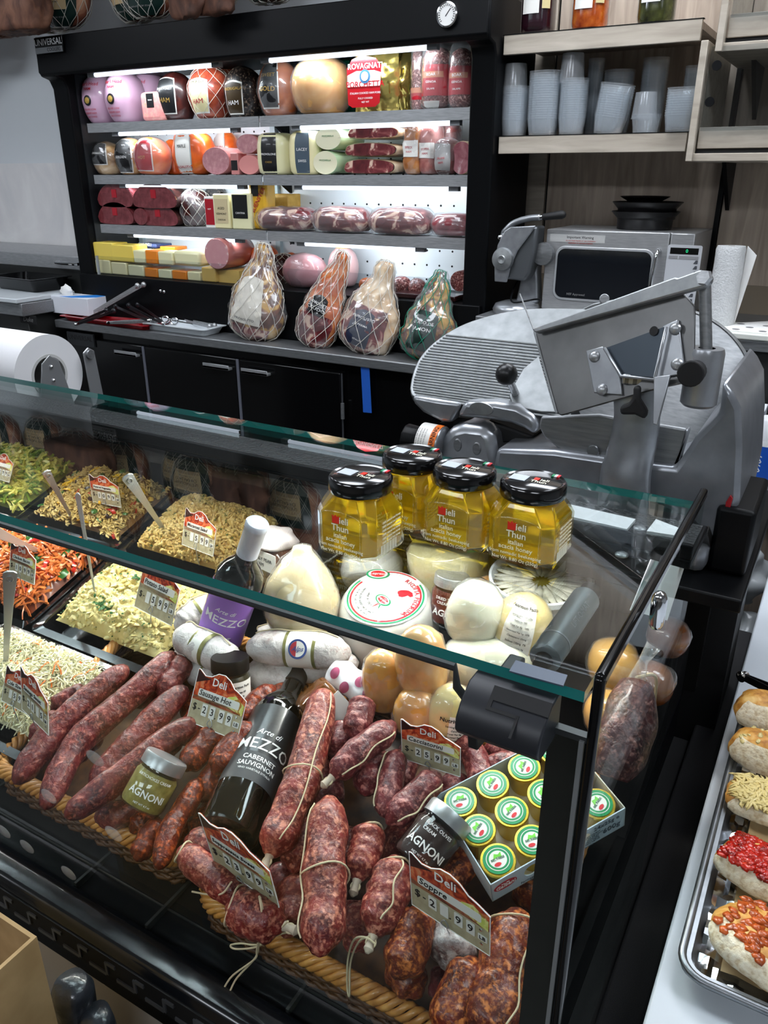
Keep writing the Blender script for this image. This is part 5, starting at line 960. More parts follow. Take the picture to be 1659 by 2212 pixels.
q = P(*Z(1478, 1118), y=1.055); part('maker_badge', G().prism(zp([(1490, 1060), (1500, 1075), (1480, 1150), (1462, 1190), (1460, 1150), (1470, 1090)], 1.055), (0, .004, 0)), mat('badge_red', (150, 24, 32), .35), .0005)
# blade guard disc on the right, facing the camera, tipped
c = P(*Z(1180, 560), y=1.22); nv = np.array([.25, -.75, .62]); nv /= np.linalg.norm(nv)
Mc = frame(c, nv, (0, 0, -1)); part('blade_guard', G().lathe([(.0, .0), (.128, .0), (.134, -.006), (.134, -.02), (0, -.022)], 64, T=Mc), STEELD, 0)
part('guard_rim', G().lathe([(.128, .0015), (.135, -.004), (.139, -.016), (.134, -.02)], 64, T=Mc, closed=False), ALU, 0)
# ridged gauge plate
n1 = np.array([0, -math.sin(.62), math.cos(.62)]); p1 = P(*Z(500, 640), y=1.12)
ol = [(52, 580), (60, 530), (85, 460), (130, 400), (200, 342), (290, 292), (400, 254), (520, 228), (640, 218), (800, 220), (850, 232), (900, 330), (860, 560), (720, 700), (600, 680), (420, 655), (200, 640), (72, 618)]
PLT = noisy('plate_aluminium', [(.3, (112, 115, 116)), (.7, (130, 133, 134))], 50, 5, rough=.5, metal=1)
gpl = part('gauge_plate', G().prism(bez(zp(ol+[ol[0]], p0=p1, n=n1), 90)[:-1], -n1*.016), PLT, .002)
g = G(); po = np.array([Z(*a) for a in ol])
def span(v):
    xs = []
    for i in range(len(po)):
        a, b = po[i], po[(i+1) % len(po)]
        if (a[1]-v)*(b[1]-v) < 0: xs.append(a[0]+(b[0]-a[0])*(v-a[1])/(b[1]-a[1]))
    return (min(xs)+4, max(xs)-4) if len(xs) > 1 else None
for i in range(27):
    v = 560+(330+i*11.6)/2.0764; s_ = span(v)
    if s_:
        A = PP(s_[0]+3, v, p1, n1)
        # same height on the plate: run along +X to the right outline
        Lr = (PP(s_[1], v, p1, n1)-A)[0]; B = A+np.array([min(Lr, .30), 0, 0]); g.tube([A+n1*.0005, B+n1*.0005], .0016, 6)
ridge = part('ridges', g, noisy('ridge_aluminium', [(.3, (150, 153, 154)), (.7, (165, 168, 169))], 50, 5, rough=.4, metal=1), 0, gpl); ridge['kind'] = 'stuff'
part('plate_stop', G().prism(zp([(630, 432), (560, 490), (520, 560), (498, 612), (510, 645), (560, 668), (640, 684), (706, 686)], p0=p1+n1*.006, n=n1), -n1*.005), PLT, .0015)
kb = PP(*Z(525, 600), p1+n1*.006, n1); kt = PP(*Z(486, 516), p1+n1*.055, n1)
ks = part('knob_stem', G().tube([kb, kt], .006, 16), STEEL, 0); part('ball_knob', G().ball(kt, .0165, 24), mat('knob_black', (20, 20, 21), .35), 0, ks, 180)
# front castings under the plate
plate('plate_hook', [(58, 612), (160, 628), (285, 648), (262, 690), (238, 736), (190, 730), (110, 690), (70, 650)], 1.10, .03, CAST, .006)
arm = plate('plate_arm', [(292, 640), (430, 642), (530, 660), (600, 700), (628, 742), (612, 795), (560, 762), (500, 738), (420, 724), (258, 708)], 1.095, .045, CAST, .008)
q = P(*Z(372, 671), y=1.093); part('oval_plate', G().lathe([(0, 0), (.019, 0), (.020, -.002)], 36, T=Matrix.Translation(q) @ Matrix.Rotation(PI/2, 4, 'X') @ Matrix.Diagonal((1, .5, 1, 1)), closed=False), ALU, 0, arm)
plate('underside', [(175, 736), (262, 712), (420, 728), (610, 796), (560, 822), (432, 826), (400, 770), (252, 752)], 1.12, .05, BLKM, .004)
st_ = plate('stand_casting', [(180, 812), (232, 758), (292, 742), (388, 752), (424, 800), (436, 880), (462, 960), (150, 960)], 1.085, .07, CAST, .014)
for x, y in ((266, 834), (352, 850)):
    q = P(*Z(x, y), y=1.084); part('screw_recess', G().lathe([(0, .001), (.006, .001), (.0072, -.0006)], 20, T=Matrix.Translation(q) @ Matrix.Rotation(PI/2, 4, 'X') @ Matrix.Diagonal((1, 1.5, 1, 1)), closed=False), STEELD, 0, st_)
qa = P(*Z(205, 835), y=1.09); qb = P(*Z(108, 815), y=1.09); lab_r = .030
lb_ = part('dial_barrel', G().tube([qa, qb], [lab_r, lab_r], 32), CAST, .002)
lp = part('warning_sticker', G().tube([qa+(qb-qa)*.35, qa+(qb-qa)*.98], lab_r+.0006, 32, cap=False), WLAB, 0, lb_); part('orange_band', G().tube([qa+(qb-qa)*.08, qa+(qb-qa)*.36], lab_r+.0008, 32, cap=False), mat('warning_orange', (226, 112, 30), .45), 0, lb_)
dax = (qb-qa)/np.linalg.norm(qb-qa); Mw = frame(qa+(qb-qa)*.22, dax, CP-qa)
def wrapf(M, R, rot=0): return lambda x, y, z: np.stack([R*np.sin(x/R+rot), -R*np.cos(x/R+rot), y], 1) @ np.array(M)[:3, :3].T + np.array(M)[:3, 3]
part('lettering', lines([('WARNING', 0, 0, .010, 0, .004)], wrapf(Mw, lab_r+.0012, .2)), BP, 0, lb_, 0)
g = G()
for i in range(6): lines([('keep hands clear of knife', 0, .014+.0045*i, .0032)], wrapf(Mw, lab_r+.001, .2), g)
part('fine_print', g, BP, 0, lp, 0)
part('dial_knob', G().tube([qb, qb+dax*.03], [.022, .024], 10), BLK, .003)
# carriage: big upright plate with flange, swing rod, bracket
A = P(*Z(615, 325), y=1.10); nrm = np.array([-.34, -.90, .26]); nrm /= np.linalg.norm(nrm)
CPm = noisy('carriage_steel', [(.3, (116, 116, 116)), (.7, (140, 140, 140))], 14, 5, rough=.4, metal=1)
cz = lambda pts, off=0.: zp(pts, p0=A+nrm*off, n=nrm)
cp_ = part('carriage_plate', G().prism(cz([(612, 330), (1280, 150), (1330, 210), (1326, 545), (1130, 590), (730, 702), (712, 690)]), -nrm*.004), CPm, .0015)
part('folded_edge', G().tube(cz([(612, 328), (712, 690)], .001), .0016, 8), ALU, 0, cp_)
part('top_flange', G().prism(cz([(622, 318), (638, 336), (1385, 132), (1412, 112), (1420, 86), (1405, 62), (1375, 56), (1275, 92), (1262, 88)], .002), nrm*.012), ALU, .002, cp_)
part('guard_prong', G().tube([cz([(612, 326)])[0], D(*Z(546, 156), 1.30)], .0012, 8), ALU, 0, cp_)
bt = cz([(1378, 84)], .016)[0]; part('hex_bolt', G().lathe([(0, .006), (.0085, .006), (.0095, .0)], 6, T=frame(bt, nrm, (0, 0, 1)), closed=False), STEEL, 0, cp_)
r0 = cz([(1376, 120)], -.004)[0]; r1 = P(*Z(1382, 420), y=float(r0[1])-.01)
part('swing_rod', G().tube([r0, r1], .0072, 20), STEELD, 0)
r2 = P(*Z(1388, 520), y=float(r0[1])-.012); part('rod_collar', G().lathe([(.010, .006), (.020, .006), (.022, 0), (.022, -.062), (.018, -.066), (0, -.066)], 28, T=Matrix.Translation(r1), closed=False), CAST, 0)
part('elbow_knob', G().tube([P(*Z(1335, 500), y=float(r0[1])-.03), P(*Z(1310, 515), y=float(r0[1])-.06)], [.013, .016], 18), BLKM, .002)
wing = part('side_wing', G().prism(cz([(1280, 205), (1328, 212), (1328, 440), (1285, 450)], -.03), -nrm*.003), STEELD, .001, cp_)
# bracket
lf = part('bracket_flange', G().prism(cz([(850, 412), (925, 392), (1000, 520), (1010, 610), (885, 600)], .001), nrm*.004), CAST, .001, cp_)
rf = part('bracket_flange', G().prism(cz([(1195, 300), (1262, 272), (1292, 512), (1218, 528), (1170, 560), (1150, 540)], .001), nrm*.004), CAST, .001, cp_)
part('bracket_hollow', G().prism(cz([(928, 400), (1192, 305), (1158, 530), (1005, 520)], .005), nrm*.001), mat('hollow_blue_grey', (72, 80, 88), .35, .7), .0, cp_)
part('bracket_rib', G().tube(cz([(926, 398), (1000, 524), (1150, 540), (1202, 304)], .012), .0024, 8), CAST, 0, cp_, 180)
part('bracket_web', G().prism(cz([(1152, 528), (1226, 520), (1168, 745), (1148, 740)], .012), nrm*.003), CAST, .001, cp_)
for x, y in ((880, 436), (914, 585), (1242, 312), (1250, 470)):
    q = cz([(x, y)], .006)[0]; part('bolt', G().lathe([(0, .005), (.004, .0048), (.0068, .0025), (.0078, 0)], 16, T=frame(q, nrm, (0, 0, 1)), closed=False), STEEL, 0, cp_)
part('cap_hole', G().lathe([(0, .001), (.006, .001)], 14, T=frame(cz([(1148, 322)], .007)[0], nrm, (0, 0, 1)), closed=False), BLKM, 0, cp_)
# lower table and post
plate('lower_table', [(640, 706), (900, 696), (1130, 735), (1296, 762), (1290, 800), (1250, 935), (1214, 978), (1120, 962), (900, 925), (740, 868), (655, 800), (630, 752)], 1.075, .008, STEELD, .003)
q = P(*Z(874, 860), y=1.07); part('drain_screw', G().lathe([(0, .002), (.008, .002), (.009, 0)], 20, T=Matrix.Translation(q) @ Matrix.Rotation(PI/2, 4, 'X'), closed=False), CHR, 0)
plate('table_lip', [(1290, 765), (1302, 770), (1250, 950), (1216, 985), (1205, 978), (1245, 930), (1284, 800)], 1.07, .02, CAST, .002)
ctr = bez(zp([(1072, 560), (1072, 640), (1066, 760), (1040, 880), (1020, 960), (1010, 1120)], 1.045), 20); g = G(); V = []; wd = np.interp(np.linspace(0, 1, 20), [0, .3, .6, 1], [.034, .030, .032, .036])
for i, q in enumerate(ctr):
    w = wd[i]; V += [q+np.array([w*math.cos(a), .014*math.sin(a), 0]) for a in np.linspace(0, 2*PI, 20, endpoint=False)]
F = [(i*20+j, i*20+(j+1) % 20, (i+1)*20+(j+1) % 20, (i+1)*20+j) for i in range(19) for j in range(20)]+[tuple(range(20))[::-1], tuple(range(380, 400))]
post = part('arm_post', G().add(V, F), CAST, 0)
plate('post_cap', [(1004, 516), (1148, 522), (1136, 572), (1000, 562)], 1.025, .03, noisy('striped_cap', [(.45, (170, 172, 172)), (.55, (110, 112, 112))], 30, 2, kind='wave', rough=.3, metal=.8), .002, post)
kn = plate('wing_knob', [(992, 662), (1030, 648), (1052, 620), (1052, 572), (1082, 572), (1082, 632), (1116, 686), (1106, 722), (1060, 700), (994, 700)], 1.0, .014, BLKM, .004)
for x, y, r in ((925, 178, .0085),): part('knurled_knob', G().tube([P(*Z(x, y), y=1.42), P(*Z(x, y), y=1.40)], r, 16), STEEL, .001)
plate('sharpener_plate', [(828, 222), (875, 200), (960, 184), (970, 200), (900, 226), (832, 236)], 1.40, .01, ALU, .001)
plate('sharpener_plate', [(968, 182), (1040, 170), (1030, 190), (965, 204)], 1.405, .01, ALU, .001)
# ================================================================ inside the case: trays of salad
TILT = math.atan(SB)
SLW = sausage_mat('salami_white', (150, 140, 136), (196, 190, 186), (120, 70, 66), .25, 1.0, .6, .6)
SAU_S = sausage_mat('sausage_sweet', (52, 15, 17), (114, 34, 33), (172, 98, 82), .45, .0)
SAU_H = sausage_mat('sausage_hot', (58, 16, 10), (112, 36, 22), (206, 96, 42), .55, .0, .32)
SAU_P = sausage_mat('soppressata', (72, 22, 23), (130, 42, 36), (198, 128, 104), .72, .0, .34)
SAU_PH = sausage_mat('soppressata_hot', (62, 20, 14), (114, 42, 26), (206, 122, 62), .7, .0, .28)
SAU_C = sausage_mat('cacciatorini', (68, 22, 28), (116, 40, 44), (186, 122, 112), .6, .04, .34)
SAU_M = sausage_mat('moldy_salami', (60, 34, 32), (110, 72, 66), (190, 170, 160), .5, .75, .5)
TW = mat('butcher_twine', (206, 190, 156), .85)
TRB = mat('tray_black', (12, 12, 13), .14, coat=.5)
def surf_z(y, h=0): return SA+h+SB*(y-.5)
def food_tray(label, x0, x1, y0, y1):
    w, d = x1-x0, (y1-y0)/math.cos(TILT); g = tray_geo(w-.012, d-.012, .042, lip=.010, taper=.012)
    V = np.vstack(g.v); k = V[:, 2] > .03; V[k, 2] += .0022*np.sin(V[k, 0]*180)+.0022*np.sin(V[k, 1]*180); g.v = [V]
    yc = (y0+y1)/2; o = obj('serving_tray', g, TRB, M=at((x0+x1)/2, yc, surf_z(yc, -.045), rx=TILT)); return tag(o, label, 'tray', 'black serving trays in the case')
def mound(x0, x1, y0, y1, hh, seed, mi=0, g=None, rough=.006, n=34, base=-.006):
    """heaped food surface in tray coordinates; returns (G, height function)"""
    g = g or G(); mi = 9; w, d = x1-x0-.048, (y1-y0)/math.cos(TILT)-.044
    def hf(a, b):
        e = max(0, 1-abs(a)**4)*max(0, 1-abs(b)**4); q = noise.noise(Vector((a*2.2+seed, b*2.2, 0))); q2 = noise.noise(Vector((a*9+seed, b*9, 2))); q3 = noise.noise(Vector((a*22+seed, b*22, 5)))
        return base+.80*hh*e**.85*(1+.35*q)+rough*q2*e+rough*.6*q3*e
    V = [(a*w/2, b*d/2, hf(a, b)) for b in np.linspace(-1, 1, n) for a in np.linspace(-1, 1, n)]
    F = [(i*n+j, i*n+j+1, (i+1)*n+j+1, (i+1)*n+j) for i in range(n-1) for j in range(n-1)]
    g.add(V, F, mi); return g, lambda a, b: (a*w/2, b*d/2, hf(a, b))
def rrot(): return Euler((random.uniform(0, 6.3), random.uniform(0, 6.3), random.uniform(0, 6.3))).to_matrix().to_4x4()
def frot(t=.5): return Euler((random.uniform(-t, t), random.uniform(-t, t), random.uniform(0, 6.3))).to_matrix().to_4x4()
def scatter(g, hf, n, shapes, lift=.001, flat=False, lim=.98, t=.5):
    for i in range(n):
        a, b = random.uniform(-lim, lim), random.uniform(-lim, lim); q = hf(a, b); V, F, mi = random.choice(shapes)
        g.add(V, F, mi, Matrix.Translation((q[0], q[1], q[2]+lift)) @ (frot(t) if flat else rrot()))
def piece(fn, mi=0): g = G(); fn(g); return np.vstack(g.v), g.f, mi
def elbow(mi=0, R=.0055, r=.0026): return piece(lambda g: g.tube([(R*math.cos(a), R*math.sin(a), 0) for a in np.linspace(0, 2.6, 6)], r, 6), mi)
def shred(L, w, bend, mi=0, th=.0008):
    def f(g):
        pts = [np.array([x*L, bend*math.sin(x*PI)*L, bend*.5*math.cos(x*PI)*L]) for x in np.linspace(-.5, .5, 5)]; V = []
        for p in pts: V += [p+[0, -w/2, 0], p+[0, w/2, 0], p+[0, w/2, th], p+[0, -w/2, th]]
        g.add(V, [(4*i+a, 4*i+(a+1) % 4, 4*i+4+(a+1) % 4, 4*i+4+a) for i in range(4) for a in range(4)]+[(3, 2, 1, 0), (16, 17, 18, 19)])
    return piece(f, mi)
def chunk(r, mi=0, e=(1, 1, 1)):
    V, F, m_ = piece(lambda g: g.ball((0, 0, 0), (r*e[0], r*e[1], r*e[2]), 6), mi); return V*(1+rng.uniform(-.28, .28, (len(V), 1))), F, m_
def fleck(s, mi=0): return piece(lambda g: g.add([(-s, 0, 0), (0, -s*.6, .0004), (s, 0, 0), (.2*s, s*.7, .0004)], [(0, 1, 2, 3)]), mi)
def leaf(L, mi=0):
    def f(g):
        V = []; n = 7
        for i in range(n): t = i/(n-1); w = L*.36*math.sin(PI*min(1, t*.95+.03))**.8; z = L*.12*math.sin(t*PI); V += [(t*L, -w, z-.002*L/.03), (t*L, 0, z+.002), (t*L, w, z-.001)]
        g.add(V, [(3*i, 3*i+1, 3*i+4, 3*i+3) for i in range(n-1)]+[(3*i+1, 3*i+2, 3*i+5, 3*i+4) for i in range(n-1)])
    return piece(f, mi)
def spiral(mi=0, L=.028, R=.0052):
    def f(g):
        n = 22; V = []
        for i in range(n):
            t = i/(n-1); a = t*PI*4.2; x = (t-.5)*L; c, q = math.cos(a)*R, math.sin(a)*R
            V += [(x, c, q), (x, -c, -q), (x+.0014, -c, -q), (x+.0014, c, q)]
        g.add(V, [(4*i+a, 4*i+(a+1) % 4, 4*i+4+(a+1) % 4, 4*i+4+a) for i in range(n-1) for a in range(4)])
    return piece(f, mi)
HERB = mat('green_herb', (34, 84, 30), .6); MACM = noisy('macaroni', [(.3, (206, 170, 96)), (.7, (226, 196, 128))], 40, 3, rough=.4, sss=.15, coat=.15); POTM = noisy('potato_salad', [(.3, (212, 190, 118)), (.7, (230, 214, 150))], 50, 5, rough=.45, sss=.15, coat=.15, bump=.3)
SLAWM = noisy('slaw_cream', [(.3, (232, 222, 180)), (.7, (242, 236, 204))], 60, 4, rough=.4, sss=.15, coat=.2); SLAWG = mat('cabbage', (234, 226, 178), .4, coat=.2, sss=.1); CARR = mat('carrot', (222, 118, 40), .4, coat=.2); CARD = noisy('dressed_carrot', [(.3, (180, 84, 34)), (.7, (220, 128, 62))], 40, 4, rough=.4, coat=.3)
LEAFM = mat('spinach', (40, 92, 34), .35, coat=.2); REDV = mat('red_pepper', (176, 34, 22), .3, coat=.4); YELV = mat('yellow_pepper', (228, 178, 40), .3, coat=.4); BLKO = mat('black_olive', (34, 22, 28), .3, coat=.4); ROTM = noisy('rotini', [(.3, (200, 168, 96)), (.7, (220, 192, 124))], 40, 3, rough=.4, coat=.2); SQM = mat('wax_bean', (206, 198, 96), .35, coat=.3); SQG = mat('green_bean', (120, 146, 48), .35, coat=.3)
def food(name, label, x0, x1, y0, y1, g, mats):
    dk = SAUCE_SHADE[name]; g.mi = [len(mats) if k == 9 else k for k in g.mi]; mats = mats+[dk]
    yc = (y0+y1)/2; o = obj(name, g, mats, M=at((x0+x1)/2, yc, surf_z(yc, .0), rx=TILT), smooth=60); return tag(o, label, 'salad', kind='stuff')
SAUCE_SHADE = {'macaroni_salad': mat('macaroni_sauce_shade', (176, 140, 72), .5), 'potato_salad': POTM, 'coleslaw': mat('slaw_dressing', (226, 220, 184), .35, coat=.3, sss=.1), 'carrot_salad': mat('carrot_juices_shade', (120, 50, 20), .4, coat=.3), 'pasta_salad': mat('pasta_base', (128, 92, 44), .5), 'bean_salad': mat('bean_base', (130, 132, 50), .5)}  # sauce under the pieces; shade between them put into the darker tones
R_ = dict(mac=(-1.065, -.80, .885, 1.065), pot=(-1.065, -.785, .695, .875), car=(-1.345, -1.075, .69, .88), cole=(-1.13, -.85, .515, .685), rot=(-1.34, -1.075, .89, 1.07), sq=(-1.62, -1.35, .885, 1.07))
R_ = {k: tuple(round(q*1.07, 4) for q in v) for k, v in R_.items()}
for k, lb in dict(mac='black tray of macaroni salad, nearest the wine at the back', pot='black tray of potato salad in the middle row', car='black tray of orange carrot salad left of the potato salad', cole='black tray of coleslaw at the front left', rot='black tray of spiral pasta salad at the back', sq='black tray of yellow bean salad at the back left corner').items(): food_tray(lb, *R_[k])
g, hf = mound(*R_['mac'], .052, 1); scatter(g, hf, 2400, [elbow(0, .0048, .0023), elbow(0, .0044, .0021), elbow(0, .0052, .0025)], .002); scatter(g, hf, 260, [fleck(.0032, 1), fleck(.0022, 1)], .006, True)
food('macaroni_salad', 'heap of creamy elbow macaroni salad with chopped green herbs', *R_['mac'], g, [MACM, HERB])
g, hf = mound(*R_['pot'], .055, 5, n=90, rough=.009); scatter(g, hf, 700, [chunk(.006, 0, (1, .8, .5)), chunk(.0085, 0, (1, .7, .5)), chunk(.004, 0), chunk(.007, 0, (1.3, .7, .4)), shred(.014, .003, .2, 0, .002), chunk(.003, 0)], -.0015, True, t=.5); scatter(g, hf, 160, [fleck(.0026, 1), fleck(.0018, 1)], .0035, True)
for cx_, cy_ in ((-.25, -.5), (.05, .35), (-.1, -.6)):
    for i in range(26): a, b = cx_+random.gauss(0, .06), cy_+random.gauss(0, .07); q = hf(a, b); V, F, m_ = fleck(.004, 1); g.add(V, F, 1, Matrix.Translation((q[0], q[1], q[2]+.005)) @ frot(.6))
food('potato_salad', 'mound of pale yellow potato salad with parsley', *R_['pot'], g, [POTM, HERB])
g, hf = mound(*R_['cole'], .050, 9, n=60); scatter(g, hf, 2600, [shred(.016, .0022, .5, 0, .0016), shred(.012, .003, .6, 1, .0016), shred(.018, .0018, .4, 0, .0014), chunk(.003, 0, (1.4, 1, .8))], .0005, True, t=.8); scatter(g, hf, 50, [shred(.022, .0025, .3, 2)], .003, True, t=.3); scatter(g, hf, 90, [fleck(.003, 3), fleck(.002, 3)], .004, True)
food('coleslaw', 'heap of shredded coleslaw with orange carrot bits in cream dressing', *R_['cole'], g, [SLAWM, SLAWG, CARR, HERB])
g, hf = mound(*R_['car'], .052, 14, n=50); scatter(g, hf, 800, [shred(.034, .005, .4, 0, .002), shred(.026, .006, .5, 0, .0025), shred(.04, .004, .3, 0, .002)], .003, True, t=.7); scatter(g, hf, 34, [leaf(.03, 1), leaf(.022, 1)], .007, True, t=.3); scatter(g, hf, 34, [shred(.03, .008, .5, 2, .002), chunk(.009, 2, (1, 1, .5))], .006, True); scatter(g, hf, 60, [chunk(.004, 3)], .006)
food('carrot_salad', 'heap of orange carrot strips with spinach leaves and red peppers', *R_['car'], g, [CARD, LEAFM, REDV, SLAWG])
g, hf = mound(*R_['rot'], .050, 22, n=40); scatter(g, hf, 620, [spiral(0), spiral(0, .024), spiral(0, .03, .0048)], .004, True, t=.6); scatter(g, hf, 22, [shred(.02, .008, .5, 1, .002), chunk(.007, 1, (1.3, 1, .5))], .004, True); scatter(g, hf, 30, [chunk(.006, 2), shred(.02, .006, .4, 2, .003)], .007, True); scatter(g, hf, 30, [chunk(.005, 3), leaf(.014, 3)], .008, True); scatter(g, hf, 24, [leaf(.018, 4)], .008, True)
food('pasta_salad', 'heap of spiral pasta salad with peppers and olives', *R_['rot'], g, [ROTM, REDV, YELV, BLKO, LEAFM])
g, hf = mound(*R_['sq'], .055, 31, n=40); scatter(g, hf, 700, [shred(.034, .006, .2, 0, .004), shred(.028, .005, .3, 0, .004), shred(.03, .005, .2, 1, .003)], .004, True, t=.7); scatter(g, hf, 90, [chunk(.006, 1, (1, 1, .6)), leaf(.014, 2)], .007, True)
food('bean_salad', 'heap of sliced yellow and green vegetables in the back left tray', *R_['sq'], g, [SQM, SQG, LEAFM])
# spoons
def spoon(label, a, b, kind='spoon', w=.0055, hole=True):
    a, b = np.array(a, float), np.array(b, float); d = b-a; L = np.linalg.norm(d); M = frame(a, d, CP-a); t = thing('serving_spoon', label, kind, M, 'steel serving utensils in the salads'); g = G()
    V = []; n = 12
    for i in range(n+1):
        q = i/n; ww = w*(.7+.9*q**2); V += [(-ww, -.001, q*L), (ww, -.001, q*L), (ww*.8, .0022, q*L), (-ww*.8, .0022, q*L)]
    V += [(-w*.7, -.001, L+.004), (w*.7, -.001, L+.004), (w*.6, .002, L+.004), (-w*.6, .002, L+.004)]; n += 1
    F = [(4*i+k, 4*i+(k+1) % 4, 4*i+4+(k+1) % 4, 4*i+4+k) for i in range(n) for k in range(4)]+[(0, 1, 2, 3), (4*n, 4*n+1, 4*n+2, 4*n+3)]
    obj('handle', g.add(V, F), mat('spoon_steel', (196, 198, 200), .28, .55), t, bevel=.0008)
    if hole: obj('hanging_eye', G().tube([(.004*math.cos(k), -.0018, L-.012+.007*math.sin(k)) for k in np.linspace(0, 2*PI, 16, endpoint=False)], .0012, 6, closed=True), STEEL, t)
    return t
spoon('long steel spoon standing in the macaroni salad, handle leaning left', S(355, 1145, .02), D(275, 1030, 1.30), 'spoon', .0065)
spoon('steel spoon between bean salad and pasta salad', S(152, 1112, .02), D(100, 1020, 1.42), 'spoon', .005)
spoon('thin steel fork handle standing up from the potato salad', S(208, 1298, .02), D(168, 1070, 1.26), 'fork', .0028, False)
spoon('broad dull steel spatula handle in the coleslaw at the left edge', S(12, 1438, .03), D(22, 1238, 1.10), 'spatula', .0062)
spoon('steel tongs handle over the carrot salad at the left edge', S(82, 1190, .045), D(-30, 1140, 1.22), 'tongs', .007, False)
# ================================================================ price cards
OUT = [(0, 0), (1, 0), (1, .70), (.86, .78), (.74, .83), (.64, .94), (.52, 1.0), (.40, .99), (.28, .90), (.16, .88), (.03, .97), (0, .96)]
PIC = noisy('food_picture', [(.3, (58, 12, 10)), (.42, (150, 32, 16)), (.52, (206, 80, 36)), (.62, (222, 140, 96)), (.7, (190, 60, 30))], 70, 4, 1.5, .3, coat=.3); KR = noisy('card_beige', [(.3, (164, 154, 124)), (.7, (184, 174, 144))], 120, 4, rough=.5); YG = noisy('yellow_slices', [(.42, (198, 206, 96)), (.55, (232, 228, 150)), (.62, (170, 120, 40))], 60, 3, 1.0, .4)
DK = mat('dark_corner', (44, 14, 16), .35)
def card(label, bl, br, tl, title, price, h=.07, lean=None, w=None, lb='LB', hide=()):
    a = S(*bl, h); dep = depth(a)
    if w is None: w = math.hypot(br[0]-bl[0], br[1]-bl[1])*dep/FPX
    # baseline direction: solve the right corner at the same height
    b = P(*br, z=float(a[2])); ex = b-a; w = float(np.linalg.norm(ex)); ex /= w
    H = w*.86; Mx = None
    best = None
    for lean_ in np.linspace(-.2, 1.3, 40):      # leaning back angle of the card
        bk = np.cross((0, 0, 1.), ex); up_ = math.cos(lean_)*np.array([0, 0, 1.])+math.sin(lean_)*bk; q = a+up_*H*.96-CP; u = 829.5+FPX*(q @ RV)/(q @ FWD); v = 1106-FPX*(q @ UPV)/(q @ FWD); e = math.hypot(u-tl[0], v-tl[1])
        if best is None or e < best[0]: best = (e, lean_, up_)
    up_ = best[2]; nn = np.cross(ex, up_)
    M = Matrix([(ex[i], -nn[i], up_[i], a[i]) for i in range(3)]+[(0, 0, 0, 1)])   # local X right, Z up, -Y toward the viewer
    t = thing('price_card', label, 'price card', M, 'price cards in the case'); k = w
    fx = lambda p: [(x*w, 0, z*H) for x, z in p]; off = lambda p, o: [(x, -o, z) for x, _, z in fx(p)]
    obj('plate', G().prism(fx([(0, 0), (1, 0), (1, .5), (0, .5)]), (0, .0012, 0)), KR, t)
    pic = obj('picture_panel', G().prism(fx([(0, .42)]+[(1, .42)]+OUT[2:]), (0, .0013, 0)), PIC, t)
    obj('white_rim', G().tube(fx(OUT[1:]+[(0, 0)]), .0006, 5, closed=True), WP, t); obj('yellow_corner', G().prism(off([(.58, .52), (.98, .42), (.985, .60), (.80, .72), (.66, .66)], .0004), (0, .0003, 0)), YG, pic)
    obj('dark_corner', G().prism(off([(.01, .72), (.30, .86), (.16, .86), (.03, .95), (.01, .94)], .0004), (0, .0003, 0)), DK, pic)
    obj('heading', lines([('Deli', .46*w, .82*H, .17*w, 0, .008)], lambda x, y, z: np.stack([x, -.0006-z, y], 1)), WP, pic)
    sp = obj('name_strip', G().prism([(x, -.0008, z) for x, _, z in rr(.10*w, .90*w, .50*H, .64*H, 0, .018*w+.0008)], (0, .0004, 0)), WLAB, t)
    obj('handwriting', lines([(title, .12*w, .575*H, min(.125*w, 1.45*w/max(6, len(title))), .15, .006, 'LEFT')], lambda x, y, z: np.stack([x, -.0012-z, y], 1)), BP, sp)
    obj('dollar_sign', lines([('$', .09*w, .30*H, .15*w, 0, .003), ('-', .18*w, .30*H, .15*w)], lambda x, y, z: np.stack([x, -.0006-z, y], 1)), BP, t)
    for i, ch in enumerate(price):
        cx = (.29+.15*i+(.03 if i > 1 else 0))*w; zc_ = (.30 if i not in hide else .30)*H
        tl_ = obj('price_tile', G().prism([(x, -.0008, z) for x, _, z in rr(cx-.052*w, cx+.052*w, zc_-.115*H, zc_+.10*H, 0, .01*w)], (0, .0004, 0)), WLAB, t)
        if ch != ' ' : obj('digit', lines([(ch, cx, zc_-.008*H, .15*w, 0, .006)], lambda x, y, z: np.stack([x, -.0012-z, y], 1)), BP, tl_)
    obj('decimal_point', lines([('.', .515*w, .26*H, .15*w, 0, .01)], lambda x, y, z: np.stack([x, -.0006-z, y], 1)), BP, t)
    u_ = obj('unit_tile', G().prism([(x, -.0008, z) for x, _, z in rr(.86*w, .97*w, .20*H, .30*H, 0, .008*w)], (0, .0004, 0)), WLAB, t); obj('lettering', lines([(lb, .915*w, .25*H, .075*w, 0, .01)], lambda x, y, z: np.stack([x, -.0012-z, y], 1)), BP, u_)
    for x, z in ((.89, .37), (.90, .13)): obj('rivet', G().lathe([(0, .001), (.018*w, .0006), (.02*w, 0)], 12, T=at(x*w, 0, z*H, rx=PI/2), closed=False), CHR, t)
    obj('wire_holder', G().tube(bez([(.47*w, -.002, .03*H), (.42*w, -.004, .10*H), (.47*w, -.004, .19*H), (.52*w, -.004, .10*H), (.48*w, -.002, .02*H), (.47*w, .004, -.18*H), (.46*w, .012, -.42*H)], 24), .0007, 6), STEEL, t)
    return t
card('price card reading Sausage Hot 23.99 left of the black wine bottle', (403, 1556), (512, 1600), (430, 1457), 'Sausage Hot', '2399')
card('price card reading Cacciatorini 25.99 under the smoked cheeses', (869, 1638), (994, 1678), (848, 1541), 'Cacciatorini', '2599')
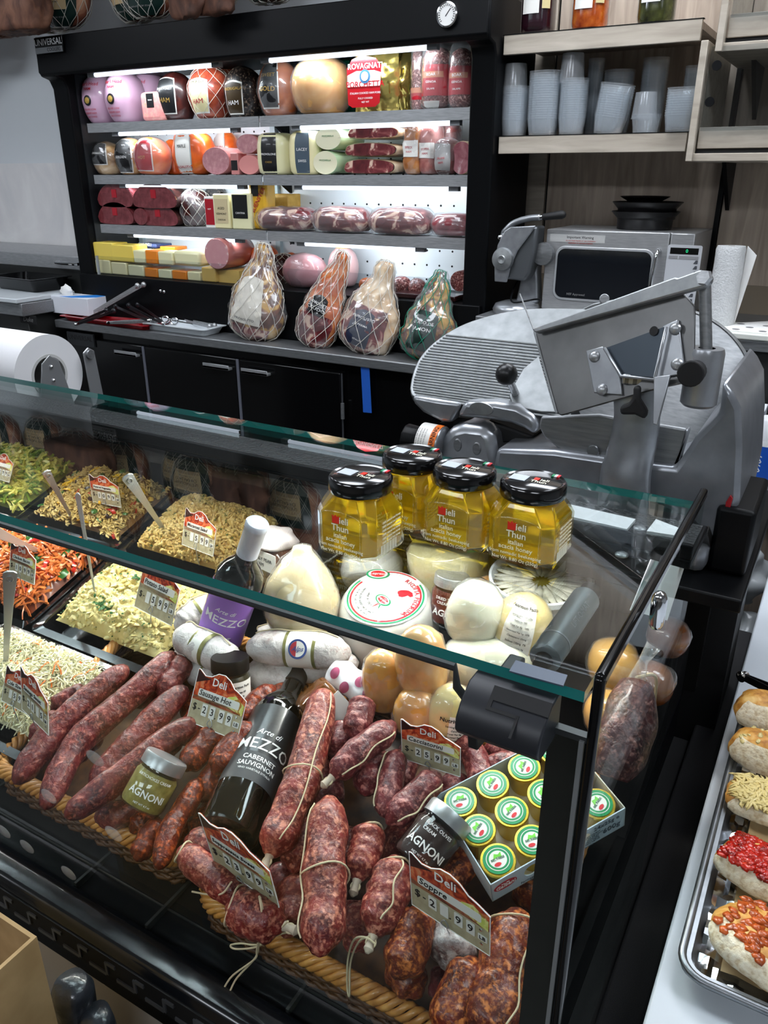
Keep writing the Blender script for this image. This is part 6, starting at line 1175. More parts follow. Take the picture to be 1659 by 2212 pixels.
card('price card reading Soppressata Sweet 23.99 below the black wine bottle', (463, 1862), (603, 1960), (463, 1795), 'Soppressata Sweet', '2399', .085)
card('large price card reading Soppre with a partly blank price, in front of the olive jar', (890, 1953), (1058, 2065), (903, 1860), 'Soppre', '2 99', .09)
card('price card reading Potato Salad 5.99', (290, 1310), (370, 1352), (312, 1250), 'Potato Salad', ' 599', .04)
card('price card reading Cole Slaw 5.9 at the left edge', (3, 1513), (62, 1545), (15, 1432), 'Cole Slaw', ' 59 ', .05)
card('price card reading Sausage Sweet overlapping the Cole Slaw card', (48, 1532), (105, 1588), (50, 1462), 'Sausage Sweet', '21 5', .075)
card('price card reading Macaroni Salad 5.99', (393, 1176), (460, 1202), (403, 1116), 'Macaroni Salad', ' 599', .045)
card('price card reading Chicken Bacon 10.99 over the carrot salad', (20, 1240), (74, 1263), (24, 1176), 'Chicken Bacon', '1099', .05)
card('price card reading Pasta and Vegetables 10.99 in the spiral pasta', (201, 1084), (262, 1096), (195, 1034), 'Pasta w/ Vegetable', '1099', .045)
card('price card reading Basil at the left edge over the bean salad', (-22, 1030), (20, 1042), (-10, 980), 'Basil', ' 799', .05)
# ================================================================ baskets
WK = noisy('wicker', [(.3, (150, 92, 38)), (.6, (196, 136, 66)), (.8, (216, 164, 92))], 60, 4, rough=.4, coat=.3); WKD = noisy('wicker_dark', [(.3, (58, 34, 16)), (.7, (96, 60, 30))], 60, 4, rough=.5)
def basket(label, x0, x1, y0, y1, zr0=.012, dep=.045):
    t = thing('wicker_basket', label, 'basket', ((x0+x1)/2, (y0+y1)/2, surf_z((y0+y1)/2, zr0-dep)), 'wicker baskets of cured sausages')
    def rim(s, off=0, zz=0):       # rounded rectangle around the rim
        W_, H_ = x1-x0+2*off, y1-y0+2*off; per = 2*(W_+H_); s = (s % 1)*per; r = .03
        if s < W_: p = (x0-off+s, y0-off)
        elif s < W_+H_: p = (x1+off, y0-off+s-W_)
        elif s < 2*W_+H_: p = (x1+off-(s-W_-H_), y1+off)
        else: p = (x0-off, y1+off-(s-2*W_-H_))
        cx_, cy_ = min(max(p[0], x0+r), x1-r), min(max(p[1], y0+r), y1-r); v = np.array([p[0]-cx_, p[1]-cy_]); l = np.linalg.norm(v)
        if abs(v[0]) > 1e-6 and abs(v[1]) > 1e-6 and l > r+off: p = (cx_+v[0]/l*(r+off), cy_+v[1]/l*(r+off))
        return np.array([p[0], p[1], surf_z(p[1], zr0)+zz])
    per = 2*((x1-x0)+(y1-y0)); n = 260
    g = G()
    for k in range(5):
        pts = []
        for i in range(n):
            s = i/n; ph = s*per/.055*2*PI+k*2*PI/5; p = rim(s, .006*math.cos(ph)*1.1, .0075*math.sin(ph)); pts.append(p)
        g.tube(pts, .0043, 6, closed=True)
    obj('braided_rim', g, WK, t, W=True, smooth=180)
    g = G()
    for k in range(6): g.tube([rim(i/150, -.001+.0022*math.sin(i*PI/1.5+k*PI), -.010-.0062*k) for i in range(150)], .0034, 5, closed=True)
    obj('woven_wall', g, WKD, t, W=True, smooth=180)
    g = G()
    for i in range(60): p = rim(i/60, -.001, 0); g.tube([p, p+np.array([0, 0, -.046])], .0022, 5)
    w_ = obj('stakes', g, WKD, t, W=True); w_['kind'] = 'stuff'
    obj('basket_floor', G().prism([(x0+.01, y0+.01, surf_z(y0, zr0-dep)), (x1-.01, y0+.01, surf_z(y0, zr0-dep)), (x1-.01, y1-.01, surf_z(y1, zr0-dep)), (x0+.01, y1-.01, surf_z(y1, zr0-dep))], (0, 0, -.003)), WKD, t, W=True)
basket('wicker basket under the long sweet and hot sausages', -.968, -.60, .521, .85, -.012); basket('wicker basket at the front right under the soppressata', -.55, -.155, .498, .83, -.008)
# ================================================================ sausages
def sausage(name, label, pts, r, h, m, cat='sausage', group=None, wr=.12, n=44, seg=28, taper=.55, ends=(1, 1), twine=None, knot=None, curve=None, fs=26):
    hh = h if isinstance(h, (list, tuple)) else [h]*len(pts); q = [S(u, v, k) for (u, v), k in zip(pts, hh)]; path = bez(q, n)
    R0 = r*np.mean([depth(p) for p in q])/FPX; tt = np.linspace(0, 1, n); sd = random.random()*50
    Rr = R0*(1-(1-taper)*np.exp(-tt*n*ends[0]/2.6))*(1-(1-taper)*np.exp(-(1-tt)*n*ends[1]/2.6)); Rr = Rr*np.array([1+.10*noise.noise(Vector((t*5+sd, 0, 0))) for t in tt])
    tg = np.gradient(path, axis=0); tg /= np.linalg.norm(tg, axis=1)[:, None]; path = np.vstack([path[0]-tg[0]*Rr[0]*.75, path[0]-tg[0]*Rr[0]*.45, path, path[-1]+tg[-1]*Rr[-1]*.45, path[-1]+tg[-1]*Rr[-1]*.75]); Rr = np.r_[Rr[0]*.12, Rr[0]*.68, Rr, Rr[-1]*.68, Rr[-1]*.12]
    g = G(); g.tube(path, Rr, seg); V = g.v[0]
    for i in range(len(V)):
        k = i//seg; c = path[k]; d = V[i]-c; p = V[i]*fs; ang = 2*PI*(i % seg)/seg; e = wr*.45*noise.noise(Vector((3.2*math.cos(ang), 3.2*math.sin(ang), k*.16+sd)))+noise.noise(Vector((p[0]+sd, p[1], p[2])))*wr+noise.noise(Vector((p[0]*3+sd, p[1]*3, p[2]*3)))*wr*.5; V[i] = c+d*(1+e)
    o = obj('body' if (twine or knot) else name, g, m, origin=path[0], smooth=180)
    if not (twine or knot): return tag(o, label, cat, group)
    t = thing(name, label, cat, path[0], group); o.parent = t; o.matrix_basis = Matrix()
    def girth(f): 
        k = max(3, min(len(path)-4, int(f*(len(path)-1)))); c = path[k]; T_ = tg[min(len(tg)-1, max(0, k-2))]; u_ = np.cross(T_, (0, 0, 1)); u_ /= np.linalg.norm(u_); w_ = np.cross(u_, T_); return [c+(Rr[k]*1.05+.0006)*(math.cos(a)*u_+math.sin(a)*w_)+T_*.003*math.sin(2*a) for a in np.linspace(0, 2*PI, 22, endpoint=False)]
    if twine:
        for f in twine[0]: obj('twine_loop', G().tube(girth(f), .0011, 6, closed=True), TW, t, W=True)
        for a in twine[1]:
            L_ = []
            for k in range(3, len(path)-3, 2):
                T_ = tg[min(len(tg)-1, max(0, k-2))]; u_ = np.cross(T_, (0, 0, 1)); u_ /= np.linalg.norm(u_); w_ = np.cross(u_, T_); aa = a+.12*math.sin(k*.25); L_.append(path[k]+(Rr[k]*1.06+.0005)*(math.cos(aa)*u_+math.sin(aa)*w_))
            obj('lengthwise_twine', G().tube(L_, .0010, 6), TW, t, W=True)
    if knot:
        for e in knot:
            c = path[0] if e == 0 else path[-1]; T_ = -tg[0] if e == 0 else tg[-1]
            obj('tied_end', G().tube([c-T_*.004, c+T_*.004, c+T_*.012, c+T_*.016], [.006, .004, .0055, .002], 10), noisy('casing_end', [(.3, (170, 150, 130)), (.7, (206, 190, 170))], 60, 3, rough=.6), t, W=True)
            g = G(); g.tube([c+T_*.005+.0052*np.array([math.cos(a), math.sin(a)*.8, math.sin(a)*.4]) for a in np.linspace(0, 2*PI, 14, endpoint=False)], .0012, 6, closed=True); obj('knot', g, TW, t, W=True)
    return t
gs = 'long sweet sausages in the left basket'; gh = 'hot red sausages in the left basket'; gp = 'soppressata in the right basket'; gc = 'cacciatorini bundle'
SW = 'dried_sausage'
data = [
 ('leftmost long sweet sausage, its tip over the basket corner', [(40, 1682), (110, 1590), (180, 1520), (268, 1447)], 30, .055, SAU_S, gs),
 ('second long sweet sausage from the left, longest of all', [(102, 1735), (165, 1610), (262, 1520), (330, 1462), (372, 1418)], 30, .06, SAU_S, gs),
 ('long sweet sausage ending nearest the basket front, left of the artichoke jar', [(152, 1758), (232, 1700), (325, 1625), (420, 1560)], 30, .065, SAU_S, gs),
 ('sweet sausage lying in the gap between second and front ones', [(205, 1692), (262, 1630), (325, 1560), (396, 1492)], 30, .05, SAU_S, gs),
 ('short sweet sausage crossing behind the leftmost at its lower end', [(72, 1592), (100, 1570), (130, 1545)], 24, .03, SAU_S, gs),
 ('short dark sausage stub against the coleslaw tray', [(118, 1530), (150, 1508), (185, 1500)], 24, .035, SAU_S, gs),
 ('bent sweet sausage at the upper end of the pile near the white salami', [(352, 1500), (385, 1450), (405, 1430)], 27, .05, SAU_S, gs),
 ('sweet sausage end poking up right of the second long one', [(300, 1520), (345, 1470), (385, 1425)], 25, .03, SAU_S, gs),
 ('shadowed sweet sausage buried behind the artichoke jar', [(215, 1765), (270, 1755), (330, 1720)], 28, .01, SAU_S, gs),
 ('hot sausage below the Sausage Hot card, upper left one', [(402, 1655), (432, 1622), (470, 1580)], 29, .055, SAU_H, gh),
 ('hot sausage right of the upper left one, reaching the bottle', [(468, 1662), (500, 1615), (545, 1570)], 28, .06, SAU_H, gh),
 ('hot sausage right of the Sausage Hot card by the bottle shoulder', [(520, 1560), (555, 1515), (588, 1488)], 23, .04, SAU_H, gh),
 ('stubby hot sausage ending beside the bottle label', [(438, 1722), (455, 1690), (475, 1655)], 29, .035, SAU_H, gh),
 ('long hot sausage reaching down to the basket edge', [(345, 1868), (370, 1790), (400, 1740), (430, 1690)], 25, .05, SAU_H, gh),
 ('hot sausage left of the long one, its end at the basket edge', [(300, 1850), (318, 1815), (345, 1780)], 26, .035, SAU_H, gh),
 ('hot sausage hidden below the Sausage Hot card', [(380, 1600), (420, 1560), (450, 1510)], 26, .03, SAU_H, gh),
 ('dark hot sausage half hidden behind the wine bottle base', [(420, 1800), (450, 1760), (480, 1700)], 28, .005, SAU_H, gh),
 ('thin hot sausage at the top between card and bottle neck', [(570, 1530), (600, 1500), (625, 1485)], 20, .025, SAU_H, gh),
]
for lb, pts, r, h, m, gr in data: sausage(SW, lb, pts, r, h, m, group=gr)
sausage('soppressata', 'longest soppressata lying along the wine bottle with a twine loop', [(700, 1500), (680, 1590), (650, 1690), (612, 1780), (588, 1835)], [40][0], .085, SAU_P, group=gp, twine=((.47,), (2.2,)), knot=(1,))
sausage('soppressata', 'tall upright soppressata in the centre, tied by twine across its middle', [(712, 1735), (704, 1850), (700, 1950), (692, 2045)], 47, .095, SAU_P, group=gp, twine=((.48,), (.3,)))
sausage('soppressata', 'curled soppressata left of the Soppressata Sweet card with twine at its end', [(395, 1840), (440, 1880), (488, 1915), (520, 1935)], 33, .075, SAU_P, group=gp, twine=((.05,), ()))
sausage('soppressata', 'upper curled soppressata end left of the bottle base', [(410, 1818), (440, 1820), (470, 1840), (490, 1870)], 32, .05, SAU_P, group=gp)
sausage('soppressata', 'front soppressata beneath the Soppressata Sweet card, tied with loose twine', [(505, 1955), (550, 1975), (600, 1995)], 47, .075, SAU_P, group=gp, knot=(1,), twine=((.12,), ()))
sausage('soppressata', 'soppressata with a pale tapering tip, centre of the basket', [(800, 1790), (790, 1840), (775, 1890)], 38, .075, SAU_P, group=gp, knot=(1,), twine=((.03,), ()))
sausage('soppressata', 'soppressata leaning against the olive cream jar on its left', [(855, 1865), (835, 1940), (812, 2005)], 46, .085, SAU_P, group=gp, twine=((.04,), (2.0,)), knot=(1,))
sausage('soppressata', 'shadowed soppressata between the longest and the central one', [(658, 1780), (648, 1830), (638, 1870)], 40, .03, SAU_P, group=gp)
sausage('soppressata', 'soppressata running up behind the olive cream jar', [(842, 1850), (880, 1790), (930, 1720)], 40, .03, SAU_P, group=gp)
sausage('soppressata', 'glossy orange-flecked soppressata left of the large price card', [(905, 1975), (885, 2040), (860, 2095)], 47, .07, SAU_PH, group=gp)
sausage('soppressata', 'mould-dusted soppressata end under the large price card', [(975, 1990), (975, 2040), (972, 2075)], 56, .05, SAU_M, group=gp, n=20)
sausage('soppressata', 'soppressata in the front right corner of the basket, bottom edge of photo', [(1020, 2085), (990, 2150), (960, 2230)], 48, .06, SAU_PH, group=gp)
sausage('soppressata', 'largest soppressata leaning at the right behind the black corner band', [(1118, 1985), (1100, 2060), (1070, 2160), (1052, 2240)], 62, .06, SAU_PH, group=gp, twine=((.12,), (2.3,)))
sausage('soppressata', 'dark soppressata beneath the cheese portion box', [(1120, 1900), (1150, 1880), (1165, 1960)], 52, -.005, SAU_PH, group=gp)
sausage('soppressata', 'reddish soppressata between olive jar and cheese portion box', [(1020, 1850), (985, 1885), (950, 1930)], 34, .04, SAU_PH, group=gp)
sausage('soppressata', 'dark soppressata low behind the Soppressata Sweet card', [(640, 1900), (635, 1960), (620, 2010)], 40, .02, SAU_P, group=gp)
sausage('soppressata', 'lower soppressata in shade between the central two', [(780, 1960), (775, 2010), (760, 2040)], 40, .0, SAU_P, group=gp)
cac = [('diagonal cacciatorino with twine along it pointing at the bottle', [(725, 1672), (775, 1625), (845, 1568)], 31, .10), ('upright cacciatorino at the top beside the fig bar', [(785, 1515), (778, 1545), (770, 1585)], 32, .09), ('cacciatorino left of the upright one', [(740, 1570), (735, 1600), (740, 1625)], 34, .06),
       ('cacciatorino hanging straight below the diagonal one', [(805, 1620), (800, 1660), (792, 1705)], 35, .065), ('left arm of the V-shaped cacciatorini pair', [(858, 1630), (845, 1690), (832, 1755)], 28, .08), ('right arm of the V-shaped cacciatorini pair', [(845, 1770), (890, 1730), (942, 1680)], 33, .09),
       ('cacciatorino emerging right of the Cacciatorini card', [(985, 1570), (1005, 1600), (1020, 1625)], 33, .06), ('cacciatorino dropping from behind the card corner', [(1015, 1610), (1030, 1650), (1040, 1690)], 29, .055), ('thin cacciatorino lying flat behind the portion box', [(1050, 1655), (1090, 1645), (1150, 1640)], 22, .05),
       ('thin cacciatorino under the black clamp', [(1050, 1620), (1100, 1615), (1170, 1612)], 20, .035), ('reddest cacciatorino right under the clamp', [(1140, 1628), (1175, 1622), (1210, 1618)], 25, .06), ('dark cacciatorino left of the portion box', [(960, 1760), (985, 1720), (975, 1680)], 34, .03), ('cacciatorino half hidden between the V pair and the card', [(900, 1600), (880, 1640), (868, 1690)], 28, .03), ('shaded cacciatorino under the diagonal one', [(690, 1620), (700, 1680), (720, 1740)], 34, .02)]
for i, (lb, pts, r, h) in enumerate(cac): sausage('cacciatorino', lb, pts, r, h, SAU_C, group=gc, twine=(((), (.4,)) if i in (0, 4, 5) else None), knot=((0,) if i == 0 else None), wr=.13)
fill_l = [(260, 1700, 330, 1640), (400, 1540, 440, 1500), (520, 1700, 560, 1640), (330, 1640, 380, 1590), (500, 1640, 530, 1600), (360, 1820, 400, 1760), (470, 1740, 500, 1690), (290, 1790, 330, 1750), (560, 1600, 600, 1560), (150, 1640, 210, 1580)]
for i, (a, b, c, d) in enumerate(fill_l): sausage('dried_sausage', 'shadowed lower-layer sausage at the bottom of the left basket pile', [(a, b), ((a+c)/2+3, (b+d)/2), (c, d)], 27, .005, SAU_S if i in (0, 3, 9) else SAU_H, group='shadowed sausages under the left pile')
fill_r = [(900, 1780, 900, 1850), (960, 1840, 980, 1780), (730, 1640, 760, 1560), (680, 1700, 700, 1620), (860, 1560, 900, 1520), (950, 1900, 980, 1960), (750, 1800, 750, 1880), (600, 1880, 620, 1940), (850, 2080, 900, 2140), (740, 1960, 745, 2010), (940, 2140, 1000, 2100)]
for i, (a, b, c, d) in enumerate(fill_r): sausage('soppressata', 'shadowed lower-layer salami at the bottom of the right basket pile', [(a, b), ((a+c)/2+4, (b+d)/2), (c, d)], 40, .0, (SAU_P, SAU_C, SAU_PH)[i % 3], group='shadowed salamis under the right pile')
# loose twine hanging over the basket edge
def twine(label, pts, h, r=.0011): 
    q = bez([S(u, v, k) for (u, v), k in zip(pts, h)], 60); tag(obj('twine', G().tube(q, r, 6), TW, origin=q[0]), label, 'twine', 'loose butcher twine ends')
twine('long loose twine loop hanging below the Soppressata Sweet card', [(560, 1935), (565, 1980), (555, 2050), (550, 2072), (500, 2110), (478, 2150), (488, 2160), (510, 2115), (552, 2068), (560, 2030), (568, 1975), (562, 1938)], [.11, .09, .02, .0, -.04, -.05, -.05, -.04, .0, .04, .09, .11])
twine('small twine loop sticking out left over the basket rim', [(622, 1990), (600, 2010), (560, 2040), (520, 2038), (498, 2042), (510, 2050), (555, 2045), (600, 2020), (650, 2008)], [.09, .07, .02, .0, .0, .0, .02, .04, .06])
twine('twine end curling left at the curled soppressata', [(500, 1905), (480, 1930), (450, 1932), (415, 1926)], [.11, .09, .07, .06])
twine('twine loop below the soppressata leaning on the olive jar', [(812, 2040), (790, 2025), (765, 2030), (752, 2070), (750, 2130), (755, 2150), (757, 2080), (775, 2035), (800, 2022)], [.09, .09, .07, .04, .0, .0, .03, .07, .09])
# ================================================================ cheeses, jars and bottles in the case
def wrapM(M, R, rot=0.): return lambda x, y, z: np.stack([(R+z)*np.sin(x/R+rot), -(R+z)*np.cos(x/R+rot), y], 1)
def jar(name, label, base, top, r_px, lidm, fill, rows, lmat=None, lid_h=.016, group=None, h=None, lidr=1.0, labt=(.12, .80), rot=0., rowm=None, glassm=None, cat='jar', face=None):
    """round jar between two points (base centre, lid top)"""
    b, a = np.array(base, float), np.array(top, float); L = np.linalg.norm(a-b) if h is None else h; r = r_px*depth((a+b)/2)/FPX
    t = thing(name, label, cat, frame(b, a-b, (CP-b) if face is None else face), group); hb = L-lid_h
    obj('contents', G().lathe([(0, .002), (r*.90, .002), (r*.95, .006), (r*.95, hb*.80), (r*.84, hb*.9), (0, hb*.9)], 36), fill, t, smooth=50)
    obj('glass_jar', G().lathe([(0, 0), (r*.93, 0), (r, .004), (r, hb*.82), (r*.90, hb*.92), (r*.90, hb)], 40, closed=False), glassm or ACRY, t, smooth=50)
    obj('lid', G().lathe([(r*.93*lidr, hb), (r*.97*lidr, hb), (r*.97*lidr, L-.002), (r*.93*lidr, L), (0, L)], 44), lidm, t, smooth=40)
    if lmat: lo = obj('label', G().lathe([(r*1.004, hb*labt[0]), (r*1.004, hb*labt[1])], 44, closed=False), lmat, t, smooth=180)
    f = wrapM(None, r*1.012, rot)
    for i, row in enumerate(rows): obj('lettering' if i == 0 else 'fine_print', lines([row], f), rowm or WP, t, smooth=0)
    return t
AGL = mat('brushed_lid', (176, 178, 180), .35, .8)
ART = noisy('artichoke_cream', [(.3, (128, 112, 48)), (.6, (168, 152, 78)), (.8, (196, 184, 120))], 90, 5, rough=.4); OLV = mat('olive_cream', (58, 40, 34), .4); TOMC = noisy('tomato_cream', [(.3, (74, 20, 12)), (.7, (120, 40, 22))], 60, 4, rough=.35)
b = S(303, 1742, .055); t_ = D(361, 1636, depth(b)+.015)
jar('spread_jar', 'small jar of yellow-green artichoke cream lying on the sweet sausages', b, t_, 50, AGL, ART, [('AGNONI', 0, .020, .0125, 0, .016), ('ARTICHOKES CREAM', 0, .041, .0050, 0, .006), ('NET WT 4.7 oz', 0, .008, .0035)], h=.068)
b = S(893, 1868, .075); t_ = D(962, 1776, depth(b)+.02)
jar('spread_jar', 'small jar of dark black olive cream beside the cheese portion box', b, t_, 56, AGL, OLV, [('AGNONI', 0, .020, .0130, 0, .016), ('BLACK OLIVES', 0, .043, .0054, 0, .006), ('CREAM', -.008, .036, .0054, 0, .006), ('NET WT 4.7 oz', 0, .009, .0035)], h=.070)
b = S(962, 1338, .03); t_ = D(977, 1246, depth(b)-.02)
jar('spread_jar', 'small jar of red dried tomato cream behind the mozzarella', b, t_, 39, AGL, TOMC, [('AGNONI', .006, .020, .0145, 0, .016), ('DRIED TOMATO', .002, .043, .0062, 0, .006), ('CREAM', -.008, .036, .0062, 0, .006)], h=.075)
b = S(500, 1520, .03); t_ = D(497, 1438, depth(b)-.01)
jar('condiment_jar', 'jar with a black lid and white label reading Italy beside the white salami', b, t_, 42, BLK, mat('olive_paste', (62, 54, 34), .4), [('Nutrition Facts', .012, .034, .0052, 0, .008), ('Calories 60', .010, .026, .0044, 0, .006), ('Total Fat 6g', .010, .020, .0030), ('Sodium 180mg', .010, .015, .0030), ('Protein 1g', .010, .010, .0030)], lmat=WLAB, lid_h=.020, labt=(.05, .80), rot=.1, rowm=BP, h=.072)
# wine bottles
def bottle(label, base, neck, glassm, capm, lab, rows, cap_h=.05, L=.30, rb=.0375, face=None, strip=None):
    b, a = np.array(base, float), np.array(neck, float); d = (a-b)/np.linalg.norm(a-b); t = thing('wine_bottle', label, 'wine bottle', frame(a-d*L, d, (CP-b) if face is None else face))
    obj('bottle_glass', G().lathe([(0, .004), (rb*.7, .001), (rb*.95, .002), (rb, .008), (rb, .185), (rb*.93, .200), (rb*.70, .215), (rb*.46, .228), (rb*.40, .242), (rb*.38, L-.006), (0, L-.006)], 56), glassm, t, smooth=60)
    obj('capsule', G().lathe([(rb*.40, L-cap_h), (rb*.44, L-cap_h+.001), (rb*.43, L-.012), (rb*.46, L-.011), (rb*.46, L-.002), (rb*.42, L), (0, L)], 40), capm, t, smooth=50)
    lm, z0, z1, half = lab; g = G(); n = 24; V = [(rb*1.006*math.sin(q), -rb*1.006*math.cos(q), z) for z in (z0, z1) for q in np.linspace(-half, half, n+1)]; lo = obj('label', g.add(V, [(i, i+1, i+n+2, i+n+1) for i in range(n)]), lm, t, smooth=180)
    if strip: g = G(); V = [(rb*1.008*math.sin(q), -rb*1.008*math.cos(q), z) for z in strip[1:] for q in np.linspace(-half, half, n+1)]; obj('label_lower_panel', g.add(V, [(i, i+1, i+n+2, i+n+1) for i in range(n)]), strip[0], lo, smooth=180)
    for i, row in enumerate(rows): obj('lettering' if i < 2 else 'fine_print', lines([row], wrapM(None, rb*1.011)), WP, lo, smooth=0)
    return t
WG = mat('dark_wine_glass', (8, 10, 9), .05, coat=.6, spec=.7)
b = S(490, 1800, .045); a = S(656, 1425, .075); bottle('black bottle of Cabernet Sauvignon lying among the sausages', b, D(656, 1428, depth(b)+.235), WG, mat('black_capsule', (34, 34, 35), .35), (noisy('dark_label', [(.4, (34, 36, 38)), (.6, (42, 44, 47))], 300, 2, rough=.3, coat=.3), .058, .180, 1.45),
       [('MEZZO', 0, .112, .024, 0, .002), ('Arte di', -.002, .132, .012, .4), ('CABERNET', 0, .091, .0095, 0, .01), ('SAUVIGNON', 0, .081, .0095, 0, .01), ("VINO VARIETALE D'ITALIA", 0, .073, .0040)], strip=(mat('label_charcoal', (56, 58, 62), .5), .058, .100))
a = D(557, 1128, 1.13); b = D(452, 1440, 1.30); bottle('bottle of Merlot with a purple label and white capsule standing behind the white salami', b, a, WG, mat('white_capsule', (214, 218, 232), .3), (mat('purple_label', (150, 108, 196), .45), .066, .188, 1.25),
       [('MEZZO', 0, .128, .022, 0, .002), ('Arte di', -.004, .148, .011, .4), ('MERLOT', 0, .094, .0095, 0, .012), ("VINO VARIETALE D'ITALIA", 0, .086, .0040)], cap_h=.062)
# white mould salamis
def wsal(label, pts, r, h, bands=(), logo=False, i=0):
    hh = h if isinstance(h, list) else [h]*len(pts); q = [S(u, v, k) for (u, v), k in zip(pts, hh)]; sausage_ = sausage('white_salami', label, pts, r, h, SLW, cat='salami', group='white moulded salamis between salad trays and cheeses', wr=.05, taper=.62, twine=((), (1.9,)), knot=None)
    path = bez(q, 30); R0 = r*np.mean([depth(p) for p in q])/FPX
    for f0, f1, m_, nm in bands:
        k0, k1 = int(f0*29), max(int(f0*29)+1, int(f1*29)); seg = path[k0:k1+1]; obj(nm, G().tube(seg, R0*1.045, 24, cap=False), m_, sausage_, W=True, smooth=180)
    if logo:
        k = int(logo*29); c = path[k]; tg_ = path[min(29, k+1)]-path[k-1]; tg_ /= np.linalg.norm(tg_); f = CP-c; f -= tg_*(f @ tg_); f /= np.linalg.norm(f); up_ = np.cross(tg_, f); up_ = up_ if up_[2] > 0 else -up_; tg2 = np.cross(up_, f); 
        fn = flat_fn(c+f*R0*1.07, tg2, up_); cf = np.array(Matrix.Identity(4)); Mx = Matrix([(tg2[i_], up_[i_], f[i_], (c+f*R0*1.065)[i_]) for i_ in range(3)]+[(0, 0, 0, 1)])
        e = obj('emblem', G().lathe([(0, 0), (.0145, 0), (.0145, .0006), (0, .0006)], 28, T=Mx), mat('emblem_navy', (44, 66, 130), .4), sausage_, W=True); obj('emblem_ring', G().lathe([(0, .0007), (.0115, .0007), (.0115, .001), (0, .001)], 28, T=Mx), WLAB, e, W=True)
        obj('emblem_red_half', G().prism([(Mx @ Vector((.0113*math.cos(q_), .0113*math.sin(q_), .0012)))[:] for q_ in np.linspace(PI*.55, PI*1.45, 12)], f*.0002), REDL, e, W=True)
        obj('lettering', lines([('Alps', 0, 0, .010, .4, .006)], flat_fn(c+f*(R0*1.065+.0018), tg2, up_)), mat('emblem_navy', ), e, W=True, smooth=0)
GB = mat('olive_gold_band', (118, 116, 70), .4, .3)
wsal('white salami with a barcode band, lying in front of the Merlot bottle', [(392, 1372), (445, 1400), (500, 1428)], 37, .07, [(.40, .44, GB, 'gold_band'), (.44, .62, WLAB, 'paper_band'), (.62, .66, GB, 'gold_band')])
wsal('white salami with a round red and blue emblem, centre of the group', [(548, 1398), (640, 1402), (742, 1410)], 38, .06, [(.42, .47, GB, 'gold_band'), (.47, .74, WLAB, 'paper_band'), (.74, .79, GB, 'gold_band')], logo=.6)
wsal('white salami rising behind the potato salad card to the purple label', [(392, 1352), (420, 1330), (465, 1305)], 32, .045, [(.62, .68, GB, 'gold_band')])
wsal('white salami end under the jar reading Italy', [(415, 1448), (450, 1458), (480, 1470)], 31, .03, [(.45, .52, GB, 'gold_band')])
wsal('white salami right of the jar reading Italy, under the emblem one', [(545, 1450), (590, 1462), (640, 1470)], 36, .02); wsal('white salami lowest right of the group, behind the black bottle neck', [(620, 1448), (690, 1440), (760, 1432)], 33, .02)
wsal('white salami peeking out at the back above the emblem one', [(560, 1385), (590, 1378), (640, 1382)], 30, .02); wsal('small white salami end left below the barcode band', [(385, 1420), (400, 1412), (420, 1405)], 26, .02)
# cheeses
def film_over(s_args, t, k=1.05): pass
CACI = noisy('caciocavallo', [(.3, (196, 178, 134)), (.7, (212, 196, 156))], 14, 4, rough=.3, coat=.5, sss=.08); MZ = noisy('fresh_white', [(.4, (204, 204, 182)), (.6, (216, 216, 196))], 12, 3, rough=.22, coat=.6, sss=.1)
SMK = noisy('smoked_cheese', [(.3, (190, 124, 48)), (.5, (216, 158, 80)), (.7, (232, 190, 120))], 22, 5, .6, .22, coat=.7, bump=.2); YPR = mat('butter_cheese', (212, 192, 128), .28, coat=.5, sss=.1); ORP = mat('orange_cheese', (216, 156, 84), .28, coat=.6)
def plump(name, label, bpx, apx, rpx, m, hb=.03, dd=0., prof=None, amp=.002, film=True, cat='cheese', flat=.92, group=None, sq=2., seed=1):
    b = S(*bpx, hb); a = D(*apx, depth(b)+dd); L = np.linalg.norm(a-b); r = rpx*depth((a+b)/2)/FPX; pr = [(x*2*r, z*L) for x, z in (prof or EGG)]
    s = Rev(pr, 1, flat, amp, 22, seed, nz=30, nt=40, sq=sq); t = thing(name, label, cat, frame(b, a-b, CP-b), group); obj('body', s.geo(), m, t, smooth=180)
    if film: obj('plastic_wrap', Rev([(x*1.03, z*1.015) for x, z in pr], 1, flat, .004, 40, seed, nz=30, nt=40, lump=.6, sq=sq).geo(), FILM, t, smooth=180)
    return t, s
t, s = plump('caciocavallo', 'large pear-shaped pale cheese in clear wrap left of the ricotta', (650, 1372), (652, 1178), 82, CACI, .035, -.02, [(0, 0), (.24, .012), (.40, .08), (.49, .24), (.50, .42), (.44, .60), (.33, .76), (.20, .88), (.13, .94), (.14, .98), (.08, 1.0), (0, 1.01)])
# ricotta
c = D(833, 1292, 1.22); rr_ = 104*1.22/FPX; up_ = np.array([0.04, -.22, 1.0]); up_ /= np.linalg.norm(up_); M = frame(c-up_*.115, up_, (-.15, -1, 0))
t = thing('ricotta_cheese', 'white ricotta wheel with a red and green ringed label on top', 'cheese', M); H_ = .115
s = Rev([(0, 0), (rr_*.86, 0), (rr_*1.02, .02), (rr_*1.08, .055), (rr_*1.05, .085), (rr_*.96, .106), (rr_*.86, H_), (0, H_+.001)], 1, 1, .0015, 20, 4, nz=30, nt=56); RIC = noisy('ricotta', [(.4, (208, 208, 204)), (.6, (218, 218, 214))], 18, 3, rough=.28, coat=.5, sss=.08)
obj('body', s.geo(), RIC, t, smooth=180)
def ring(r0, r1, z, a0=0, a1=2*PI, n=60): g = G(); V = [(r*math.cos(q), r*math.sin(q), z) for q in np.linspace(a0, a1, n+1) for r in (r0, r1)]; return g.add(V, [(2*i, 2*i+1, 2*i+3, 2*i+2) for i in range(n)])
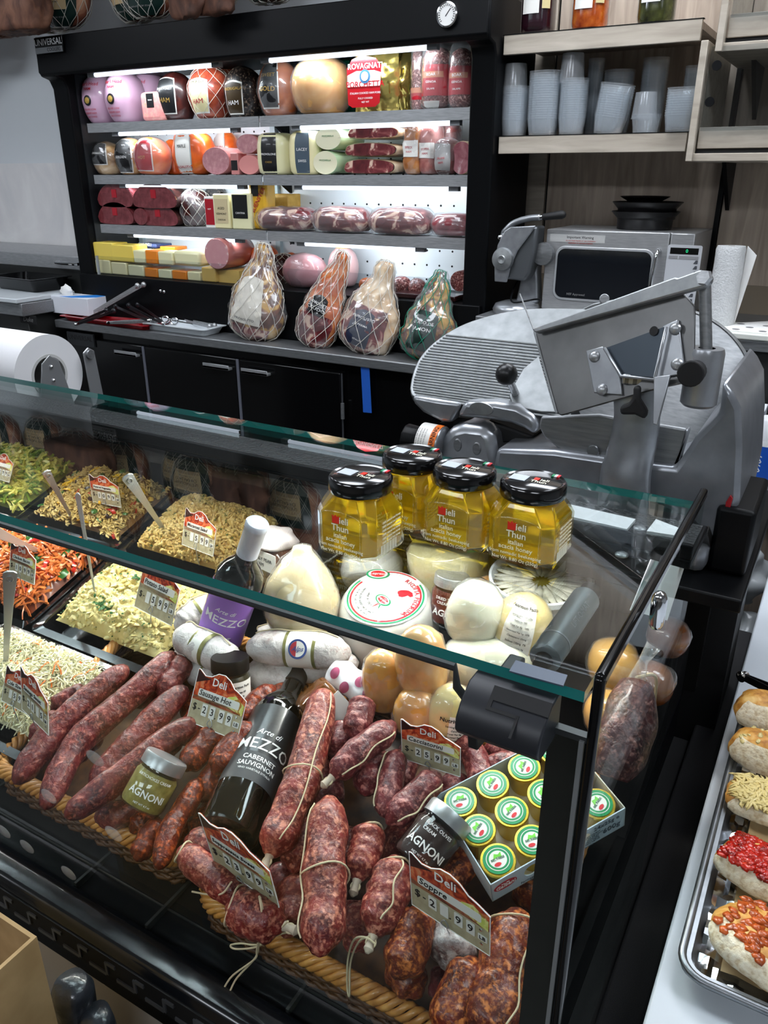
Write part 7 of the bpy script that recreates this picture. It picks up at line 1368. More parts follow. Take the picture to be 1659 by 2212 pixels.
RG = mat('flag_green', (20, 140, 90), .4); RR = mat('flag_red', (206, 30, 44), .4); R = rr_*.86
lb_ = obj('round_label', ring(.0001, R, H_+.0015), mat('label_white', (214, 217, 220), .3, coat=.3), t); obj('red_ring', ring(R*.83, R*.875, H_+.0022, PI*.95, PI*2.35), RR, lb_); obj('green_ring', ring(R*.90, R*.945, H_+.0022, PI*.95, PI*2.35), RG, lb_); obj('red_arc', ring(R*.93, R*.965, H_+.0022, PI*.42, PI*.80), RR, lb_)
def arc_text(txt, r, a_mid, size, step, z, m, par, flip=False):
    g = G(); n = len(txt)
    for i, ch in enumerate(txt):
        if ch == ' ': continue
        a = a_mid-(i-(n-1)/2)*step*(1 if not flip else -1); V, F = text_geo(ch, size, 'CENTER', 0, .0001, .006); rot = a-PI/2 if not flip else a+PI/2
        g.add(V, F, 0, Matrix.Translation((r*math.cos(a), r*math.sin(a), z)) @ Matrix.Rotation(rot, 4, 'Z'))
    obj('lettering', g, m, par, smooth=0)
arc_text('RICOTTA PECORINA', R*.76, PI*.18, .0105, .118, H_+.0024, RR, lb_); arc_text('PASTEURIZED SHEEPS MILK SALT', R*.62, PI*1.28, .0052, .062, H_+.0024, GRP, lb_, True); arc_text('TO BE WEIGHED AT TIME OF SALE', R*.73, PI*1.28, .0042, .050, H_+.0024, GRP, lb_, True); arc_text('MADE IN ITALY', R*.44, PI*1.25, .0052, .085, H_+.0024, GRP, lb_, True)
for (x, y, k, rz) in ((-.70*R, .58*R, .30, .5), (.02*R, -.12*R, .24, -.3)):
    T = Matrix.Translation((x, y, H_+.0022)) @ Matrix.Rotation(rz, 4, 'Z') @ Matrix.Diagonal((1, .62, 1, 1)); e = obj('oval_logo', G().lathe([(0, 0), (R*k, 0), (R*k, .0002)], 32, T=T, closed=False), RG, lb_); obj('oval_logo_inner', G().lathe([(0, .0004), (R*k*.82, .0004)], 32, T=T, closed=False), WLAB, e); obj('oval_logo_centre', G().lathe([(0, .0006), (R*k*.66, .0006)], 32, T=T, closed=False), RR, e)
    V, F = text_geo('Lopresti', R*k*.40, 'CENTER', 0, .0001, .004); obj('lettering', G().add(V, F, 0, Matrix.Translation((x, y, H_+.0030)) @ Matrix.Rotation(rz, 4, 'Z')), WP, e, smooth=0)
obj('ribbon_tail', G().prism([(-.02*R, -.28*R, H_+.0022), (.03*R, -.28*R, H_+.0022), (-.06*R, -.46*R, H_+.0022)], (0, 0, .0003)), RR, lb_); obj('ribbon_tail_green', G().prism([(.03*R, -.28*R, H_+.0022), (.08*R, -.28*R, H_+.0022), (.12*R, -.44*R, H_+.0022)], (0, 0, .0003)), RG, lb_)
obj('ram_head', G().prism([(.12*R+x*R*.42, .20*R+y*R*.42, H_+.0022) for x, y in [(0, .3), (.1, .5), (.3, .62), (.5, .7), (.8, .66), (1.0, .45), (.9, .3), (.7, .35), (.62, .2), (.5, .05), (.3, .0), (.2, .12), (.1, .16)]], (0, 0, .0003)), RR, lb_)
plump('ricotta_pack', 'white wrapped ricotta pack with gold print behind the ringed one', (800, 1262), (806, 1196), 68, RIC, .02, .03, [(0, 0), (.42, .0), (.5, .3), (.49, .75), (.42, .98), (0, 1.0)])
plump('wrapped_cheese', 'large pale drum cheese in clear wrap under the middle honey jars', (975, 1262), (962, 1168), 86, mat('drum_cheese', (208, 198, 146), .35, coat=.3), .02, -.04, [(0, 0), (.42, .0), (.5, .2), (.5, .75), (.44, .96), (.3, 1.0), (0, 1.0)])
plump('mozzarella', 'egg-shaped white mozzarella standing above another, right of the tomato jar', (1010, 1385), (1042, 1258), 62, MZ, .07, -.03, [(0, 0), (.2, .01), (.38, .08), (.49, .30), (.5, .55), (.42, .80), (.24, .96), (0, 1)], seed=2)
t, s = plump('mozzarella', 'long white mozzarella lying sideways in front of the upright one', (955, 1432), (1150, 1432), 56, MZ, .07, .0, [(0, 0), (.25, .01), (.42, .08), (.49, .22), (.5, .4), (.47, .5), (.5, .6), (.46, .82), (.3, .97), (0, 1)], seed=3, flat=1)
t, s = plump('provolone', 'butter-yellow cheese with a white nutrition label right of the mozzarella', (1110, 1425), (1148, 1283), 66, YPR, .04, -.03, seed=5)
def nutri(t, s, th, t0, t1, ha, sz, nm='nutrition_label'):
    lo = obj(nm, s.patch(th-ha, th+ha, t0, t1, .0022, n=8, m=8), WLAB, t, smooth=180); f = s.fn(th, (t0+t1)/2, .003); hgt = (t1-t0)*s.L
    obj('lettering', lines([('Nutrition Facts', 0, hgt*.42, sz*1.35, 0, .02)], f), BP, lo, smooth=0)
    obj('fine_print', lines([(x, 0, hgt*(.30-.075*i), sz*.62, 0, .004) for i, x in enumerate(['Serving size 1 oz (28g)', 'Calories 100', 'Total Fat 8g   10%', 'Saturated Fat 5g  25%', 'Cholesterol 20mg', 'Sodium 170mg  7%', 'Carbohydrate 0g', 'Protein 7g', 'Vitamin D  Calcium'])], f), BP, lo, smooth=0)
nutri(t, s, UP-.1, .20, .84, .50, .0056)
t, s = plump('provolone', 'butter-yellow cheese half hidden by the black clamp with a nutrition label', (965, 1600), (985, 1478), 52, YPR, .05, -.02, seed=6)
nutri(t, s, UP+.40, .05, .60, .42, .0052)
plump('smoked_cheese', 'golden smoked cheese ball left of the others', (832, 1530), (830, 1400), 50, SMK, .04, -.02, seed=7); plump('smoked_cheese', 'golden smoked cheese on top of the group, its knot toward the front', (915, 1498), (905, 1352), 58, SMK, .08, -.03, seed=8)
plump('smoked_cheese', 'golden smoked cheese at the front under the top one', (895, 1580), (905, 1490), 52, SMK, .05, -.02, seed=9); plump('smoked_cheese', 'orange smoked cheese behind the upright mozzarella', (1062, 1320), (1056, 1243), 38, ORP, .03, -.01, seed=10)
# prickly pear jam
b = S(600, 1262, .02); t = thing('jam_jar', 'square jar of brown prickly pear jam with a white collar label behind the Merlot', 'jar', frame(b, (0, .05, 1), (-.2, -1, 0))); JM = mat('brown_jam', (74, 44, 26), .2, coat=.6)
obj('contents', Rev([(0, 0), (.030, 0), (.034, .006), (.034, .06), (.026, .075), (0, .075)], 1, 1, 0, nz=14, nt=32, sq=5).geo(), JM, t, smooth=40); obj('label', G().prism([(x, -.0345, z) for x, z in [(-.036, .04), (.036, .04), (.036, .074), (-.036, .074)]], (0, -.001, 0)), WLAB, t)
obj('lettering', lines([('PRICKLY PEAR', 0, .060, .0085), ('JAM', 0, .050, .0085)], lambda x, y, z: np.stack([x, -.0362-z, y], 1)), BP, t, smooth=0); s = Rev([(0, .074), (.034, .075), (.037, .082), (.03, .094), (.014, .10), (0, .102)], 1, 1, .010, 50, 3, nz=16, nt=30); obj('cloth_cap', s.geo(), mat('print_cloth', (206, 196, 196), .6), t, smooth=180)
# fig spread jar and wrapped fig bar
b = S(668, 1500, .06); a = D(745, 1560, depth(b)+.0); t = thing('fig_jar', 'tilted square jar of brown fig spread with a white label beside the black bottle neck', 'jar', frame(D(668, 1490, depth(b)-.02), (a-b)*1.0+np.array([0, 0, -.02]), CP-b))
obj('contents', Rev([(0, 0), (.024, 0), (.027, .005), (.027, .062), (.020, .075), (0, .075)], 1, 1, 0, nz=14, nt=32, sq=5).geo(), mat('fig_spread', (104, 62, 26), .15, coat=.7), t, smooth=40); obj('label', G().box((-.0275, -.0285, .022), (.0275, -.0275, .060)), WLAB, t)
a0 = S(712, 1448, .065); a1 = S(800, 1500, .06); s = Rev([(0, 0), (.017, .003), (.021, .02), (.021, .06), (.018, .075), (0, .078)], 1, .7, .006, 60, 4, nz=24, nt=30); t = thing('fig_bar', 'fig bar in crinkled white wrapper printed with purple fig slices', 'snack', frame(a0, a1-a0, CP-a0)); obj('wrapper', s.geo(), mat('wrapper_white', (218, 216, 220), .3, coat=.4), t, smooth=60)
for th, tt in ((UP, .3), (UP+.5, .52), (UP-.4, .68), (UP, .85)): lo = obj('fig_print', s.disc(th, tt, .0075, .001), mat('fig_pink', (170, 80, 112), .4), t, smooth=180)
# anchovy tub
c = D(1172, 1240, 1.17); r = 112*1.17/FPX; M = frame(c-np.array([0, 0, .055]), (0.0, -.10, 1), (0, -1, 0)); t = thing('anchovy_tub', 'round white tub of marinated anchovies fanned out, right of the honey jars', 'tub', M)
obj('tub', G().lathe([(0, 0), (r*.86, 0), (r*.94, .045), (r, .047), (r, .055), (r*.95, .056), (r*.93, .052), (r*.84, .008), (0, .008)], 60, closed=False), mat('tub_plastic', (214, 220, 226), .3), t, smooth=50)
obj('oil', G().lathe([(0, .040), (r*.92, .040)], 48, closed=False), mat('olive_oil', (112, 104, 44), .1, coat=.5), t); FSH = noisy('anchovy', [(.3, (120, 122, 112)), (.5, (186, 184, 170)), (.7, (216, 212, 198))], 40, 4, rough=.25, coat=.5, stretch=(1, 1, 1))
for i in range(34):
    a_ = 2*PI*i/34; sf = Rev([(0, 0), (.0032, .006), (.0058, .02), (.0062, .035), (.004, .05), (.001, .06), (0, .061)], 1, .5, .0012, 80, i, nz=12, nt=10); d_ = Vector((math.cos(a_), math.sin(a_), .02)); Mf = frame((math.cos(a_)*.012, math.sin(a_)*.012, .0445+.002*(i % 2)), d_, (0, 0, 1))
    obj('anchovy', sf.geo(T=Mf), FSH, t, smooth=180)
# box of cheese portions
o = S(1064, 1948, .045); fr_ = S(1368, 1772, .045); bl = S(985, 1735, .045); ex = fr_-o; ex /= np.linalg.norm(ex); ey = bl-o; ey -= ex*(ey @ ex); Wb = np.linalg.norm(ey); ey /= Wb; ez = np.cross(ex, ey); Lb = min(.215, (-.108-o[0])/ex[0]) ; Hb = .036
M = Matrix([(ex[i], ey[i], ez[i], o[i]) for i in range(3)]+[(0, 0, 0, 1)]); t = thing('cheese_box', 'open white display carton of gold-wrapped cheese portions at the right', 'box', M); CW = mat('carton_pale', (188, 204, 214), .5); CI = mat('carton_inside', (206, 200, 186), .6)
g = G()
def hole_panel(L_, H_, hx, hz, hr, y0, th, n=28): 
    g = G(); out = [(0, 0), (L_, 0), (L_, H_), (0, H_)]; V = []; 
    for y in (y0, y0+th):
        V += [(x, y, z) for x, z in out]+[(hx+hr*math.cos(a), y, hz+hr*math.sin(a)) for a in np.linspace(0, 2*PI, n, endpoint=False)]
    F = []; k = 4+n
    def corner(a): q = [(L_, H_), (0, H_), (0, 0), (L_, 0)]; return [2, 3, 0, 1][int((a % (2*PI))//(PI/2))]
    for i in range(n):
        a = (i+.5)*2*PI/n; c0 = corner(2*PI*i/n+1e-6); c1 = corner(2*PI*(i+1)/n-1e-6+1e-9); f = (4+i, 4+(i+1) % n, c0); F.append(f[::-1]); F.append(tuple(q+k for q in f)); F.append((4+i, 4+i+k, 4+(i+1) % n+k, 4+(i+1) % n))
        if i % (n//4) == n//4-1: c2 = corner(2*PI*(i+1)/n+1e-6); f = (4+(i+1) % n, c2, c0); F.append(f[::-1]); F.append(tuple(q+k for q in f))
    F += [(0, 1, 1+k, k), (1, 2, 2+k, 1+k), (2, 3, 3+k, 2+k), (3, 0, k, 3+k)]
    return g.add(V, F)
fp = obj('front_panel', hole_panel(Lb*.5, Hb, Lb*.29, Hb*.55, .0095, 0, .0012), CW, t, smooth=0)
g2 = hole_panel(Lb*.5, Hb, Lb*.18, Hb*.55, .0095, 0, .0012); g2.v = [v+np.array([Lb*.5, 0, 0]) for v in g2.v]; obj('front_panel', g2, CW, t, smooth=0)
obj('side_panel', G().box((0, 0, 0), (.0012, Wb, Hb)), CW, t); obj('side_panel', G().box((Lb-.0012, 0, 0), (Lb, Wb, Hb)), CI, t); obj('back_panel', G().box((0, Wb-.0012, 0), (Lb, Wb, Hb)), CW, t); obj('box_floor', G().box((0, 0, 0), (Lb, Wb, .0012)), CI, t)
lg = obj('oval_logo', G().lathe([(0, 0), (.0145, 0), (.0145, .0003)], 36, T=Matrix.Translation((.0175, -.0003, Hb*.60)) @ Matrix.Rotation(PI/2, 4, 'X') @ Matrix.Diagonal((1, .48, 1, 1)), closed=False), mat('logo_crimson', (176, 20, 38), .4), fp)
ftx = lambda x, y, z: np.stack([x, -.0010-z, y], 1)
obj('lettering', lines([('Galbani', .0175, Hb*.59, .0082, .1, .01)], ftx), WP, lg, smooth=0); obj('lettering', lines([('DAL 1882', .0175, Hb*.71, .0024)], ftx), WP, lg, smooth=0)
DKP = mat('carton_print', (72, 84, 92), .5)
obj('fine_print', lines([('Formaggio fuso - Cheese spread', .070, Hb*.17, .0052), ('Smeerkaas Streichbare', .070, Hb*.045, .0048)], ftx), DKP, fp, smooth=0)
obj('lettering', lines([('24x25g e', Lb*.85, Hb*.80, .0095, 0, .002), ('600g', Lb*.89, Hb*.40, .0125, 0, .004)], ftx), DKP, fp, smooth=0); obj('fine_print', lines([(x, Lb*.745, Hb*(.60-.10*i), .0034) for i, x in enumerate(['NET WEIGHT', 'NETTO GEWICHT', 'POIDS NET', 'PESO NETO', 'PESO NETTO'])]+[('Fromage fondu a tartiner', Lb*.64, Hb*.06, .0040)], ftx), DKP, fp, smooth=0)
PG = mat('gold_wrap', (222, 190, 70), .25, .75); PT = mat('green_lid', (22, 140, 82), .35, coat=.3); src = None; nxp, nyp = 4, 3; pr_ = min(Lb/nxp, Wb/nyp)/2
PL = mat('lime_print', (110, 200, 60), .4)
pos_ = ['front left corner', 'front row second', 'front row third', 'front row fourth', 'front right corner']
for j in range(nyp):
    for i in range(nxp):
        x = (i+.5)*Lb/nxp; y = (j+.5)*Wb/nyp; Mq = M @ Matrix.Translation((x, y, .002)) @ Matrix.Rotation(random.uniform(-.5, .5)+.2, 4, 'Z'); r = pr_*.96
        if src is None:
            src = q = thing('cheese_portion', '', 'cheese', Mq, 'gold-wrapped cheese portions in the carton')
            n = 48; obj('foil', G().lathe([(r*.93, 0), (r*.95, .028), (r, .030), (r*.97, .0325), (0, .033)], n), PG, q, smooth=30)
            V = np.vstack(q.children[0].data.vertices[k_].co[:] for k_ in range(0)) if False else None
            lo = obj('round_label', G().lathe([(0, .0336), (r*.84, .0336)], 36, closed=False), PT, q); obj('label_ring', ring(r*.62, r*.66, .0338), WLAB, lo); obj('label_centre', G().lathe([(0, .0338), (r*.50, .0338)], 30, closed=False), WLAB, lo)
            obj('leaf_print', G().prism([(r*.5*a, r*.5*b, .0340) for a, b in [(-.5, .1), (-.2, .7), (.2, .5), (.6, .7), (.5, .1), (.1, .25)]], (0, 0, .0002)), PL, lo); obj('red_mark', G().lathe([(0, .0342), (r*.16, .0342)], 16, T=Matrix.Translation((-r*.12, -r*.28, 0)) @ Matrix.Diagonal((1.3, .7, 1, 1)), closed=False), RR, lo)
            V, F = text_geo('BEL PAESE', r*.18, 'CENTER', 0, .0001, .01); obj('lettering', G().add(V, F, 0, Matrix.Translation((0, r*.02, .0342))), mat('deep_green', (14, 96, 60), .4), lo, smooth=0)
            src['label'] = 'gold-wrapped cheese portion with a green lid in the front left corner of the carton'
        else:
            q = src.copy(); COL.objects.link(q); q.matrix_basis = Mq
            for ch in list(src.children):
                c_ = ch.copy(); COL.objects.link(c_); c_.parent = q
                for g_ in list(ch.children): d_ = g_.copy(); COL.objects.link(d_); d_.parent = c_
            q['label'] = 'gold-wrapped cheese portion with a green lid, %s row, %s in the carton' % (('front', 'middle', 'back')[j], ('leftmost', 'second from left', 'second from right', 'rightmost')[i])
# honey jars on the glass
HON = mat('acacia_honey', (226, 168, 12), .05, trans=.72, ior=1.48, spec=.5); HG = thin_glass('honey_glass', (250, 250, 240), 1.5, .0, boost=1.6)
HON.node_tree.nodes['Principled BSDF'].inputs['Base Color'].default_value = (.95, .66, .02, 1)
src = None
for i, (x, y, rz, lb) in enumerate([(-.364, .588, -.05, 'leftmost octagonal honey jar on the glass, nearest the front'), (-.352, .668, -.05, 'honey jar at the back behind the leftmost one'), (-.2885, .655, -.05, 'middle honey jar between the leftmost and rightmost'), (-.2195, .655, -.03, 'rightmost honey jar on the glass, above the anchovy tub')]):
    M = at(x, y, 1.2715, rz)
    if src: 
        q = src.copy(); COL.objects.link(q); q.matrix_basis = M; q['label'] = lb
        for ch in list(src.children):
            c_ = ch.copy(); COL.objects.link(c_); c_.parent = q
            for g_ in list(ch.children): d_ = g_.copy(); COL.objects.link(d_); d_.parent = c_
        continue
    src = q = thing('honey_jar', lb, 'honey jar', M, 'honey jars on the case glass'); w = .0335
    def octo(w_, c_, z): return [(w_-c_, -w_, z), (w_, -w_+c_, z), (w_, w_-c_, z), (w_-c_, w_, z), (-w_+c_, w_, z), (-w_, w_-c_, z), (-w_, -w_+c_, z), (-w_+c_, -w_, z)]
    def stack(ls): g = G(); V = [p for r in ls for p in r]; return g.add(V, [(8*i+j, 8*i+(j+1) % 8, 8*i+8+(j+1) % 8, 8*i+8+j) for i in range(len(ls)-1) for j in range(8)]+[tuple(range(8))[::-1], tuple(range(8*len(ls)-8, 8*len(ls)))])
    hn = obj('honey', stack([octo(w-.003, .010, .003), octo(w-.0015, .010, .006), octo(w-.0015, .010, .040), octo(w-.006, .012, .050), octo(.024, .012, .056)]), HON, q, smooth=25, bevel=.001)
    obj('glass_jar', stack([octo(w-.002, .010, 0), octo(w, .010, .004), octo(w, .010, .040), octo(w-.004, .012, .051), octo(.026, .0135, .058), octo(.0265, .0145, .066)]), HG, q, smooth=25)
    lid = obj('lid', G().lathe([(.026, .0585), (.0298, .0585), (.0305, .061), (.0302, .0700), (.0285, .0722), (.0262, .0712), (.0255, .0718), (0, .0722)], 56), mat('lid_black', (12, 12, 13), .16, coat=.5), q, smooth=45)
    fl = lambda x, y, z: np.stack([x, -w-.0008-z, y], 1); WH = mat('jar_print', (236, 234, 214), .5)
    obj('brand_mark', G().prism([(x, -w-.0009, z) for x, z in [(-.0085, .0345), (-.0085, .0425), (-.0062, .0410), (-.0045, .0432), (-.0028, .0410), (-.0008, .0425), (-.0008, .0345)]], (0, -.0003, 0)), mat('mark_red', (222, 44, 24), .4), q)
    obj('lettering', lines([('ieli', .0042, .0378, .0092, 0, .012), ('Thun', .0, .0300, .0092, 0, .012)], fl), WH, q, smooth=0); obj('lettering', lines([('italian', 0, .0222, .0064, 0, .006), ('acacia honey', 0, .0168, .0064, 0, .006)], fl), WH, q, smooth=0); obj('fine_print', lines([('from nomadic beekeeping', .0, .0108, .0048), ('Net Wt. 8.80 Oz (250g)', 0, .0052, .0046)], fl), WH, q, smooth=0)
    obj('panel_arch', G().tube([(-.022, -w-.0004, .003), (-.022, -w-.0004, .040)]+[(-.022*math.cos(a), -w-.0004, .040+.006*math.sin(a)) for a in np.linspace(0.1, PI-.1, 12)]+[(.022, -w-.0004, .040), (.022, -w-.0004, .003)], .0005, 5), HG, q, smooth=180)
    g = G()
    for k in range(16): y0_ = -.018+k*.0017; g.box((w+.0005, y0_, .004), (w+.0009, y0_+(.0006 if k % 3 else .0011), .014))
    obj('barcode', g, WH, q)
    g = G()
    for k in range(6): lines([('100% natural raw honey', 0, .036-.004*k, .0032)], lambda x, y, z: np.stack([w+.0008+z, x, y], 1), g)
    obj('side_print', g, WH, q, smooth=0)
    obj('seal_sticker', G().box((-.0215, -.008, .0723), (-.006, .006, .0728)), mat('sticker_pale', (196, 204, 212), .4), lid); V, F = text_geo('ieli', .0075, 'CENTER', 0, .0001, .01); T2 = Matrix.Translation((.010, .002, .0728)); g = G().add(V, F, 0, T2); V, F = text_geo('Thun', .0075, 'CENTER', 0, .0001, .01); g.add(V, F, 0, Matrix.Translation((.006, -.004, .0728))); obj('lid_lettering', g, WH, lid, smooth=0)
    obj('lid_mark', G().box((-.0005, .0, .0723), (.0042, .006, .0729)), mat('mark_red', ), lid)
    for k, (cc, a) in enumerate([('flag_green', 0), ('label_white', 1), ('flag_red', 2)]): obj('flag_stripe', G().box((.010+a*.0025, .018, .0717), (.0125+a*.0025, .0245, .0724)), mat(cc), lid)
# things seen through the side glass, and reflections modelled there as objects
def inside(u, v, h, xmax): q = S(u, v, h); q[0] = min(q[0], xmax); return q
q = [inside(1372, 1478, .10, -.136), inside(1374, 1560, .085, -.136), inside(1378, 1640, .075, -.136), inside(1380, 1700, .06, -.136)]
path = bez(q, 26); g = G(); g.tube(path, .034*np.sin(np.linspace(.45, 2.75, 26))**.6, 28); t = thing('netted_salami', 'thick dark salami in netting behind the side glass', 'salami', path[-1])
V = g.v[0]
for i in range(len(V)): c_ = path[i//28]; V[i] = c_+(V[i]-c_)*(1+.12*noise.noise(Vector(V[i]*30)))
obj('meat', g, sausage_mat('netted_dark', (34, 14, 18), (70, 30, 34), (140, 100, 92), .5, .1), t, W=True, smooth=180); obj('twist_end', G().tube([path[0], path[0]+np.array([.004, .01, .03]), path[0]+np.array([.012, .02, .05])], [.012, .006, .010], 12), FILM2, t, W=True)
obj('hanging_cord', G().tube(bez([path[0]+np.array([0, 0, .01]), path[0]+np.array([.018, .03, .0]), path[0]+np.array([.02, .05, -.06])], 16), .0022, 6), TW, t, W=True)
for i, (u, v, r_, lb) in enumerate([(1436, 1480, .030, 'lower of the two golden wrapped cheeses behind the side glass'), (1450, 1375, .030, 'upper of the two golden wrapped cheeses behind the side glass'), (1325, 1430, .036, 'yellow cheese just behind the black glass edging'), (1312, 1540, .032, 'small yellow cheese low behind the black glass edging')]):
    c_ = inside(u, v, r_, -.104-r_); s = Rev([(x*2*r_, z*2*r_*.9) for x, z in EGG], 1, 1, .003, 20, i, nz=22, nt=28); t = thing('cheese_and_reflection', lb, 'cheese', at(c_[0], c_[1], c_[2]-r_*.9), 'golden cheeses at the glass end of the case'); obj('body', s.geo(), meat('amber_reflection', (84, 40, 14), (130, 72, 28), (160, 100, 44), 14) if i < 2 else mat('yellow_rind2', (214, 160, 52), .35, coat=.4), t, smooth=180); obj('plastic_wrap', Rev([(x*2.08*r_, z*2.06*r_*.9) for x, z in EGG], 1, 1, .005, 40, i, nz=20, nt=26).geo(), FILM, t, smooth=180)  # first two imitate reflections, their dimness put into the amber colour
po = [P(u, v, x=-.112) for u, v in ((1405, 1208), (1476, 1228), (1440, 1340), (1360, 1318))]
tag(obj('white_sheet', G().prism(po, (.0008, 0, 0)), PAP, origin=None), 'white paper sheet standing inside the side glass by the latch', 'paper')  # sheet added to imitate a pale reflection in the side pane
# clear ovals added on the front glass to imitate reflections
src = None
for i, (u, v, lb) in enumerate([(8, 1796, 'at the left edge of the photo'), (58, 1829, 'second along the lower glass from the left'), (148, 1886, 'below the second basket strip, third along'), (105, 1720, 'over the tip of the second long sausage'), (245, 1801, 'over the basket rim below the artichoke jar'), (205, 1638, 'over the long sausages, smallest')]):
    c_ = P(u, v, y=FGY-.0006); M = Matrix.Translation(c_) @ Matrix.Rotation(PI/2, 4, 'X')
    g = G().lathe([(0, .0012), (.010, .0010), (.0125, .0)], 28, T=Matrix.Diagonal((1.15, .8, 1, 1)), closed=False); o_ = tag(obj('clear_reflection_oval', g, thin_glass('reflection_film', (240, 244, 246), 1.5, .25, boost=1.2, haze=.22), M=M), 'small clear oval sticker on the front glass, '+lb, 'sticker', 'clear oval stickers on the front glass')
# ================================================================ tray of bread on the serving table
TZ = .851; c0 = P(1600, 1520, z=TZ+.022); c1 = P(1484, 2075, z=TZ+.022)
px0 = (c0[0]+c1[0])/2; py1 = c0[1]+.01; py0 = c1[1]-.018; pw, pd = .33, py1-py0
t = thing('sheet_pan', 'aluminium sheet pan holding sliced bread on the white table', 'tray', at(px0+pw/2, (py0+py1)/2, TZ)); obj('pan', tray_geo(pw-.014, pd-.014, .024, lip=.007, taper=.010, wall=.0015), noisy('worn_aluminium', [(.3, (120, 124, 128)), (.7, (150, 154, 158))], 30, 5, rough=.35, metal=.9), t)
obj('rolled_rim', G().tube([(sx*(pw/2-r_), sy*(pd/2-r_), .0235) if False else (sx*(pw/2)-sx*r_*(1-math.cos(a)), sy*(pd/2)-sy*r_*(1-math.sin(a)), .0235) for sx, sy, rg_ in ((-1, -1, (0, 1)), (1, -1, (1, 0)), (1, 1, (0, 1)), (-1, 1, (1, 0))) for r_ in (.028,) for a in (np.linspace(0, PI/2, 8) if rg_ == (0, 1) else np.linspace(PI/2, 0, 8))], .0042, 8, closed=True), MC['worn_aluminium'], t, smooth=180)
def crumple(w, d, amp, fs, n, seed): 
    V = [(a*w/2, b*d/2, amp*noise.noise(Vector((a*fs, b*fs*d/w, seed)))+amp*.6*noise.noise(Vector((a*fs*3, b*fs*3, seed)))) for b in np.linspace(-1, 1, n) for a in np.linspace(-1, 1, n)]; return G().add(V, [(i*n+j, i*n+j+1, (i+1)*n+j+1, (i+1)*n+j) for i in range(n-1) for j in range(n-1)])
xc, yc = px0+pw/2, (py0+py1)/2
tag(obj('foil_sheet', crumple(pw-.03, pd-.02, .008, 8, 60, 3), mat('foil', (200, 204, 210), .18, 1.), M=at(xc, yc, TZ+.010), smooth=20), 'crumpled aluminium foil lining the sheet pan', 'foil')
tag(obj('parchment', crumple(pw-.05, pd-.05, .004, 5, 40, 8), noisy('oiled_parchment', [(.35, (128, 100, 60)), (.55, (166, 144, 108)), (.75, (190, 176, 150))], 9, 4, rough=.3, coat=.4), M=at(xc+.012, yc+.0, TZ+.019), smooth=180), 'oil-stained parchment sheet under the bread slices', 'paper')
CR = noisy('bread_crust', [(.3, (140, 78, 22)), (.5, (206, 148, 66)), (.7, (228, 190, 122))], 60, 6, .4, .5, bump=.4); CRB = noisy('bread_crumb', [(.35, (206, 186, 150)), (.5, (232, 220, 192)), (.7, (240, 232, 210))], 170, 6, rough=.8, bump=.8)
def bread(label, u, v, w, d, h, rz, top=None, ry=0., z=.026):
    c_ = P(u, v, z=TZ+z); t = thing('bread_slice', label, 'bread', at(c_[0], c_[1], TZ+z, rz, 0, ry), 'bread slices on the sheet pan')
    s = Rev([(0, 0), (w*.40, 0), (w*.48, h*.12), (w*.5, h*.4), (w*.42, h*.8), (w*.25, h*.97), (0, h)], 1, d/w, .006, 30, u, nz=18, nt=32, sq=2.8, lump=.4); obj('crust', s.geo(), CR, t, smooth=180)
    obj('cut_face', s.patch(UP-1.0, UP+1.0, .30, .72, .001, n=16, m=6), CRB, t, smooth=180)
    if top:
        m_, nn, sz, md = top; g = G()
        for i in range(nn):
            a_, b_ = random.uniform(-.38, .38), random.uniform(-.38, .38); V, F, _ = (shred(sz, sz*.35, .5, 0, .0016) if md == 's' else chunk(sz, 0, (1.2, 1, .5))); g.add(V, F, 0, Matrix.Translation((a_*w, b_*d, h*(1.0-.9*(a_*a_+b_*b_)))) @ frot(.5))
        obj('topping', g, m_, t, smooth=180)['kind'] = 'stuff'
ONI = mat('onion', (216, 196, 130), .35, coat=.4); BURN = mat('charred_bits', (26, 16, 14), .4, coat=.3)
bread('golden half roll at the top of the sheet pan', 1652, 1560, .085, .06, .045, .2); bread('golden roll half with a holed crumb, second from the top', 1645, 1650, .085, .055, .045, -.1, (YPR, 20, .0035, 'c'))
bread('bread slice heaped with soft pale onions', 1650, 1745, .09, .07, .022, .1, (ONI, 240, .014, 's')); bread('bread slice topped with glossy roasted red pepper', 1628, 1895, .085, .06, .034, -.3, (noisy('roasted_pepper', [(.3, (110, 14, 8)), (.6, (190, 34, 18)), (.8, (220, 80, 50))], 60, 4, rough=.25, coat=.4), 170, .0055, 'c')); bread('pale bread slice behind the red pepper one', 1690, 1910, .07, .05, .034, .4)
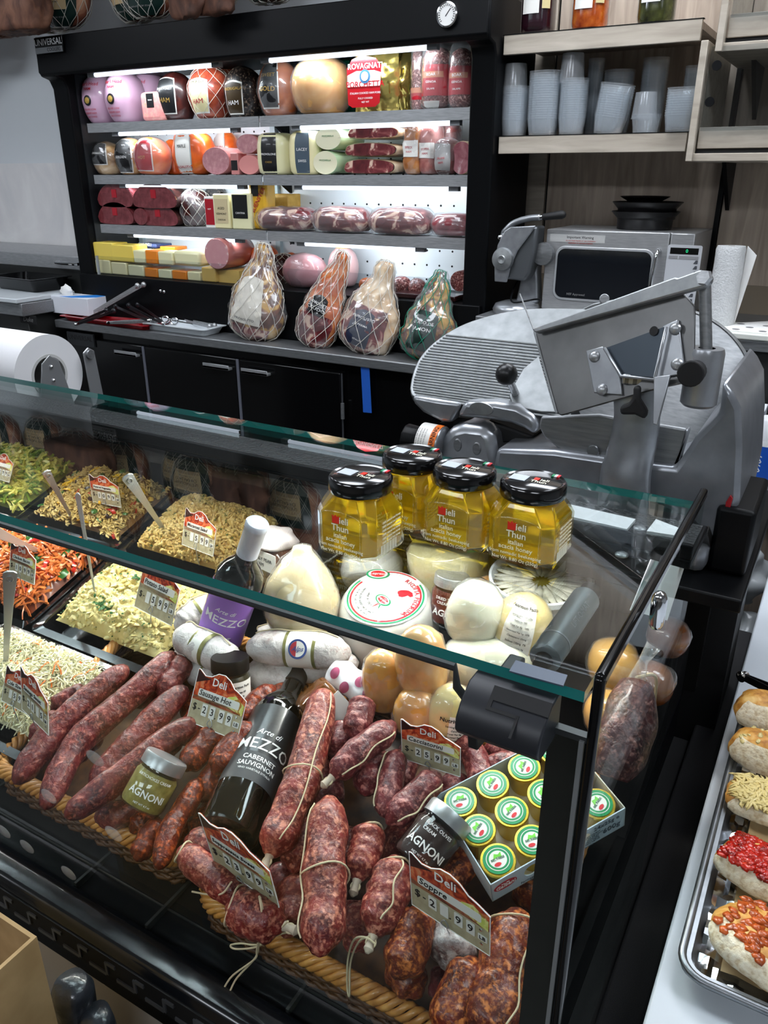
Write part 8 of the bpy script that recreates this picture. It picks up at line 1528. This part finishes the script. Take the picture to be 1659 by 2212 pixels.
bread('toasted slice with orange pepper and char at the bottom of the pan', 1640, 2065, .10, .075, .034, -.5, (noisy('roast_orange', [(.3, (120, 50, 14)), (.6, (196, 88, 28)), (.8, (214, 120, 50))], 50, 4, rough=.3, coat=.4), 60, .006, 'c')); bread('toasted slice edge at the lower right of the pan', 1720, 2100, .08, .06, .03, -.2, (BURN, 24, .004, 'c'))
tongs('black-handled steel tongs resting at the head of the sheet pan', P(1606, 1462, z=.90), P(1760, 1530, z=.90), .012, group=None, col=BLK)
# ================================================================ at the foot of the case, lower left
bx = P(72, 2030, y=.30); bz = float(bx[2])
t = thing('cardboard_box', 'open brown cardboard box at the lower left corner', 'box', (bx[0]-.15, .30, 0)); CBD = noisy('cardboard', [(.3, (150, 122, 82)), (.7, (170, 142, 100))], 30, 3, rough=.8)
a_, b_ = bx[0], bz; y1_ = .405
for g_, nm in ((G().box((a_-.3, .30, 0), (a_, .304, b_)), 'box_wall'), (G().box((a_-.004, .12, 0), (a_, .30, b_)), 'box_wall'), (G().box((a_-.3, .12, 0), (a_-.296, .30, b_)), 'box_wall'), (G().box((a_-.3, .12, 0), (a_, .124, b_)), 'box_wall'), (G().box((a_-.3, .12, .0), (a_, .30, .004)), 'box_base')): obj(nm, g_, CBD, t, W=True)
for i, (u0, v0, u1, v1, rp, lb) in enumerate([(152, 2122, 120, 2240, 44, 'taller black foil-wrapped bottle end at the bottom edge'), (206, 2192, 190, 2270, 38, 'shorter black foil-wrapped bottle end at the bottom edge')]):
    c_ = P(u0, v0, y=.345); r = rp*depth(c_)/FPX; s = Rev([(r*1.15, 0), (r*1.1, .12), (r*1.0, .2), (r*.98, c_[2]-.01-.0), (r*.8, c_[2]), (0, c_[2]+.002)] if False else [(r*1.3, 0), (r*1.3, c_[2]-.10), (r*1.0, c_[2]-.06), (r*1.0, c_[2]-.006), (r*.85, c_[2]), (0, c_[2]+.001)], 1, 1, .003, 60, i, nz=50, nt=24)
    tag(obj('wrapped_bottle', s.geo(), noisy('black_foil', [(.3, (26, 28, 32)), (.7, (44, 47, 54))], 60, 4, rough=.3, bump=.8, coat=.4), M=at(c_[0], .345, 0), smooth=180), lb, 'bottle', 'black wrapped bottles by the cladding')
